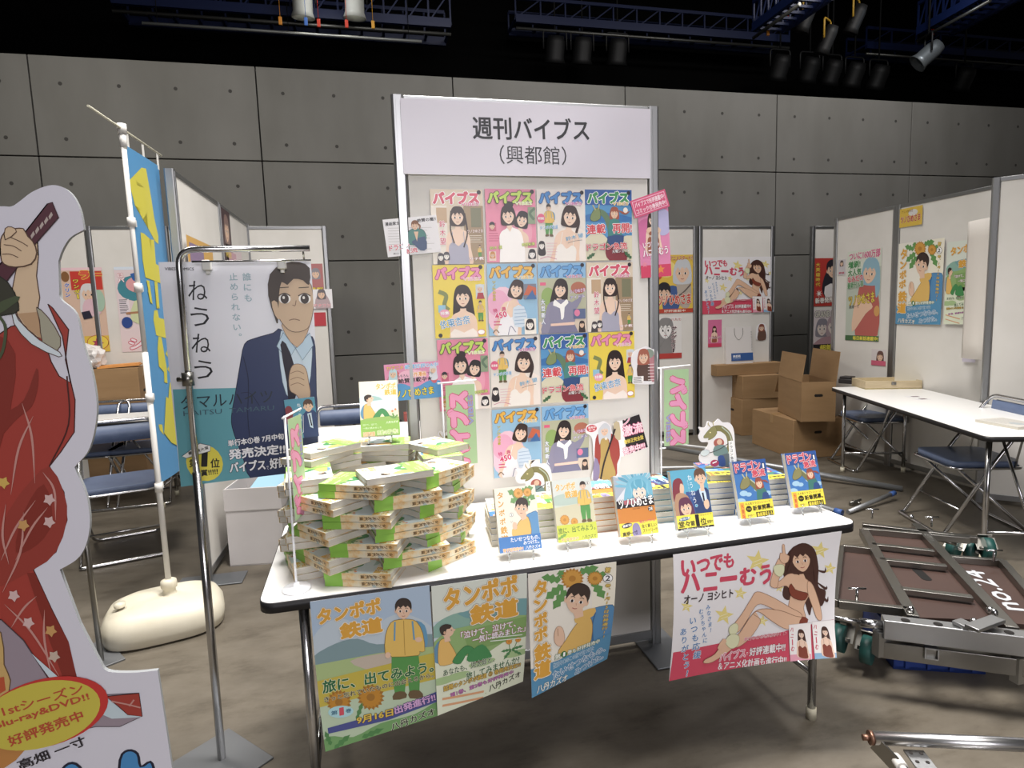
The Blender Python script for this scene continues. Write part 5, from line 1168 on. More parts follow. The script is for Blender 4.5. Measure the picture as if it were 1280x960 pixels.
for x, y, c in ((62, 624, '#d8b4b0'), (62, 652, '#d8b4b0'), (30, 656, '#d09a54'), (5, 603, '#d8b04c'), (18, 744, '#d8b4b0'), (36, 778, '#d8b4b0'), (64, 788, '#d09a54'), (68, 820, '#c9b09c')): A.star(x, y, 8, c, 10, .62, 5)
A.P([(-20, 780), (2, 774), (30, 800), (60, 846), (56, 860), (-20, 870)], '#9c8c98', 0, '#4c4048', 1.4); A.P([(40, 816), (62, 846), (74, 846)], '#c9dbe4'); A.P([(-30, 780), (2, 790), (6, 830), (14, 850), (4, 880), (-30, 880)], '#d0a860', 2, '#6a4c2c', 1.4); A.P([(-20, 850), (6, 845), (8, 862), (-10, 872)], '#c8502c')
A.P([(112, 866), (134, 868), (174, 866), (178, 895), (150, 908), (120, 908), (90, 915), (60, 926), (90, 895)], '#9c8c98', 0, '#4c4048', 1.2); A.P([(112, 870), (134, 872), (156, 890), (178, 896), (140, 898), (122, 890)], '#c3d6de'); A.P([(133, 870), (174, 866), (178, 895), (160, 893), (148, 882)], RED, 0, LN, 1); A.L([(140, 876), (160, 880), (176, 884)], 2.5, '#c98a80'); A.L([(162, 882), (168, 874)], 2.5, '#c98a80', 0)
A.P([(-40, 935), (0, 922), (60, 905), (20, 950), (-40, 990)], '#c8843c', 0)
A.E(56, 890, 82, 42, '#d8322c', -15, 36); A.E(50, 893, 78, 40.5, '#cfc03a', -15, 36)
A.T('1stシーズン', (4, 888), (104, 858), 17, '#c8482c', bold=.03); A.T('Blu-ray&DVD!!', (-6, 908), (112, 870), 14, '#c8482c', bold=.05); A.T('好評発売中', (12, 926), (104, 892), 18, '#c8482c', bold=.04)
A.T('高畑 一寸', (24, 956), (107, 924), 17, '#26222a', bold=.03)
A.P([(70, 990), (74, 968), (86, 954), (100, 958), (112, 985), (110, 1010), (72, 1010)], '#3f8fd0', 3, '#1c2038', 4); A.P([(148, 1000), (150, 950), (160, 938), (172, 942), (176, 958), (188, 952), (192, 965), (180, 985), (184, 1010), (150, 1010)], '#3f8fd0', 3, '#1c2038', 4)
# board outline in local metres, continued down to the floor
olm = [A.m(p) for p in ol]
bz = a0.z
pb = [Vector((olm[-1].x+ddx*(0-(botr.z)), bz)), Vector((olm[0].x-.1, bz))]
olm += pb
olm_in = olm
def back(p): return p
A2m = A.m
xs0 = min(p.x for p in olm)
class _W:  pass
A.m = lambda p: Vector(p)
o = A.build('cutout_standee', th=.008, step=.0002, outline=[tuple(p) for p in olm], edge=mat('#8c8f92', .7, 0, 'board_edge'))
pose(o, (a0.x, ST_Y, a0.z)); tag(o, 'large white cutout standee with a red kimono arm raising a sword', 'standee')

# ================================================================== nobori banner
bp = at(213, 738, z=.20)
bx_, by_ = -1.0, 3.02
r = empty('banner_flag', (bx_, by_, 0)); tag(r, 'tall narrow blue banner with yellow lettering on a white water tank base', 'banner')
b = MB()
L_, W_ = .50, .40
prof = [(0, .0), (.86, .0), (.97, .012), (1.0, .05), (.99, .085), (.90, .125), (.72, .145), (.4, .152), (0, .150)]
rings = []; N = 40
for s_, z in prof:
    if s_ == 0: rings.append([b.bm.verts.new((0, 0, z))]); continue
    ring = []
    for i in range(N):
        t = 2*math.pi*i/N; e = .62
        x = math.copysign(abs(math.cos(t))**e, math.cos(t)); y = math.copysign(abs(math.sin(t))**e, math.sin(t))
        dip = -.022*math.exp(-((x*s_+.65)**2+(y*s_)**2)*9) if z > .1 else 0
        ring.append(b.bm.verts.new((x*s_*L_/2, y*s_*W_/2, z+dip)))
    rings.append(ring)
for A_, B_ in zip(rings, rings[1:]):
    for i in range(N):
        vs = []
        for v in (A_[i % len(A_)], A_[(i+1) % len(A_)], B_[(i+1) % len(B_)], B_[i % len(B_)]):
            if v not in vs: vs.append(v)
        if len(vs) > 2: f = b.bm.faces.new(vs); f.smooth = True
TANK = noisy('tank_plastic', [(.3, '#cfc8b4'), (.7, '#ddd7c5')], 5, 4, (.4, .5))
tk = b.build('water_tank', TANK, r); tk.rotation_euler = (0, 0, R_(14))
b = MB(); b.lathe([(.036, .146), (.028, .156), (.026, .175), (.034, .182), (.035, .20), (.033, .215), (.020, .222), (0, .222)], 20, (0.02, .02, 0)); b.build('collar', TANK, r)
b = MB(); b.lathe([(.022, .140), (.024, .158), (0, .160)], 14, (-.17, -.04, 0)); b.build('filler_cap', TANK, r)
PT = at(152, 158, Y=3.12)-Vector((bx_, by_, 0)); PB = Vector((.02, .02, .20))
WP = mat('#dcdad6', .35, 0, 'white_pole')
def pp(t): return PB+(PT-PB)*t
b = MB(); b.tube([PB, pp(.52)], .0125, 12); b.tube([pp(.52), PT], .0105, 12); b.build('pole', WP, r)
b = MB(); b.tube([pp(.985), pp(1.0)+Vector((0, 0, .01))], .019, 14); b.tube([pp(.955), pp(.985)], .014, 12); b.build('pole_head', WP, r)
bz_ = PT.z-.01
e0 = at(118, 133, z=bz_)-Vector((bx_, by_, 0)); e1 = at(198, 192, z=bz_)-Vector((bx_, by_, 0))
dd = (e1-PT); dd.z = 0; dd.normalize()
b = MB(); b.tube([PT-dd*.30+Vector((0, 0, -.01)), PT+dd*.46+Vector((0, 0, -.01))], .005, 10); b.build('cross_arm', mat('#cbc8b4', .5, 0, 'arm_plastic'), r)
pxv = dd; cw, ch = .385, 1.54
def zb1(x, y): return (140+x/4.36, 180+y/4.36)
def zb2(x, y): return (150+x/4.18, 380+y/4.18)
A = Art(cw, ch, '#4a8fc6', quad=[(161, 186), (197.5, 212), (216, 600), (186, 622)])
YEL = '#c9bf34'
for zf, q in ((zb1, [(163, 155), (185, 160), (205, 340), (215, 450), (232, 560), (230, 605), (215, 590), (205, 440), (125, 385), (110, 300), (105, 232), (180, 300)]),
              (zb1, [(145, 540), (160, 545), (165, 680), (190, 690), (192, 580), (208, 580), (212, 720), (240, 740), (240, 835), (160, 800), (150, 700)]),
              (zb1, [(163, 815), (176, 818), (187, 950), (179, 945)]), (zb1, [(200, 820), (215, 825), (219, 975), (205, 975)]),
              (zb2, [(118, 0), (128, 0), (134, 66), (127, 66)]), (zb2, [(152, 15), (165, 18), (168, 95), (156, 92)]),
              (zb2, [(145, 110), (160, 108), (165, 150), (200, 160), (200, 262), (150, 245), (140, 160)]), (zb2, [(158, 250), (172, 255), (190, 420), (190, 500), (176, 495), (176, 440), (155, 410), (152, 320), (165, 330)]),
              (zb2, [(205, 302), (228, 340), (208, 378), (188, 345)]), (zb2, [(212, 385), (235, 412), (210, 458), (193, 425)]),
              (zb2, [(200, 495), (218, 498), (228, 725), (245, 840), (195, 810), (165, 760), (190, 700), (180, 570), (190, 580), (205, 700), (215, 725)]), (zb2, [(145, 715), (160, 715), (165, 770), (150, 745)])):
    A.P([zf(*p) for p in q], YEL)
f = A.build('banner_cloth', r, th=.0012, step=.0008, warp=lambda x, y, z: (x, y, z+.010*math.sin(x*6+.6)*(.3+(-y/ch))), cuts=20)
top = PT+dd*.018+Vector((0, 0, -.075))
up_ = (PT-pp(.3)+Vector((.02, -.02, 0))).normalized(); up_ = (up_-dd*up_.dot(dd)).normalized(); nn = dd.cross(up_).normalized()
f.matrix_local = Matrix.Translation(top) @ Matrix((dd, up_, dd.cross(up_))).transposed().to_4x4()
for t in (.05, .22, .40):
    b = MB(); q0 = PT+dd*(t)+Vector((0, 0, -.008)); b.bar(q0, q0+Vector((0, 0, -.085))-up_*0, .002, .022, dd); b.build('cloth_tab', WP, r)
for t in (.22, .42, .66, .80):
    q0 = pp(t); b = MB(); b.tube([q0-up_*.02, q0+up_*.02], .017, 12); b.bar(q0, q0+dd*.05, .006, .03); b.build('pole_clip', WP, r)
# ================================================================== posters on the back panels
def simple_poster(tl, tr, bl, name, label, draw, cat='poster', units=None, **k):
    w, h = size(tl, tr, bl, **k)
    A = Art(w, h); draw(A, 100*h/w); return pin(A, name, tl, tr, bl, label, cat, **k)
def p_yellow(A, H):
    A.R(0, 0, 100, H, '#e6bd3c'); A.E(30, H*.24, 26, 20, '#f0d878'); A.P([(20, 118), (30, 78), (56, 74), (66, 100), (60, 130), (30, 136)], '#3f5c9c', 3); A.P([(54, 40), (82, 36), (96, 80), (90, 124), (66, 120), (58, 80)], '#b9ab9c', 3); head(A, 72, 40, 1.9, '#c9ccd2', SK, 0, 1, 'bob'); head(A, 24, 90, 1.6, '#26222a', SK, 0, 1, 'short')
    A.L([(30, 112), (70, 92), (94, 70)], 3, '#6a5c58', 3); A.T('TVアニメスタート!!', (30, 8), (98, 7), 10, '#c8402c', '#f4e8c0', .06, .05); A.E(10, 50, 9, 8, '#d8442c'); A.T('ツノひめさま', (8, H-30), (94, H-34), 24, '#d8342c', '#f4ecd8', .07, .07); A.R(0, H-10, 100, H, '#c8402c'); A.T('好評連載中', (24, H-5), (80, H-5), 6, '#f4e8d8', bold=.03)
simple_poster((817, 319), (865, 319), (817, 392), 'poster', 'yellow and red poster on the back panel right of booth', p_yellow, Y=BY)
def p_mono(A, H):
    A.R(0, 0, 100, H, '#e4e2e0'); head(A, 40, 40, 2.4, '#8a8888', '#efedec', 0, 1, 'long'); A.L([(10, 20), (40, 60), (20, 100)], 1, '#777'); A.L([(60, 10), (40, 50), (70, 90)], 1, '#777'); A.V('サングェリー', (72, 30), (68, H-20), 22, '#2a2628', '#f4d4d8', .08, .06); A.T('八九七', (60, 8), (98, 8), 9, '#c83030'); A.R(0, H-18, 100, H, '#c83c38')
simple_poster((817, 397), (851, 397), (817, 449), 'poster', 'monochrome portrait poster with red strip, below the yellow one', p_mono, Y=BY)
def p_pinkslip(A, H):
    A.R(0, 0, 100, H, '#e06a9c'); girl(A, 46, 60, 1.1, '#46261c', '#a0563c'); A.T('いつでもハニーむう', (6, H*.66), (94, H*.64), 18, '#f8eef4', '#c83c6c', .06, .05); A.R(0, H-24, 100, H, '#dc3c60')
simple_poster((884, 400), (901, 398), (886, 434), 'announcement_card', 'small pink card on the back panel left of paper bag', p_pinkslip, 'card', Y=BY)
A = Art(*size((943, 404), (958, 404), (943, 425), Y=BY), quad=[(0, 0), (100, 0), (100, 140), (0, 140)])
A.P([(20, 140), (30, 60), (70, 50), (90, 90), (84, 140)], '#6a4a3c', 3); head(A, 50, 40, 2, '#8c4a3c')
o = A.build('character_cutout', th=.002, outline=spline([(10, 40), (40, 4), (80, 10), (98, 60), (92, 132), (50, 140), (6, 130)], 4, True), step=.0004); a = at(943, 404, Y=BY); pose(o, (a.x, BY-.019, a.z)); tag(o, 'small figure cut-out pinned beside the paper bag', 'cut-out')
def p_red(A, H):
    A.R(0, 0, 100, H, '#c8342c'); A.P([(30, 90), (44, 40), (70, 36), (96, 60), (96, 110), (50, 120)], '#2c2a34', 3); head(A, 64, 34, 1.8, '#2a2630', SK, -8, 1, 'short'); A.P([(40, 84), (80, 76), (84, 116), (46, 122)], '#e8e4e4', 2); A.V('大英雄時代', (14, 12), (16, 84), 16, '#f0c83c', '#7c1c1c', .06, .05); A.T('新巻発売中!!', (8, H-16), (94, H-20), 16, '#f4ece4', '#5c1414', .06, .06); A.star(20, 104, 12, '#f4ece4', 0, .3, 8)
simple_poster((1016, 323), (1052, 323), (1016, 383), 'poster', 'red poster with a dark clad figure on the right back panel', p_red, Y=BY)
def p_grand(A, H):
    A.R(0, 0, 100, H, '#d8ccd0'); A.T('GRAND KING', (4, 12), (98, 12), 18, '#d8d4c8', '#26222a', .08, .08); head(A, 30, 54, 1.8, '#8c8894', '#e8d8d0'); head(A, 70, 50, 2, '#b49ca4', '#e8d8d0', 0, 1, 'bob'); A.P([(0, 110), (30, 84), (70, 84), (100, 110)], '#b48c94', 3); A.R(0, 104, 100, H-6, '#2a262a'); A.T('超新星', (24, 116), (88, 114), 18, '#ead83c', bold=.07); A.T('巻頭カラー', (44, H-18), (98, H-20), 18, '#ead83c', '#26222a', .04, .07); A.R(2, 122, 24, H-8, '#d8345c'); A.T('連載', (4, H-16), (22, H-16), 8, '#fff', bold=.04)
simple_poster((1016, 388), (1051, 388), (1016, 448), 'poster', 'poster with bold black and yellow lettering under the red one', p_grand, Y=BY)
# left back panels
def p_shonen(A, H):
    A.R(0, 0, 100, H, '#dcb8a0'); A.R(0, 0, 100, 8, '#f0c8d0'); A.R(22, 10, 98, 60, '#d8382c'); A.T('ラー', (46, 20), (98, 20), 20, '#e8543c', '#f0d83c', .06, .12); A.V('ワンダー', (34, 30), (36, 84), 16, '#f0d83c', '#26222a', .07, .06); A.V('クリン', (12, 40), (12, 80), 14, '#3f6cd0', '#e8e4f0', .07, .06); A.E(10, 24, 10, 14, '#8c5c34'); head(A, 62, 70, 1.7, '#d8d4d4', SK, 0, 1, 'long'); A.P([(50, 90), (80, 88), (88, 124), (46, 130)], '#e0b8c4', 3); A.E(86, 90, 14, 30, '#a4c4ac'); A.P([(40, 120), (60, 116), (66, 136), (44, 140)], '#2c2a3c'); A.R(40, H-44, 100, H, '#e6bd3c'); A.E(72, H-26, 26, 20, '#f0d03c', ol='#c8503c', ow=1.5); A.star(72, H-24, 15, '#b43c5c', 0, .5, 7)
simple_poster((76, 335), (128, 335), (76, 441), 'poster', 'red and yellow magazine poster beside the cutout standee', p_shonen, Y=BY)
def p_shiro(A, H):
    A.R(0, 0, 100, H, '#e4d0d4'); A.R(0, 0, 100, 8, '#d8e4f4'); A.E(50, 60, 46, 36, '#3c8c9c'); A.E(56, 50, 30, 22, '#e8a0a4'); A.P([(40, 20), (90, 14), (96, 44), (60, 50)], '#2c64b8', 2); head(A, 84, 84, 2, '#e8c4b0'); A.P([(30, 150), (44, 96), (70, 100), (74, 160)], '#cfd8a4', 2); A.R(4, 90, 30, 130, '#e8dce4'); block_lines(A, 5, 92, 28, 128, 8, '#5c5460', 2); A.E(20, 156, 14, 16, '#2c4c9c'); A.L([(20, 130), (80, 126)], 6, '#b47c54', 0); A.V('日パ', (14, 16), (16, 44), 18, '#fff', '#d8345c', .08, .05); A.T('シロ', (20, H-22), (96, H-24), 28, '#f4e4ec', '#d8345c', .07, .07)
simple_poster((143, 334), (192, 334), (143, 440), 'poster', 'teal and pink poster left of the banner pole', p_shiro, Y=BY)
# right-hand panel of the left side
def p_strip(A, H):
    A.R(0, 0, 100, H, '#d8d4d4'); A.R(20, 0, 100, H*.45, '#b86c6c'); head(A, 60, H*.16, 2, '#8c8890'); A.T('連載', (20, H*.4), (96, H*.4), 16, '#e6c83c', '#3a2c2c', .06, .05); A.R(0, H*.78, 100, H, '#c8303c')
simple_poster((380, 330), (403, 330), (380, 408), 'poster', 'narrow grey poster with red foot beside the tall hanging poster', p_strip, Y=BY)
A = Art(*size((388, 362), (415, 362), (388, 386), Y=BY)); H = 100*A.h/A.w
A.P([(20, H), (30, 30), (70, 24), (90, H)], '#b8a0a4', 3); head(A, 50, 24, 1.6, '#6c6468'); A.T('アタコン', (10, H-14), (90, H-16), 14, '#d8445c', '#fff', .06, .05)
pin(A, 'announcement_card', (388, 362), (415, 362), (388, 386), 'white card overhanging the panel edge beside hanging poster', 'card', None, None, .012, Y=BY)
# left receding partition: prints seen obliquely
def pinL(px, py, w, h, name, label, draw, cat='poster'):
    a = at(px, py, X=LX+.02); A = Art(w, h); draw(A, 100*h/w); o = A.build(name, th=.0006, step=.0004)
    o.matrix_world = Matrix.Translation((LX+.0065+.03, a.y, a.z)) @ Matrix.Rotation(R_(90), 4, 'Z') @ Matrix.Rotation(R_(90), 4, 'X'); tag(o, label, cat)
pinL(228, 293, .55, .38, 'poster', 'orange and purple poster on the near receding partition', lambda A, H: (A.R(0, 0, 100, H, '#d8a44c'), A.R(8, 6, 60, 40, '#8c7498'), A.E(30, 50, 16, 14, '#c87c6c'), A.star(70, 30, 14, '#e8d43c'), A.T('大好評', (50, 56), (96, 54), 14, '#f4ecd8', '#8c3c2c', .06, .05)))
pinL(272, 258, .26, .37, 'poster', 'dark portrait print high on the far receding partition', lambda A, H: (A.R(0, 0, 100, H, '#4c3438'), head(A, 50, 50, 2.4, '#8c6c64'), A.T('開始', (20, H-30), (84, H-30), 18, '#e8c83c', bold=.04)))
pinL(279, 303, .5, .3, 'poster', 'pale pink print low on the far receding partition', lambda A, H: (A.R(0, 0, 100, H, '#e0ccd0'), A.R(10, 10, 60, 30, '#cf9cac'), A.E(70, 40, 14, 12, '#a4bca0')))
# right partition prints
def p_hornbig(A, H):
    A.R(0, 0, 100, H, '#b9c4b4'); A.P([(0, 0), (100, 0), (100, 40), (0, 60)], '#d4dccc'); A.P([(30, H-14), (38, 86), (62, 72), (92, 90), (96, H-14)], '#c05c54', 3); A.P([(20, H-20), (30, 110), (60, 112), (80, 130), (60, 146)], SK, 3); A.P([(48, 70), (50, 30), (72, 18), (94, 34), (98, 90), (88, 110), (80, 70)], '#88b4c8', 3); head(A, 68, 52, 1.9, '#88b4c8', SK, 8)
    A.T('ついに1600万部', (6, 12), (96, 10), 18, '#d85c8c', '#f0ece4', .06, .07); A.T('増刷!', (4, 32), (40, 30), 16, '#3c8c4c', '#f0ece4', .06, .07); A.T('大人気', (4, 50), (44, 48), 16, '#3c8c4c', '#f0ece4', .06, .07); A.T('なみだの', (4, 66), (50, 62), 14, '#d8405c', '#f0ece4', .06, .06); A.T('最新刊入荷', (4, 80), (52, 76), 14, '#3c8c4c', '#f0ece4', .06, .06)
    A.T('ツノひめさま', (8, 116), (84, 108), 24, '#e0c43c', '#6c4c2c', .06, .07); A.T('高畑一寸', (10, 130), (40, 128), 8, '#3a3438'); A.E(92, 140, 8, 12, '#d89c54'); A.R(0, H-12, 100, H, '#3c6c3c'); A.T('毎日新話連載中!', (24, H-6), (98, H-6), 9, '#ead83c', bold=.05)
t3 = ((1062, 315), (1105, 305), (1062, 425)); w, h = size(*t3, X=RX); A = Art(w, h); p_hornbig(A, 100*h/w); pin(A, 'poster', *t3, 'poster of a blue haired girl in red on the right partition', X=RX)
t3 = ((1127, 262), (1156, 257), (1127, 285)); w, h = size(*t3, X=RX); A = Art(w, h, '#e0b83c'); H = 100*h/w; A.E(60, 20, 20, 12, '#d8d4d0'); A.T('ツノひめさま', (8, H*.6), (92, H*.58), 24, '#c8302c', '#f0e4c0', .06, .07); A.T('アニメ化決定', (10, 12), (60, 12), 10, '#8c5c1c'); pin(A, 'announcement_card', *t3, 'yellow card with red lettering high on the right partition', 'card', X=RX)
t3 = ((1092, 436), (1110, 433), (1092, 456)); w, h = size(*t3, X=RX); A = Art(w, h, '#d8d0d0'); H = 100*h/w; head(A, 60, 40, 2, '#6c4c44'); A.R(0, H*.7, 100, H, '#d8607c'); pin(A, 'announcement_card', *t3, 'small card with pink foot below the blue haired girl poster', 'card', X=RX)
t3 = ((1050, 325), (1059, 322), (1050, 344)); w, h = size(*t3, X=RX); A = Art(w, h, '#c8c4c8'); H = 100*h/w; head(A, 50, 40, 2, '#5c4c4c'); A.T('開催', (16, H-20), (88, H-22), 20, '#c8405c', bold=.04); pin(A, 'announcement_card', *t3, 'small grey card at the far edge of the right partition', 'card', X=RX)
t3 = ((1206, 436), (1222, 432), (1206, 452)); w, h = size(*t3, X=RX); A = Art(w, h, '#c4bccc'); H = 100*h/w; head(A, 50, 36, 1.8, '#5c4c5c'); pin(A, 'announcement_card', *t3, 'small pale card below the sitting youth poster on partition', 'card', X=RX)
# plain sheet hanging from the near right panel
a = at(1223, 275, X=4.10); b2 = at(1243, 273, Y=3.37)
b = MB()
x0, x1 = Vector((4.10, 3.52, 0)), Vector((4.05, 3.30, 0)); zt_, zb = at(1225, 275, X=4.10).z, at(1214, 448, X=4.10).z
N = 10
rows = []
for j in range(9):
    z = zt_+(zb-zt_)*j/8; row = []
    for i in range(N+1):
        t = i/N; p = x0+(x1-x0)*t; off = .015*math.sin(t*3.0)*(.4+j/8); row.append(b.bm.verts.new((p.x-off, p.y, z)))
    rows.append(row)
for j in range(8):
    for i in range(N):
        f = b.bm.faces.new((rows[j][i], rows[j][i+1], rows[j+1][i+1], rows[j+1][i])); f.smooth = True
o = b.build('hanging_sheet', mat('#dcd6cf', .6, 0, 'plain_sheet')); md = o.modifiers.new('thick', 'SOLIDIFY'); md.thickness = .0015; tag(o, 'plain white sheet hanging before the right edge panel', 'paper sheet')

# ================================================================== cardboard boxes
def carton(c, d, rz, label, handle=0, open_=False, name='cardboard_box', tape=False, m=CARD, handles=(0,)):
    """c: centre of the base, d: size; handle holes on the local -y and +x faces"""
    r = empty(name, c, R_(rz)); tag(r, label, 'box')
    x, y, z = d; t = .006
    b = MB()
    if open_:
        b.box((0, 0, t/2), (x, y, t))
        for s in (-1, 1): b.box((s*(x/2-t/2), 0, z/2), (t, y, z)); b.box((0, s*(y/2-t/2), z/2), (x-2*t, t, z))
    else: b.box((0, 0, z/2), d, .004)
    b.build('box_body', m, r)
    if not open_:
        b = MB(); b.box((0, 0, z+.0005), (x-.01, .05, .0012)); b.box((-x/2-.0004, 0, z-.04), (.0012, .05, .08)); b.box((x/2+.0004, 0, z-.04), (.0012, .05, .08)); b.build('tape', mat('#9a7a50', .35, 0, 'packing_tape'), r)
    for h in handles:
        b = MB()
        pl = rrect(-.036, -.012, .036, .012, .0115, 4)
        if h == 1: b.prism(pl, -.0012, .0012); o = b.build('handle_hole', mat('#1a1410', .95, 0, 'hole_dark'), r); o.matrix_local = Matrix.Translation((0, -y/2, z*.66)) @ Matrix.Rotation(R_(90), 4, 'X')
        if h == 2: b.prism(pl, -.0012, .0012); o = b.build('handle_hole', mat('#1a1410', .95, 0, 'hole_dark'), r); o.matrix_local = Matrix.Translation((x/2, 0, z*.66)) @ Matrix.Rotation(R_(90), 4, 'Z') @ Matrix.Rotation(R_(90), 4, 'X')
        if h == 3: b.prism(pl, -.0012, .0012); o = b.build('handle_hole', mat('#1a1410', .95, 0, 'hole_dark'), r); o.matrix_local = Matrix.Translation((-x/2, 0, z*.66)) @ Matrix.Rotation(R_(90), 4, 'Z') @ Matrix.Rotation(R_(90), 4, 'X')
    if open_:
        for s, ax, L, ang in open_:
            b = MB()
            if ax == 'y': b.bar((0, s*y/2, z), (0, s*(y/2+L*math.cos(R_(ang))), z+L*math.sin(R_(ang))), x, .005)
            else: b.bar((s*x/2, 0, z), (s*(x/2+L*math.cos(R_(ang))), 0, z+L*math.sin(R_(ang))), y, .005)
            b.build('flap', CARD, r)
    return r
def near(N, w, d, h, rz, z, label, **k):     # N: corner nearest the camera
    c, s_ = math.cos(R_(rz)), math.sin(R_(rz))
    return carton((N.x+w/2*c-d/2*s_, N.y+w/2*s_+d/2*c, z), (w, d, h), rz, label, **k)
N1 = at(991, 574, z=0); E1 = at(1028, 564, z=0); F1 = at(940, 554, z=0)
ra = math.degrees(math.atan2(F1.y-N1.y, F1.x-N1.x))-90; hz1 = at(986, 526, Y=N1.y).z
near(N1, (E1-N1).length, (F1-N1).length, hz1, ra, 0, 'closed cardboard box on floor under the open one', handles=(1,))
N2 = at(1001, 527.7, z=hz1+.001); E2 = at(1044, 527, z=hz1+.001); F2 = at(953, 515, z=hz1+.001)
ra2 = math.degrees(math.atan2(E2.y-N2.y, E2.x-N2.x)); h2 = at(1005.8, 477.7, Y=N2.y).z-hz1
near(N2, (E2-N2).length, (F2-N2).length, h2, ra2, hz1+.001, 'open cardboard box with raised flaps beside the right table', open_=[(-1, 'x', .24, 98), (1, 'x', .26, 84), (1, 'y', .2, -60)], handles=(1,))
N3 = at(927, 545, z=0); h3 = at(924.5, 500, Y=N3.y).z
near(N3, .5, .40, h3, -4, 0, 'cardboard box on the floor, lowest of the rear stack', handles=(3,))
N4 = at(928, 499.6, z=h3+.001); h4 = at(928, 470.5, Y=N4.y).z-h3
near(N4, .46, .34, h4, -6, h3+.001, 'cardboard box in the middle of the rear stack', handles=())
N5 = at(896, 470.6, z=h3+h4+.002); h5 = at(896, 457, Y=N5.y).z-h3-h4
near(N5, .80, .26, h5, -2, h3+h4+.002, 'long flat cardboard box on top of the rear stack', handles=())
zl5 = h3+h4+h5+.003; by0 = N5.y+.12
# paper bag on the long box
r = empty('paper_bag', (at(921, 452, Y=by0).x, by0, zl5), R_(-3)); tag(r, 'white paper bag with a blue band on the long flat box', 'bag')
zt_ = .40
b = MB()
P0 = [(-.16, -.06), (.16, -.06), (.16, .06), (-.16, .06)]; P1 = [(-.155, -.025), (.155, -.025), (.155, .025), (-.155, .025)]
lo = [b.bm.verts.new((x, y, 0)) for x, y in P0]; hi = [b.bm.verts.new((x, y, zt_)) for x, y in P1]
b.bm.faces.new(lo[::-1]); [b.bm.faces.new((lo[i], lo[(i+1) % 4], hi[(i+1) % 4], hi[i])) for i in range(4)]
b.build('bag_body', mat('#d8d4d2', .5, 0, 'bag_paper'), r)
A = Art(.26, .085, '#2f5aa0'); A.P([(0, 0), (0, 0), (0, 0)], '#2f5aa0'); A.T('興都館', (8, 14), (42, 13), 11, '#e8ecf4', bold=.04); A.T('KOTOKAN', (8, 24), (42, 24), 3.5, '#c8d4e8')
o = A.build('blue_band', r, th=.001, step=.0004); o.matrix_local = Matrix.Translation((-.10, -.0555, .115)) @ Matrix.Rotation(R_(90-5), 4, 'X')
A = Art(.012, .24); A.V('興都館の漫画雑誌', (50, 60), (50, 1900), 80, '#5c5c64'); o = A.build('side_lettering', r, th=.0004, sheet=False, step=.0004); o.matrix_local = Matrix.Translation((.138, -.041, .36)) @ Matrix.Rotation(R_(90-5), 4, 'X')
b = MB(); b.tube(spline([(-.05, -.030, zt_-.01), (-.045, -.034, zt_-.09), (0, -.038, zt_-.14), (.045, -.034, zt_-.09), (.05, -.030, zt_-.01)], 5), .0025, 6); b.build('handle', mat('#8c8884', .6, 0, 'cord'), r)
# ---- left stack behind chairs
kl = at(150, 600, z=0)
lx = at(146, 500, Y=5.45).x
BXL = at(143, 480, Y=5.82)
carton((BXL.x-.0, 5.84, 0), (.44, .27, .45), 2, 'cardboard box on the floor behind the left chairs', handles=())
carton((BXL.x-.0, 5.84, .452), (.44, .27, at(140, 460, Y=5.8).z-.452), 2, 'cardboard box holding an orange envelope, behind the blue chair backs', handles=(2,))
zb = at(140, 460, Y=5.8).z+.002
b = MB(); b.prism(rrect(-.15, -.10, .16, .10, .01), 0, .012); b.prism(rrect(-.13, -.09, .15, .08, .01), .012, .022)
for v in b.bm.verts: v.co.z += .05*max(0, v.co.x)**1.2*2
o = b.build('envelope', noisy('orange_paper', [(.3, '#c98a48'), (.7, '#d89a58')], 6, 3)); o.location = (BXL.x+.05, 5.83, zb); o.rotation_euler = (0, 0, .2); tag(o, 'orange padded envelope lying on the left cardboard box', 'envelope')
b = MB(); bmesh.ops.create_icosphere(b.bm, subdivisions=3, radius=.11)
rnd = random.Random(3)
for v in b.bm.verts: v.co *= 1+rnd.uniform(-.22, .22); v.co.z = max(-.085, v.co.z)
o = b.build('plastic_bag', mat('#d6d2d0', .25, 0, 'crinkled_plastic')); o.location = (BXL.x-.16, 5.82, zb+.09); tag(o, 'crumpled white plastic bag beside the orange envelope', 'bag')
# ---- white box by the left partition
wb0, wb1 = at(293, 709, z=0), at(353, 705, z=0)
WBW = (wb1-wb0).length
r = empty('storage_box', ((wb0.x+wb1.x)/2+.02, (wb0.y+wb1.y)/2+.19, 0), math.atan2(wb1.y-wb0.y, wb1.x-wb0.x)); tag(r, 'white open storage box beside the receding left partition', 'box')
hz = at(288, 612, Y=wb0.y).z; x, y, t = WBW+.04, .36, .008
WB = noisy('white_card', [(.3, '#c4c0c0'), (.7, '#cecaca')], 3, 3)
b = MB(); b.box((0, 0, t/2), (x, y, t))
for s in (-1, 1): b.box((s*(x/2-t/2), 0, hz/2), (t, y, hz)); b.box((0, s*(y/2-t/2), hz/2), (x-2*t, t, hz))
b.build('box_body', WB, r)
b = MB(); zl = hz*.72
b.box((0, -y/2-.002, (zl+hz)/2), (x+.008, .004, hz-zl)); b.box((x/2+.002, 0, (zl+hz)/2), (.004, y, hz-zl)); b.build('collar', WB, r)
b = MB(); b.bar((.05, -.10, hz-.05), (.10, .17, hz+.05), x-.08, .004, bev=.001); b.build('blue_folder', mat('#9cc4dc', .4, 0, 'blue_folder'), r)

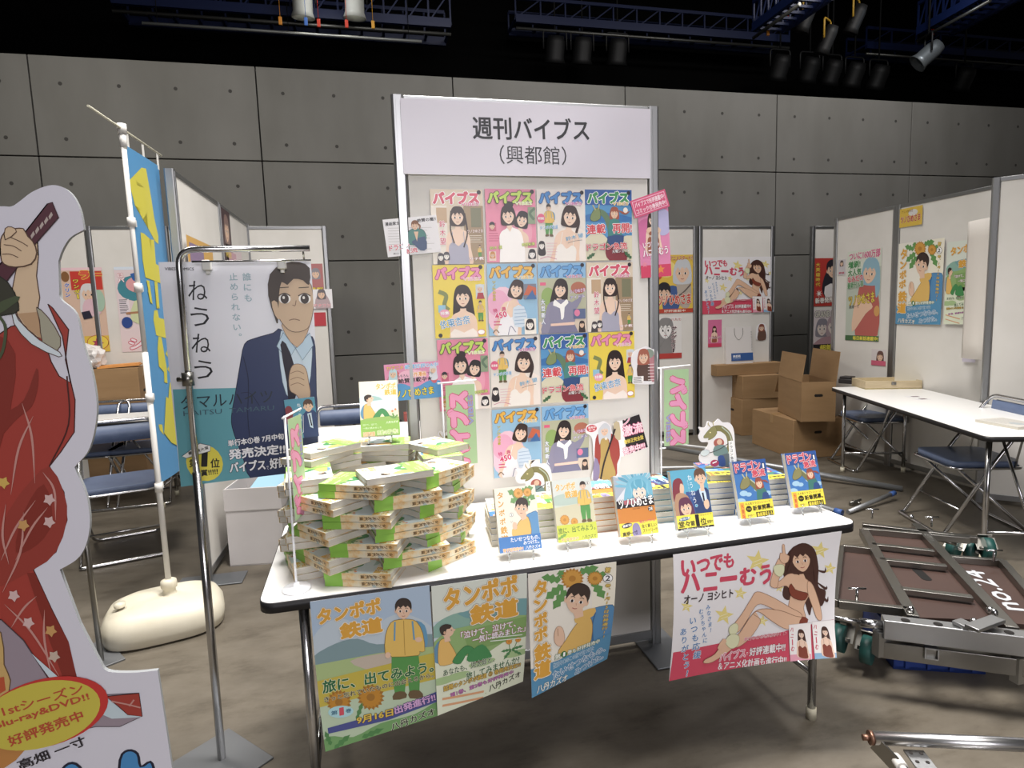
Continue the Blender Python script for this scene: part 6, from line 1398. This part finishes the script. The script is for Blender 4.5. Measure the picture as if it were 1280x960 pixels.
# ================================================================== on the right table
def onrt(lx, ly, z=.7005): return RT @ Vector((lx, ly, z))
b1 = at(1082, 487, z=.7); b2_ = at(1153, 486, z=.7)
loc = (b1+b2_)/2
dx_ = (b2_-b1); ang = math.atan2(dx_.y, dx_.x); Lx = dx_.length
r = empty('wooden_tray', (loc.x-math.sin(ang)*.14, loc.y+math.cos(ang)*.14, .7005), ang); tag(r, 'shallow pale wooden tray on the far end of right table', 'tray')
WOOD = noisy('pale_wood', [(.3, '#b9a888'), (.7, '#c9b898')], 6, 4, (.5, .6), (1, 8, 8))
hy = .27
b = MB(); b.box((0, 0, .004), (Lx, hy, .008)); b.build('tray_bottom', mat('#c9b878', .5, 0, 'tray_lining'), r)
b = MB()
for s in (-1, 1): b.box((0, s*(hy/2-.006), .033), (Lx, .012, .066), .002); b.box((s*(Lx/2-.006), 0, .033), (.012, hy-.02, .066), .002)
b.build('tray_rim', WOOD, r)
b = MB(); b.box((0, -hy/2-.003, .046), (.035, .006, .024), .002); b.tube([(-.012, -hy/2-.008, .040), (.012, -hy/2-.008, .040)], .003, 8); b.build('latch', STEEL, r)
q = at(1062, 478, z=.705); b = MB(); b.box((0, 0, .02), (.16, .12, .04), .006); b.box((-.02, .01, .05), (.10, .09, .02), .004); o = b.build('camera_case', mat('#2a2628', .5, 0, 'dark_case')); o.location = (q.x, q.y, .7005); o.rotation_euler = (0, 0, .4); tag(o, 'dark case on the far corner of right table left of tray', 'case')
q = at(1069, 483, z=.705); b = MB(); b.tube([(-.04, 0, .012), (.0, .01, .03), (.05, 0, .012)], .010, 8); b.lathe([(0, 0), (.022, 0), (.022, .03), (.012, .05), (0, .05)], 14, (.03, -.03, 0)); o = b.build('tape_dispenser', CHROME); o.location = (q.x+.04, q.y-.06, .7005); tag(o, 'small shiny metal tool beside the wooden tray', 'tool')
for i, (px, py, lab) in enumerate(((1142, 496, 'small white slip of paper on right table, left'), (1152, 499, 'small grey slip of paper on right table, right'))):
    q = at(px, py, z=.70); b = MB(); b.box((0, 0, .0007), (.10, .06, .001)); b.mi = 1; b.box((.01, 0, .0013), (.05, .035, .0004)); o = b.build('paper_slip', [PAPER, mat('#6c5c5c', .6)]); o.location = (q.x, q.y, .7004); o.rotation_euler = (0, 0, -.3+.2*i); tag(o, lab, 'paper')
q = at(1262, 531, z=.70); r = empty('magazine', (q.x, q.y, .7005), rz+.3); tag(r, 'thick pale catalogue at the near end of right table', 'magazine')
b = MB(); b.box((0, 0, .007), (.25, .18, .014), .001); b.build('page_block', PAGES, r)
A = Art(.252, .182, '#cfccc4'); block_lines(A, 10, 10, 80, 60, 8, '#8c8c88', 1.5); A.E(70, 40, 16, 12, '#a8b0b4'); o = A.build('cover', r, th=.0006); o.location = (-.126, .091, .0152)

q = at(508, 527, z=.70); b = MB(); b.box((0, 0, .03), (.09, .06, .06), .004); b.mi = 1; b.box((0, -.031, .03), (.03, .002, .03)); o = b.build('small_box', [mat('#7c3a34', .5), mat('#d8d4d0', .5)]); o.location = (q.x+.03, q.y+.02, .7005); tag(o, 'small red brown box on the table left of booth panel', 'box')
# ================================================================== folded platform wagon lying on the floor at right
ZC = .30
def fl(x, y, z=ZC): return at(x, y, z=z)
def Zc(x, y): return (1030+x*250/1043, 630+y*230/960)
def zc(x, y, z=ZC): return at(*Zc(x, y), z=z)
r = empty('platform_wagon', (zc(600, 400).x, zc(600, 400).y, 0)); O = r.location.copy(); tag(r, 'folded brown stage platform wagon with steel frame on the floor at right', 'platform wagon')
BROWN = noisy('brown_plywood', [(.3, '#382722'), (.7, '#45312a')], 3, 5, (.55, .7))
def lo_(v): return Vector(v)-O
def board(pts, name, th=.018, z=ZC-.03):
    b = MB(); b.prism([(lo_(zc(x, y, z)).x, lo_(zc(x, y, z)).y) for x, y in pts], z-th, z); return b.build(name, BROWN, r)
board([(205, 130), (480, 120), (960, 610), (455, 590)], 'deck_board')
board([(95, 215), (245, 235), (440, 540), (60, 500)], 'deck_board')
o = board([(650, 270), (930, 300), (1180, 640), (960, 620)], 'deck_board')
# oval hand hole and lettering on the boards
c0 = lo_(zc(510, 368, ZC-.03)); dv = (zc(545, 400, ZC-.03)-zc(475, 335, ZC-.03)).normalized(); angh = math.atan2(dv.y, dv.x)
b = MB(); b.prism(rrect(-.06, -.018, .06, .018, .017), 0, .0015); o = b.build('hand_hole', mat('#0c0a09', .95, 0, 'hole_dark2'), r); o.location = (c0.x, c0.y, ZC-.03); o.rotation_euler = (0, 0, angh)
p1 = zc(780, 345, ZC-.03); p2 = zc(1010, 560, ZC-.03); L = (p2-p1).length
Wn = L*.30
A = Art(L, Wn); A.T('no.24', (98, 50*Wn/L*2*.5), (2, 50*Wn/L*2*.5), 100*Wn/L, '#c9ccd2', bold=.05)
A.sh = []; A.T('no.24', (2, 50*Wn/L), (98, 50*Wn/L), 72*Wn/L, '#b9bcc2', bold=.03)
o = A.build('painted_number', r, sheet=False, step=.0006)
d2 = (p1-p2); an = math.atan2(d2.y, d2.x)
e_ = lo_(p2)+Vector((-math.sin(an), math.cos(an), 0))*(Wn*.62)
o.matrix_local = Matrix.Translation((e_.x, e_.y, ZC-.0295)) @ Matrix.Rotation(an, 4, 'Z')
def beam(a, b_, w=.04, h=.035, name='frame_beam', z=ZC, m=STEEL):
    q = MB(); q.bar(lo_(zc(*a, z))-Vector((0, 0, h/2)), lo_(zc(*b_, z))-Vector((0, 0, h/2)), w, h, bev=.002); return q.build(name, m, r)
beam((208, 130), (465, 580)); beam((480, 100), (985, 640)); beam((250, 205), (575, 240), .028, .02, 'cross_slat'); beam((290, 283), (640, 318), .028, .02, 'cross_slat'); beam((400, 436), (775, 480), .028, .02, 'cross_slat')
beam((100, 212), (245, 228), .02, .03); beam((75, 500), (440, 540), .022, .03); beam((60, 500), (95, 215), .018, .03); beam((655, 268), (935, 290), .022, .03); beam((930, 290), (1200, 600), .03, .03)
beam((200, 100), (800, 170), .03, .03); beam((200, 124), (760, 172), .025, .03)
# the near side rail with bolts and square holes
q = MB(); a_, b_ = lo_(zc(305, 590)), lo_(zc(1300, 705)); q.bar(a_-Vector((0, 0, .035)), b_-Vector((0, 0, .035)), .05, .07, bev=.003); q.build('side_rail', ALU, r)
dr = (b_-a_).normalized(); nr = Vector((dr.y, -dr.x, 0))
for x in (425, 595, 965):
    y = 590+(x-305)*115/995+4; c0 = lo_(zc(x, y)); q = MB(); q.lathe([(0, 0), (.014, 0), (.014, .0015), (0, .0015)], 16, (c0.x, c0.y, c0.z)); q.build('bolt_hole', mat('#15110f', .9, 0, 'bolt_hole'), r)
q = MB(); q.bar(a_-Vector((0, 0, .115)), b_-Vector((0, 0, .115)), .03, .06, bev=.002); q.build('lower_rail', STEEL, r)
c0 = a_+dr*.145-Vector((0, 0, .10)); q = MB()
for s in (-1, 1): q.bar(c0+Vector((0, 0, s*.018))+nr*-.005, c0+Vector((0, 0, s*.018))+nr*.028, .042, .004); q.bar(c0+dr*s*.019+nr*-.005, c0+dr*s*.019+nr*.028, .004, .036)
q.build('square_socket', ALU, r)
q = MB(); q.bar(a_+dr*.40-Vector((0, 0, .08)), a_+dr*.40-Vector((0, 0, .17)), .03, .04, (1, 0, 0)); q.build('post_stub', ALU, r)
q = MB(); q.bar(a_+dr*.0-Vector((0, 0, .05)), a_+dr*.0-Vector((0, 0, .14)), .03, .05, (1, 0, 0)); q.build('post_stub', ALU, r)
q = MB(); q.tube([a_-dr*.07-Vector((0, 0, .03)), a_-Vector((0, 0, .03))], .016, 12); q.tube([a_-dr*.18-Vector((0, 0, .02)), a_-dr*.05-Vector((0, 0, .03))], .008, 10); q.build('locking_pin', CHROME, r)
beam((690, 600), (780, 640), .045, .012, 'hinge_plate', ZC+.014, ALU); beam((770, 640), (910, 590), .045, .012, 'hinge_plate', ZC+.028, ALU)
for x, y in ((780, 625), (885, 575), (450, 560), (455, 75), (865, 565)):
    c0 = lo_(zc(x, y)); q = MB(); q.lathe([(0, 0), (.012, 0), (.012, .012), (.006, .020), (0, .020)], 12, (c0.x, c0.y, c0.z)); q.build('bolt', CHROME, r)
for x, y in ((170, 505), (885, 300), (560, 118), (250, 75)):
    c0 = lo_(zc(x, y)); q = MB(); q.tube([c0, c0+Vector((0, 0, .05))], .005, 8); q.tube([c0+Vector((-.03, .01, .048)), c0+Vector((.03, -.01, .048))], .004, 8); q.build('wing_bolt', CHROME, r)
TEAL = mat('#1f4a46', .45, 0, 'teal_wheel')
def caster(c, yaw, tilt=0):
    M = Matrix.Translation(c) @ Matrix.Rotation(R_(yaw), 4, 'Z') @ Matrix.Rotation(R_(tilt), 4, 'Y')
    q = MB(); q.tube([(0, -.018, -.06), (0, .018, -.06)], .052, 22); q.build('caster_wheel', TEAL, r).matrix_local = M
    q = MB()
    for s in (-1, 1): q.bar((0, s*.028, .0), (0, s*.028, -.07), .032, .004, (1, 0, 0))
    q.box((0, 0, .0), (.05, .06, .006), .001); q.tube([(0, -.034, -.06), (0, .034, -.06)], .008, 10); q.build('caster_fork', STEEL, r).matrix_local = M
for x, y, z, yw, tl in ((100, 670, .12, 35, 40), (240, 730, .10, 35, 40), (700, 215, .20, 20, 50), (830, 215, .20, 60, 50), (790, 230, .17, 20, 50)):
    c0 = lo_(zc(x, y, z)); caster(c0+Vector((0, 0, .04)), yw, tl)
for a2, b2 in (((590, 185), (690, 210)), ((700, 160), (800, 185))):
    q = MB(); q.tube([lo_(zc(*a2, .26)), lo_(zc(*b2, .25))], .008, 8); q.build('fold_arm', STEEL, r)
# blue crate below
k0, k1 = at(1118, 838, z=0), at(1234, 845, z=0)
d_ = k1-k0; r2 = empty('plastic_crate', ((k0+k1)/2+Vector((-d_.y, d_.x, 0)).normalized()*.16).to_tuple(), math.atan2(d_.y, d_.x)); tag(r2, 'blue plastic crate on the floor carrying the brown platform', 'crate')
x, y, z = d_.length, .30, .155; CB = mat('#1c3a86', .5, 0, 'blue_plastic')
b = MB(); b.box((0, 0, .006), (x, y, .012))
for s in (-1, 1): b.box((s*(x/2-.004), 0, z/2), (.008, y, z)); b.box((0, s*(y/2-.004), z/2), (x, .008, z))
b.build('crate_body', CB, r2)
b = MB()
for s in (-1, 1): b.box((s*x/2, 0, z-.012), (.02, y+.02, .022), .003); b.box((0, s*y/2, z-.012), (x+.02, .02, .022), .003)
for i in range(4): b.box((-x*.36+x*.24*i, -y/2-.004, z*.42), (.012, .010, z*.7))
b.build('crate_rim', CB, r2)
# ================================================================== pipes lying on the floor behind the table
GREY = mat('#9a9c9e', .4, .7, 'grey_pipe'); BLUEC = mat('#3a5c9c', .5, 0, 'blue_cap')
def pipe(name, label, p, r_=.02, caps=True, cat='pipe', group=None):
    rr = empty(name, (p[0]+p[-1])/2); tag(rr, label, cat, group); o0 = rr.location.copy()
    b = MB(); b.tube([q-o0 for q in p], r_, 12); b.build('pipe_tube', GREY, rr)
    if caps:
        d = (p[-1]-p[0]).normalized(); b = MB(); b.tube([p[-1]-d*.05-o0, p[-1]-o0], r_*1.15, 12); b.build('end_cap', BLUEC, rr)
    return rr
pipe('metal_pipe', 'long grey pipe lying on the floor between boxes and book table', [at(815, 556, z=.14), at(1128, 611, z=.021)], .021, False)
pipe('metal_pipe', 'grey pipe with blue end on the floor behind the dragon comics', [at(870, 588, z=.05), at(1053, 641, z=.02)], .018)
pipe('metal_pipe', 'short grey pipe with blue end crossing the floor near platform', [at(1060, 640, z=.016), at(1118, 616, z=.055)], .015)
q = at(1068, 628, z=.02); b = MB(); b.box((0, 0, .015), (.07, .03, .025), .004); b.tube([(-.04, 0, .02), (.06, .01, .03)], .008, 8); b.tube([(.02, -.03, .02), (.02, .04, .02)], .006, 8); o = b.build('pipe_clamp', STEEL); o.location = (q.x, q.y, 0); tag(o, 'metal pipe clamp lying by the blue ended pipe', 'clamp')
# white rack end right of panel (behind the flag)
r = empty('white_rack', (at(826, 600, Y=2.62).x, 2.62, 0)); tag(r, 'thin white metal rack standing behind the right flag', 'rack')
o0 = r.location
WM = mat('#d8d8d8', .35, .2, 'white_metal')
for (xa, ya), (xb, yb_) in (((816, 551), (900, 562)), ((816, 590), (905, 583))):
    b = MB(); b.tube([at(xa-40, ya-4, Y=2.62)-o0, at(xb, yb_, Y=2.75)-o0], .006, 8); b.build('rack_bar', WM, r)
for px in (788, 902):
    b = MB(); z1 = at(px, 548, Y=2.62).z; x_ = at(px, 560, Y=2.62).x-o0.x; b.tube([(x_, .0 if px < 800 else .10, 0), (x_, 0 if px < 800 else .10, z1)], .007, 8); b.build('leg', WM, r)
b = MB(); z1 = at(860, 588, Y=2.7).z; b.box((.06, .04, z1-.0), (.30, .05, .02), .003); b.build('dark_shelf', mat('#2a2826', .6, 0, 'dark_shelf'), r)
# ================================================================== aluminium track at the lower right corner
r = empty('aluminium_frame', (at(1180, 930, z=.1).x, at(1180, 930, z=.1).y, 0)); tag(r, 'aluminium tube frame with roller bracket at the lower right corner', 'frame'); o0 = r.location
T1a, T1b = at(1088, 922, z=.115)-o0, at(1300, 932, z=.115)-o0
d = (T1b-T1a).normalized(); T1b = T1a+d*.62
BR = mat('#d2d2d4', .3, 1, 'bright_alu')
b = MB(); b.tube([T1a, T1b], .019, 16); b.build('top_tube', BR, r)
b = MB(); b.tube([T1a-d*.022, T1a], .009, 12); b.tube([T1a-d*.004, T1a+d*.006], .0205, 14); b.build('end_pin', mat('#8c6c5c', .4, .8, 'copper_pin'), r)
n_ = Vector((d.y, -d.x, 0))
b = MB(); b.tube([T1a+d*.06+n_*.075-Vector((0, 0, .07)), T1b+n_*.075-Vector((0, 0, .07))], .016, 14); b.tube([T1a+d*.12+n_*.11-Vector((0, 0, .06)), T1b+n_*.11-Vector((0, 0, .06))], .014, 14); b.build('lower_tube', BR, r)
b = MB(); b.bar(T1a+d*.012-Vector((0, 0, .015)), T1a+d*.10+n_*.13-Vector((0, 0, .085)), .006, .05, (0, 0, 1)); b.build('side_plate', STEEL, r)
c0 = T1a+d*.115+n_*.055-Vector((0, 0, .028))
b = MB(); b.bar(c0-n_*.045, c0+n_*.09, .055, .006, (0, 0, 1)); b.bar(c0-n_*.045+d*.026-Vector((0, 0, .03)), c0+n_*.09+d*.026-Vector((0, 0, .03)), .005, .06); 
b.mi = 1
for i in range(3):
    for j in (-1, 1): p_ = c0+n_*(-.03+i*.035)+d*(.014*j)+Vector((0, 0, .0035)); b.tube([p_, p_+Vector((0, 0, .0012))], .0055, 10)
b.build('bracket', [ALU, mat('#2a2624', .9, 0, 'hole')], r)
c1 = T1a+d*.055+n_*.045-Vector((0, 0, .035))
b = MB(); b.tube([c1-d*.0+n_*-.012, c1+n_*.03], .016, 14); b.tube([c1+n_*.03, c1+n_*.05], .010, 12); b.build('roller', mat('#d8d6d2', .4, 0, 'white_roller'), r)
for s in (0, 1):
    p_ = T1a+d*(.14+.4*s)+n_*.06; b = MB(); b.tube([Vector((p_.x, p_.y, 0)), Vector((p_.x, p_.y, .05))], .012, 10); b.tube([Vector((p_.x, p_.y, .05))-n_*.08, Vector((p_.x, p_.y, .05))+n_*.06], .012, 10); b.build('foot', RUBBER, r)

# ================================================================== lighting rig in the dark above the wall
RB = mat('#0b1b44', .5, 0, 'rig_blue'); DK = mat('#0b0b0c', .6, 0, 'rig_black'); PIPE = mat('#6c6c68', .4, .8, 'rig_pipe')
def truss(a, b_, label, wd=.5, ht=.35, bars=14, m=RB):
    a, b_ = Vector(a), Vector(b_); rr = empty('lighting_bridge', (a+b_)/2); tag(rr, label, 'lighting bridge'); o0 = rr.location
    x = (b_-a).normalized(); n = Vector((-x.y, x.x, 0))*wd/2; up = Vector((0, 0, ht))
    q = MB()
    for s in (-1, 1): q.bar(a+n*s-o0, b_+n*s-o0, .05, .10); q.bar(a+n*s+up-o0, b_+n*s+up-o0, .04, .04)
    q.build('side_girder', m, rr)
    q = MB()
    for i in range(bars+1):
        p = a+(b_-a)*i/bars
        for s in (-1, 1): q.bar(p+n*s-o0, p+n*s+up-o0, .02, .02, (1, 0, 0))
        q.bar(p-n-o0, p+n-o0, .03, .03)
        if i:
            p_ = a+(b_-a)*(i-1)/bars; q.bar(p_-n-o0, p-n+up-o0, .015, .015); q.bar(p_+n-o0, p+n-o0, .015, .015)
    q.build('lattice', m, rr)
    q = MB(); q.tube([a-n-Vector((0, 0, .12))-o0, b_-n-Vector((0, 0, .12))-o0], .02, 8); q.build('lamp_pipe', PIPE, rr)
    return rr
def lamp(p, yaw, tilt, label, size_=.16, body=DK, lit=0, hoop=None):
    rr = empty('stage_lamp', p, R_(yaw)); tag(rr, label, 'stage lamp')
    M = Matrix.Rotation(R_(tilt), 4, 'X')
    q = MB(); q.lathe([(0, .16), (size_*.5, .16), (size_*.62, .08), (size_*.62, -.10), (size_*.75, -.16), (size_*.70, -.16), (size_*.55, -.08), (0, -.06)], 16); q.build('lamp_body', body, rr).matrix_local = M
    q = MB(); q.lathe([(0, -.085), (size_*.54, -.085), (size_*.54, -.095), (0, -.10)], 16); q.build('lens', mat('#e8e4d8', .3, 0, 'lit_lens', emit=lit) if lit else mat('#aebac0', .1, .6, 'lens'), rr).matrix_local = M
    q = MB(); s = size_*.8; q.bend([(-s, 0, 0), (-s, 0, .24), (s, 0, .24), (s, 0, 0)], .012, 8, .05); q.build('yoke', mat(hoop, .5) if hoop else DK, rr)
    q = MB(); q.tube([(0, 0, .24), (0, 0, 8.1-p.z)], .012, 8); q.build('hook', DK, rr)
    return rr
def tags(a, b_, n, cols, label):
    pass
Y1 = 7.9
A1, B1 = at(150, 8, Y=Y1), at(560, 46, Y=Y1)
A1.z = B1.z = (A1.z+B1.z)/2
truss(A1, B1, 'blue lighting bridge in the dark above the wall, left of centre')
p0_, p1_ = at(178, 31, Y=Y1-.3), at(527, 50, Y=Y1-.3); p0_.z = p1_.z = (p0_.z+p1_.z)/2
q = empty('batten_pipe', (p0_+p1_)/2); tag(q, 'thin bright batten pipe hanging below the left lighting bridge', 'pipe'); b = MB(); b.tube([p0_-q.location, p1_-q.location], .016, 10); b.build('pipe_tube', mat('#b9bcb8', .35, .6, 'bright_pipe'), q)
for t in (.05, .5, .95): b = MB(); b.tube([p0_.lerp(p1_, t)-q.location, Vector((p0_.lerp(p1_, t).x, p0_.y, 8.1))-q.location], .004, 6); b.build('hanger', DK, q)
for px, py, lit, lab in ((378, 2, 5, 'lit stage lamp above the wall, left of two bright ones'), (443, 3, 5, 'lit stage lamp above the wall, right of two bright ones')):
    p = at(px, py, Y=Y1-.5); lamp(p, 10, 10, lab, .17, mat('#b9bbb4', .4, 0, 'pale_lamp'), lit)
A2, B2 = at(640, 28, Y=8.4), at(975, 60, Y=8.4); A2.z = B2.z = (A2.z+B2.z)/2
truss(A2, B2, 'dark blue lighting bridge above the wall behind sign', .4, .25, 12)
Z_ = at(1165, 42, Y=7.2).z
truss(at(1168, 40, z=Z_), at(1262, -12, z=Z_), 'blue lighting bridge running overhead at upper right', .5, .35, 8)
Z_ = at(965, 34, Y=7.0).z
truss(at(960, 36, z=Z_), at(1020, -8, z=Z_), 'short blue lighting bridge overhead right of the sign', .4, .3, 6)
A3, B3 = at(1070, 60, Y=8.5), at(1300, 84, Y=8.5); A3.z = B3.z = (A3.z+B3.z)/2
truss(A3, B3, 'dim blue lighting bridge at the far upper right', .4, .25, 8)
GREYL = mat('#7c8286', .4, .5, 'grey_lamp')
p = at(1160, 68, Y=6.9); lamp(p, 60, 50, 'grey stage lamp hanging above the wall at upper right', .17, GREYL)
for px, py, lab in ((1008, 22, 'stage lamp with yellow yoke above the wall, left of three'), (1034, 50, 'stage lamp with yellow yoke above the wall, lowest of three'), (1070, 24, 'stage lamp with yellow yoke above the wall, right of three')):
    p = at(px, py, Y=6.9); lamp(p, 30, 25, lab, .13, DK, 0, '#b08a2c')
for i, px in enumerate((694, 728, 772)):
    p = at(px, 62+i*1.5, Y=8.2); lamp(p, 0, 20, ('left', 'middle', 'right')[i]+' of three black stage lamps above the sign', .20)
for i, px in enumerate((975, 1012, 1040, 1068, 1098, 1205)):
    p = at(px, 84+i*3, Y=8.1); lamp(p, 0, 30, ('first', 'second', 'third', 'fourth', 'fifth', 'last')[i]+' of the black stage lamps over the wall at right', .20)
for i, (px, py, c, lab) in enumerate(((350, 21, '#d88c2c', 'orange'), (382, 22, '#4c7cd0', 'blue'), (398, 24, '#d8442c', 'red'), (433, 25, '#d8442c', 'second red'), (466, 26, '#e0a42c', 'amber'), (986, 20, '#d8442c', 'red high'), (960, 36, '#e0902c', 'amber high'), (1166, 36, '#d8442c', 'far red'))):
    p = at(px, py, Y=7.1); b = MB(); b.box((0, 0, -.04), (.035, .02, .08), .004); b.tube([(0, 0, 0), (0, 0, 8.1-p.z)], .003, 6); o = b.build('cable_tag', mat(c, .5, 0, 'tag_'+lab.replace(' ', '_'))); o.location = p; tag(o, 'small '+lab+' tag hanging from the dark lighting rig', 'tag')
d = bpy.data.lights.new('rig_glow', 'POINT'); d.energy = 5; d.shadow_soft_size = .1; o = bpy.data.objects.new('rig_glow', d); COL.objects.link(o); o.location = at(410, -16, Y=7.0)
d = bpy.data.lights.new('rig_fill', 'POINT'); d.energy = 6; d.color = (.8, .9, 1); d.shadow_soft_size = .1; o = bpy.data.objects.new('rig_fill', d); COL.objects.link(o); o.location = at(1180, -10, Y=6.2)  # added unseen point light to bring out the blue bridges
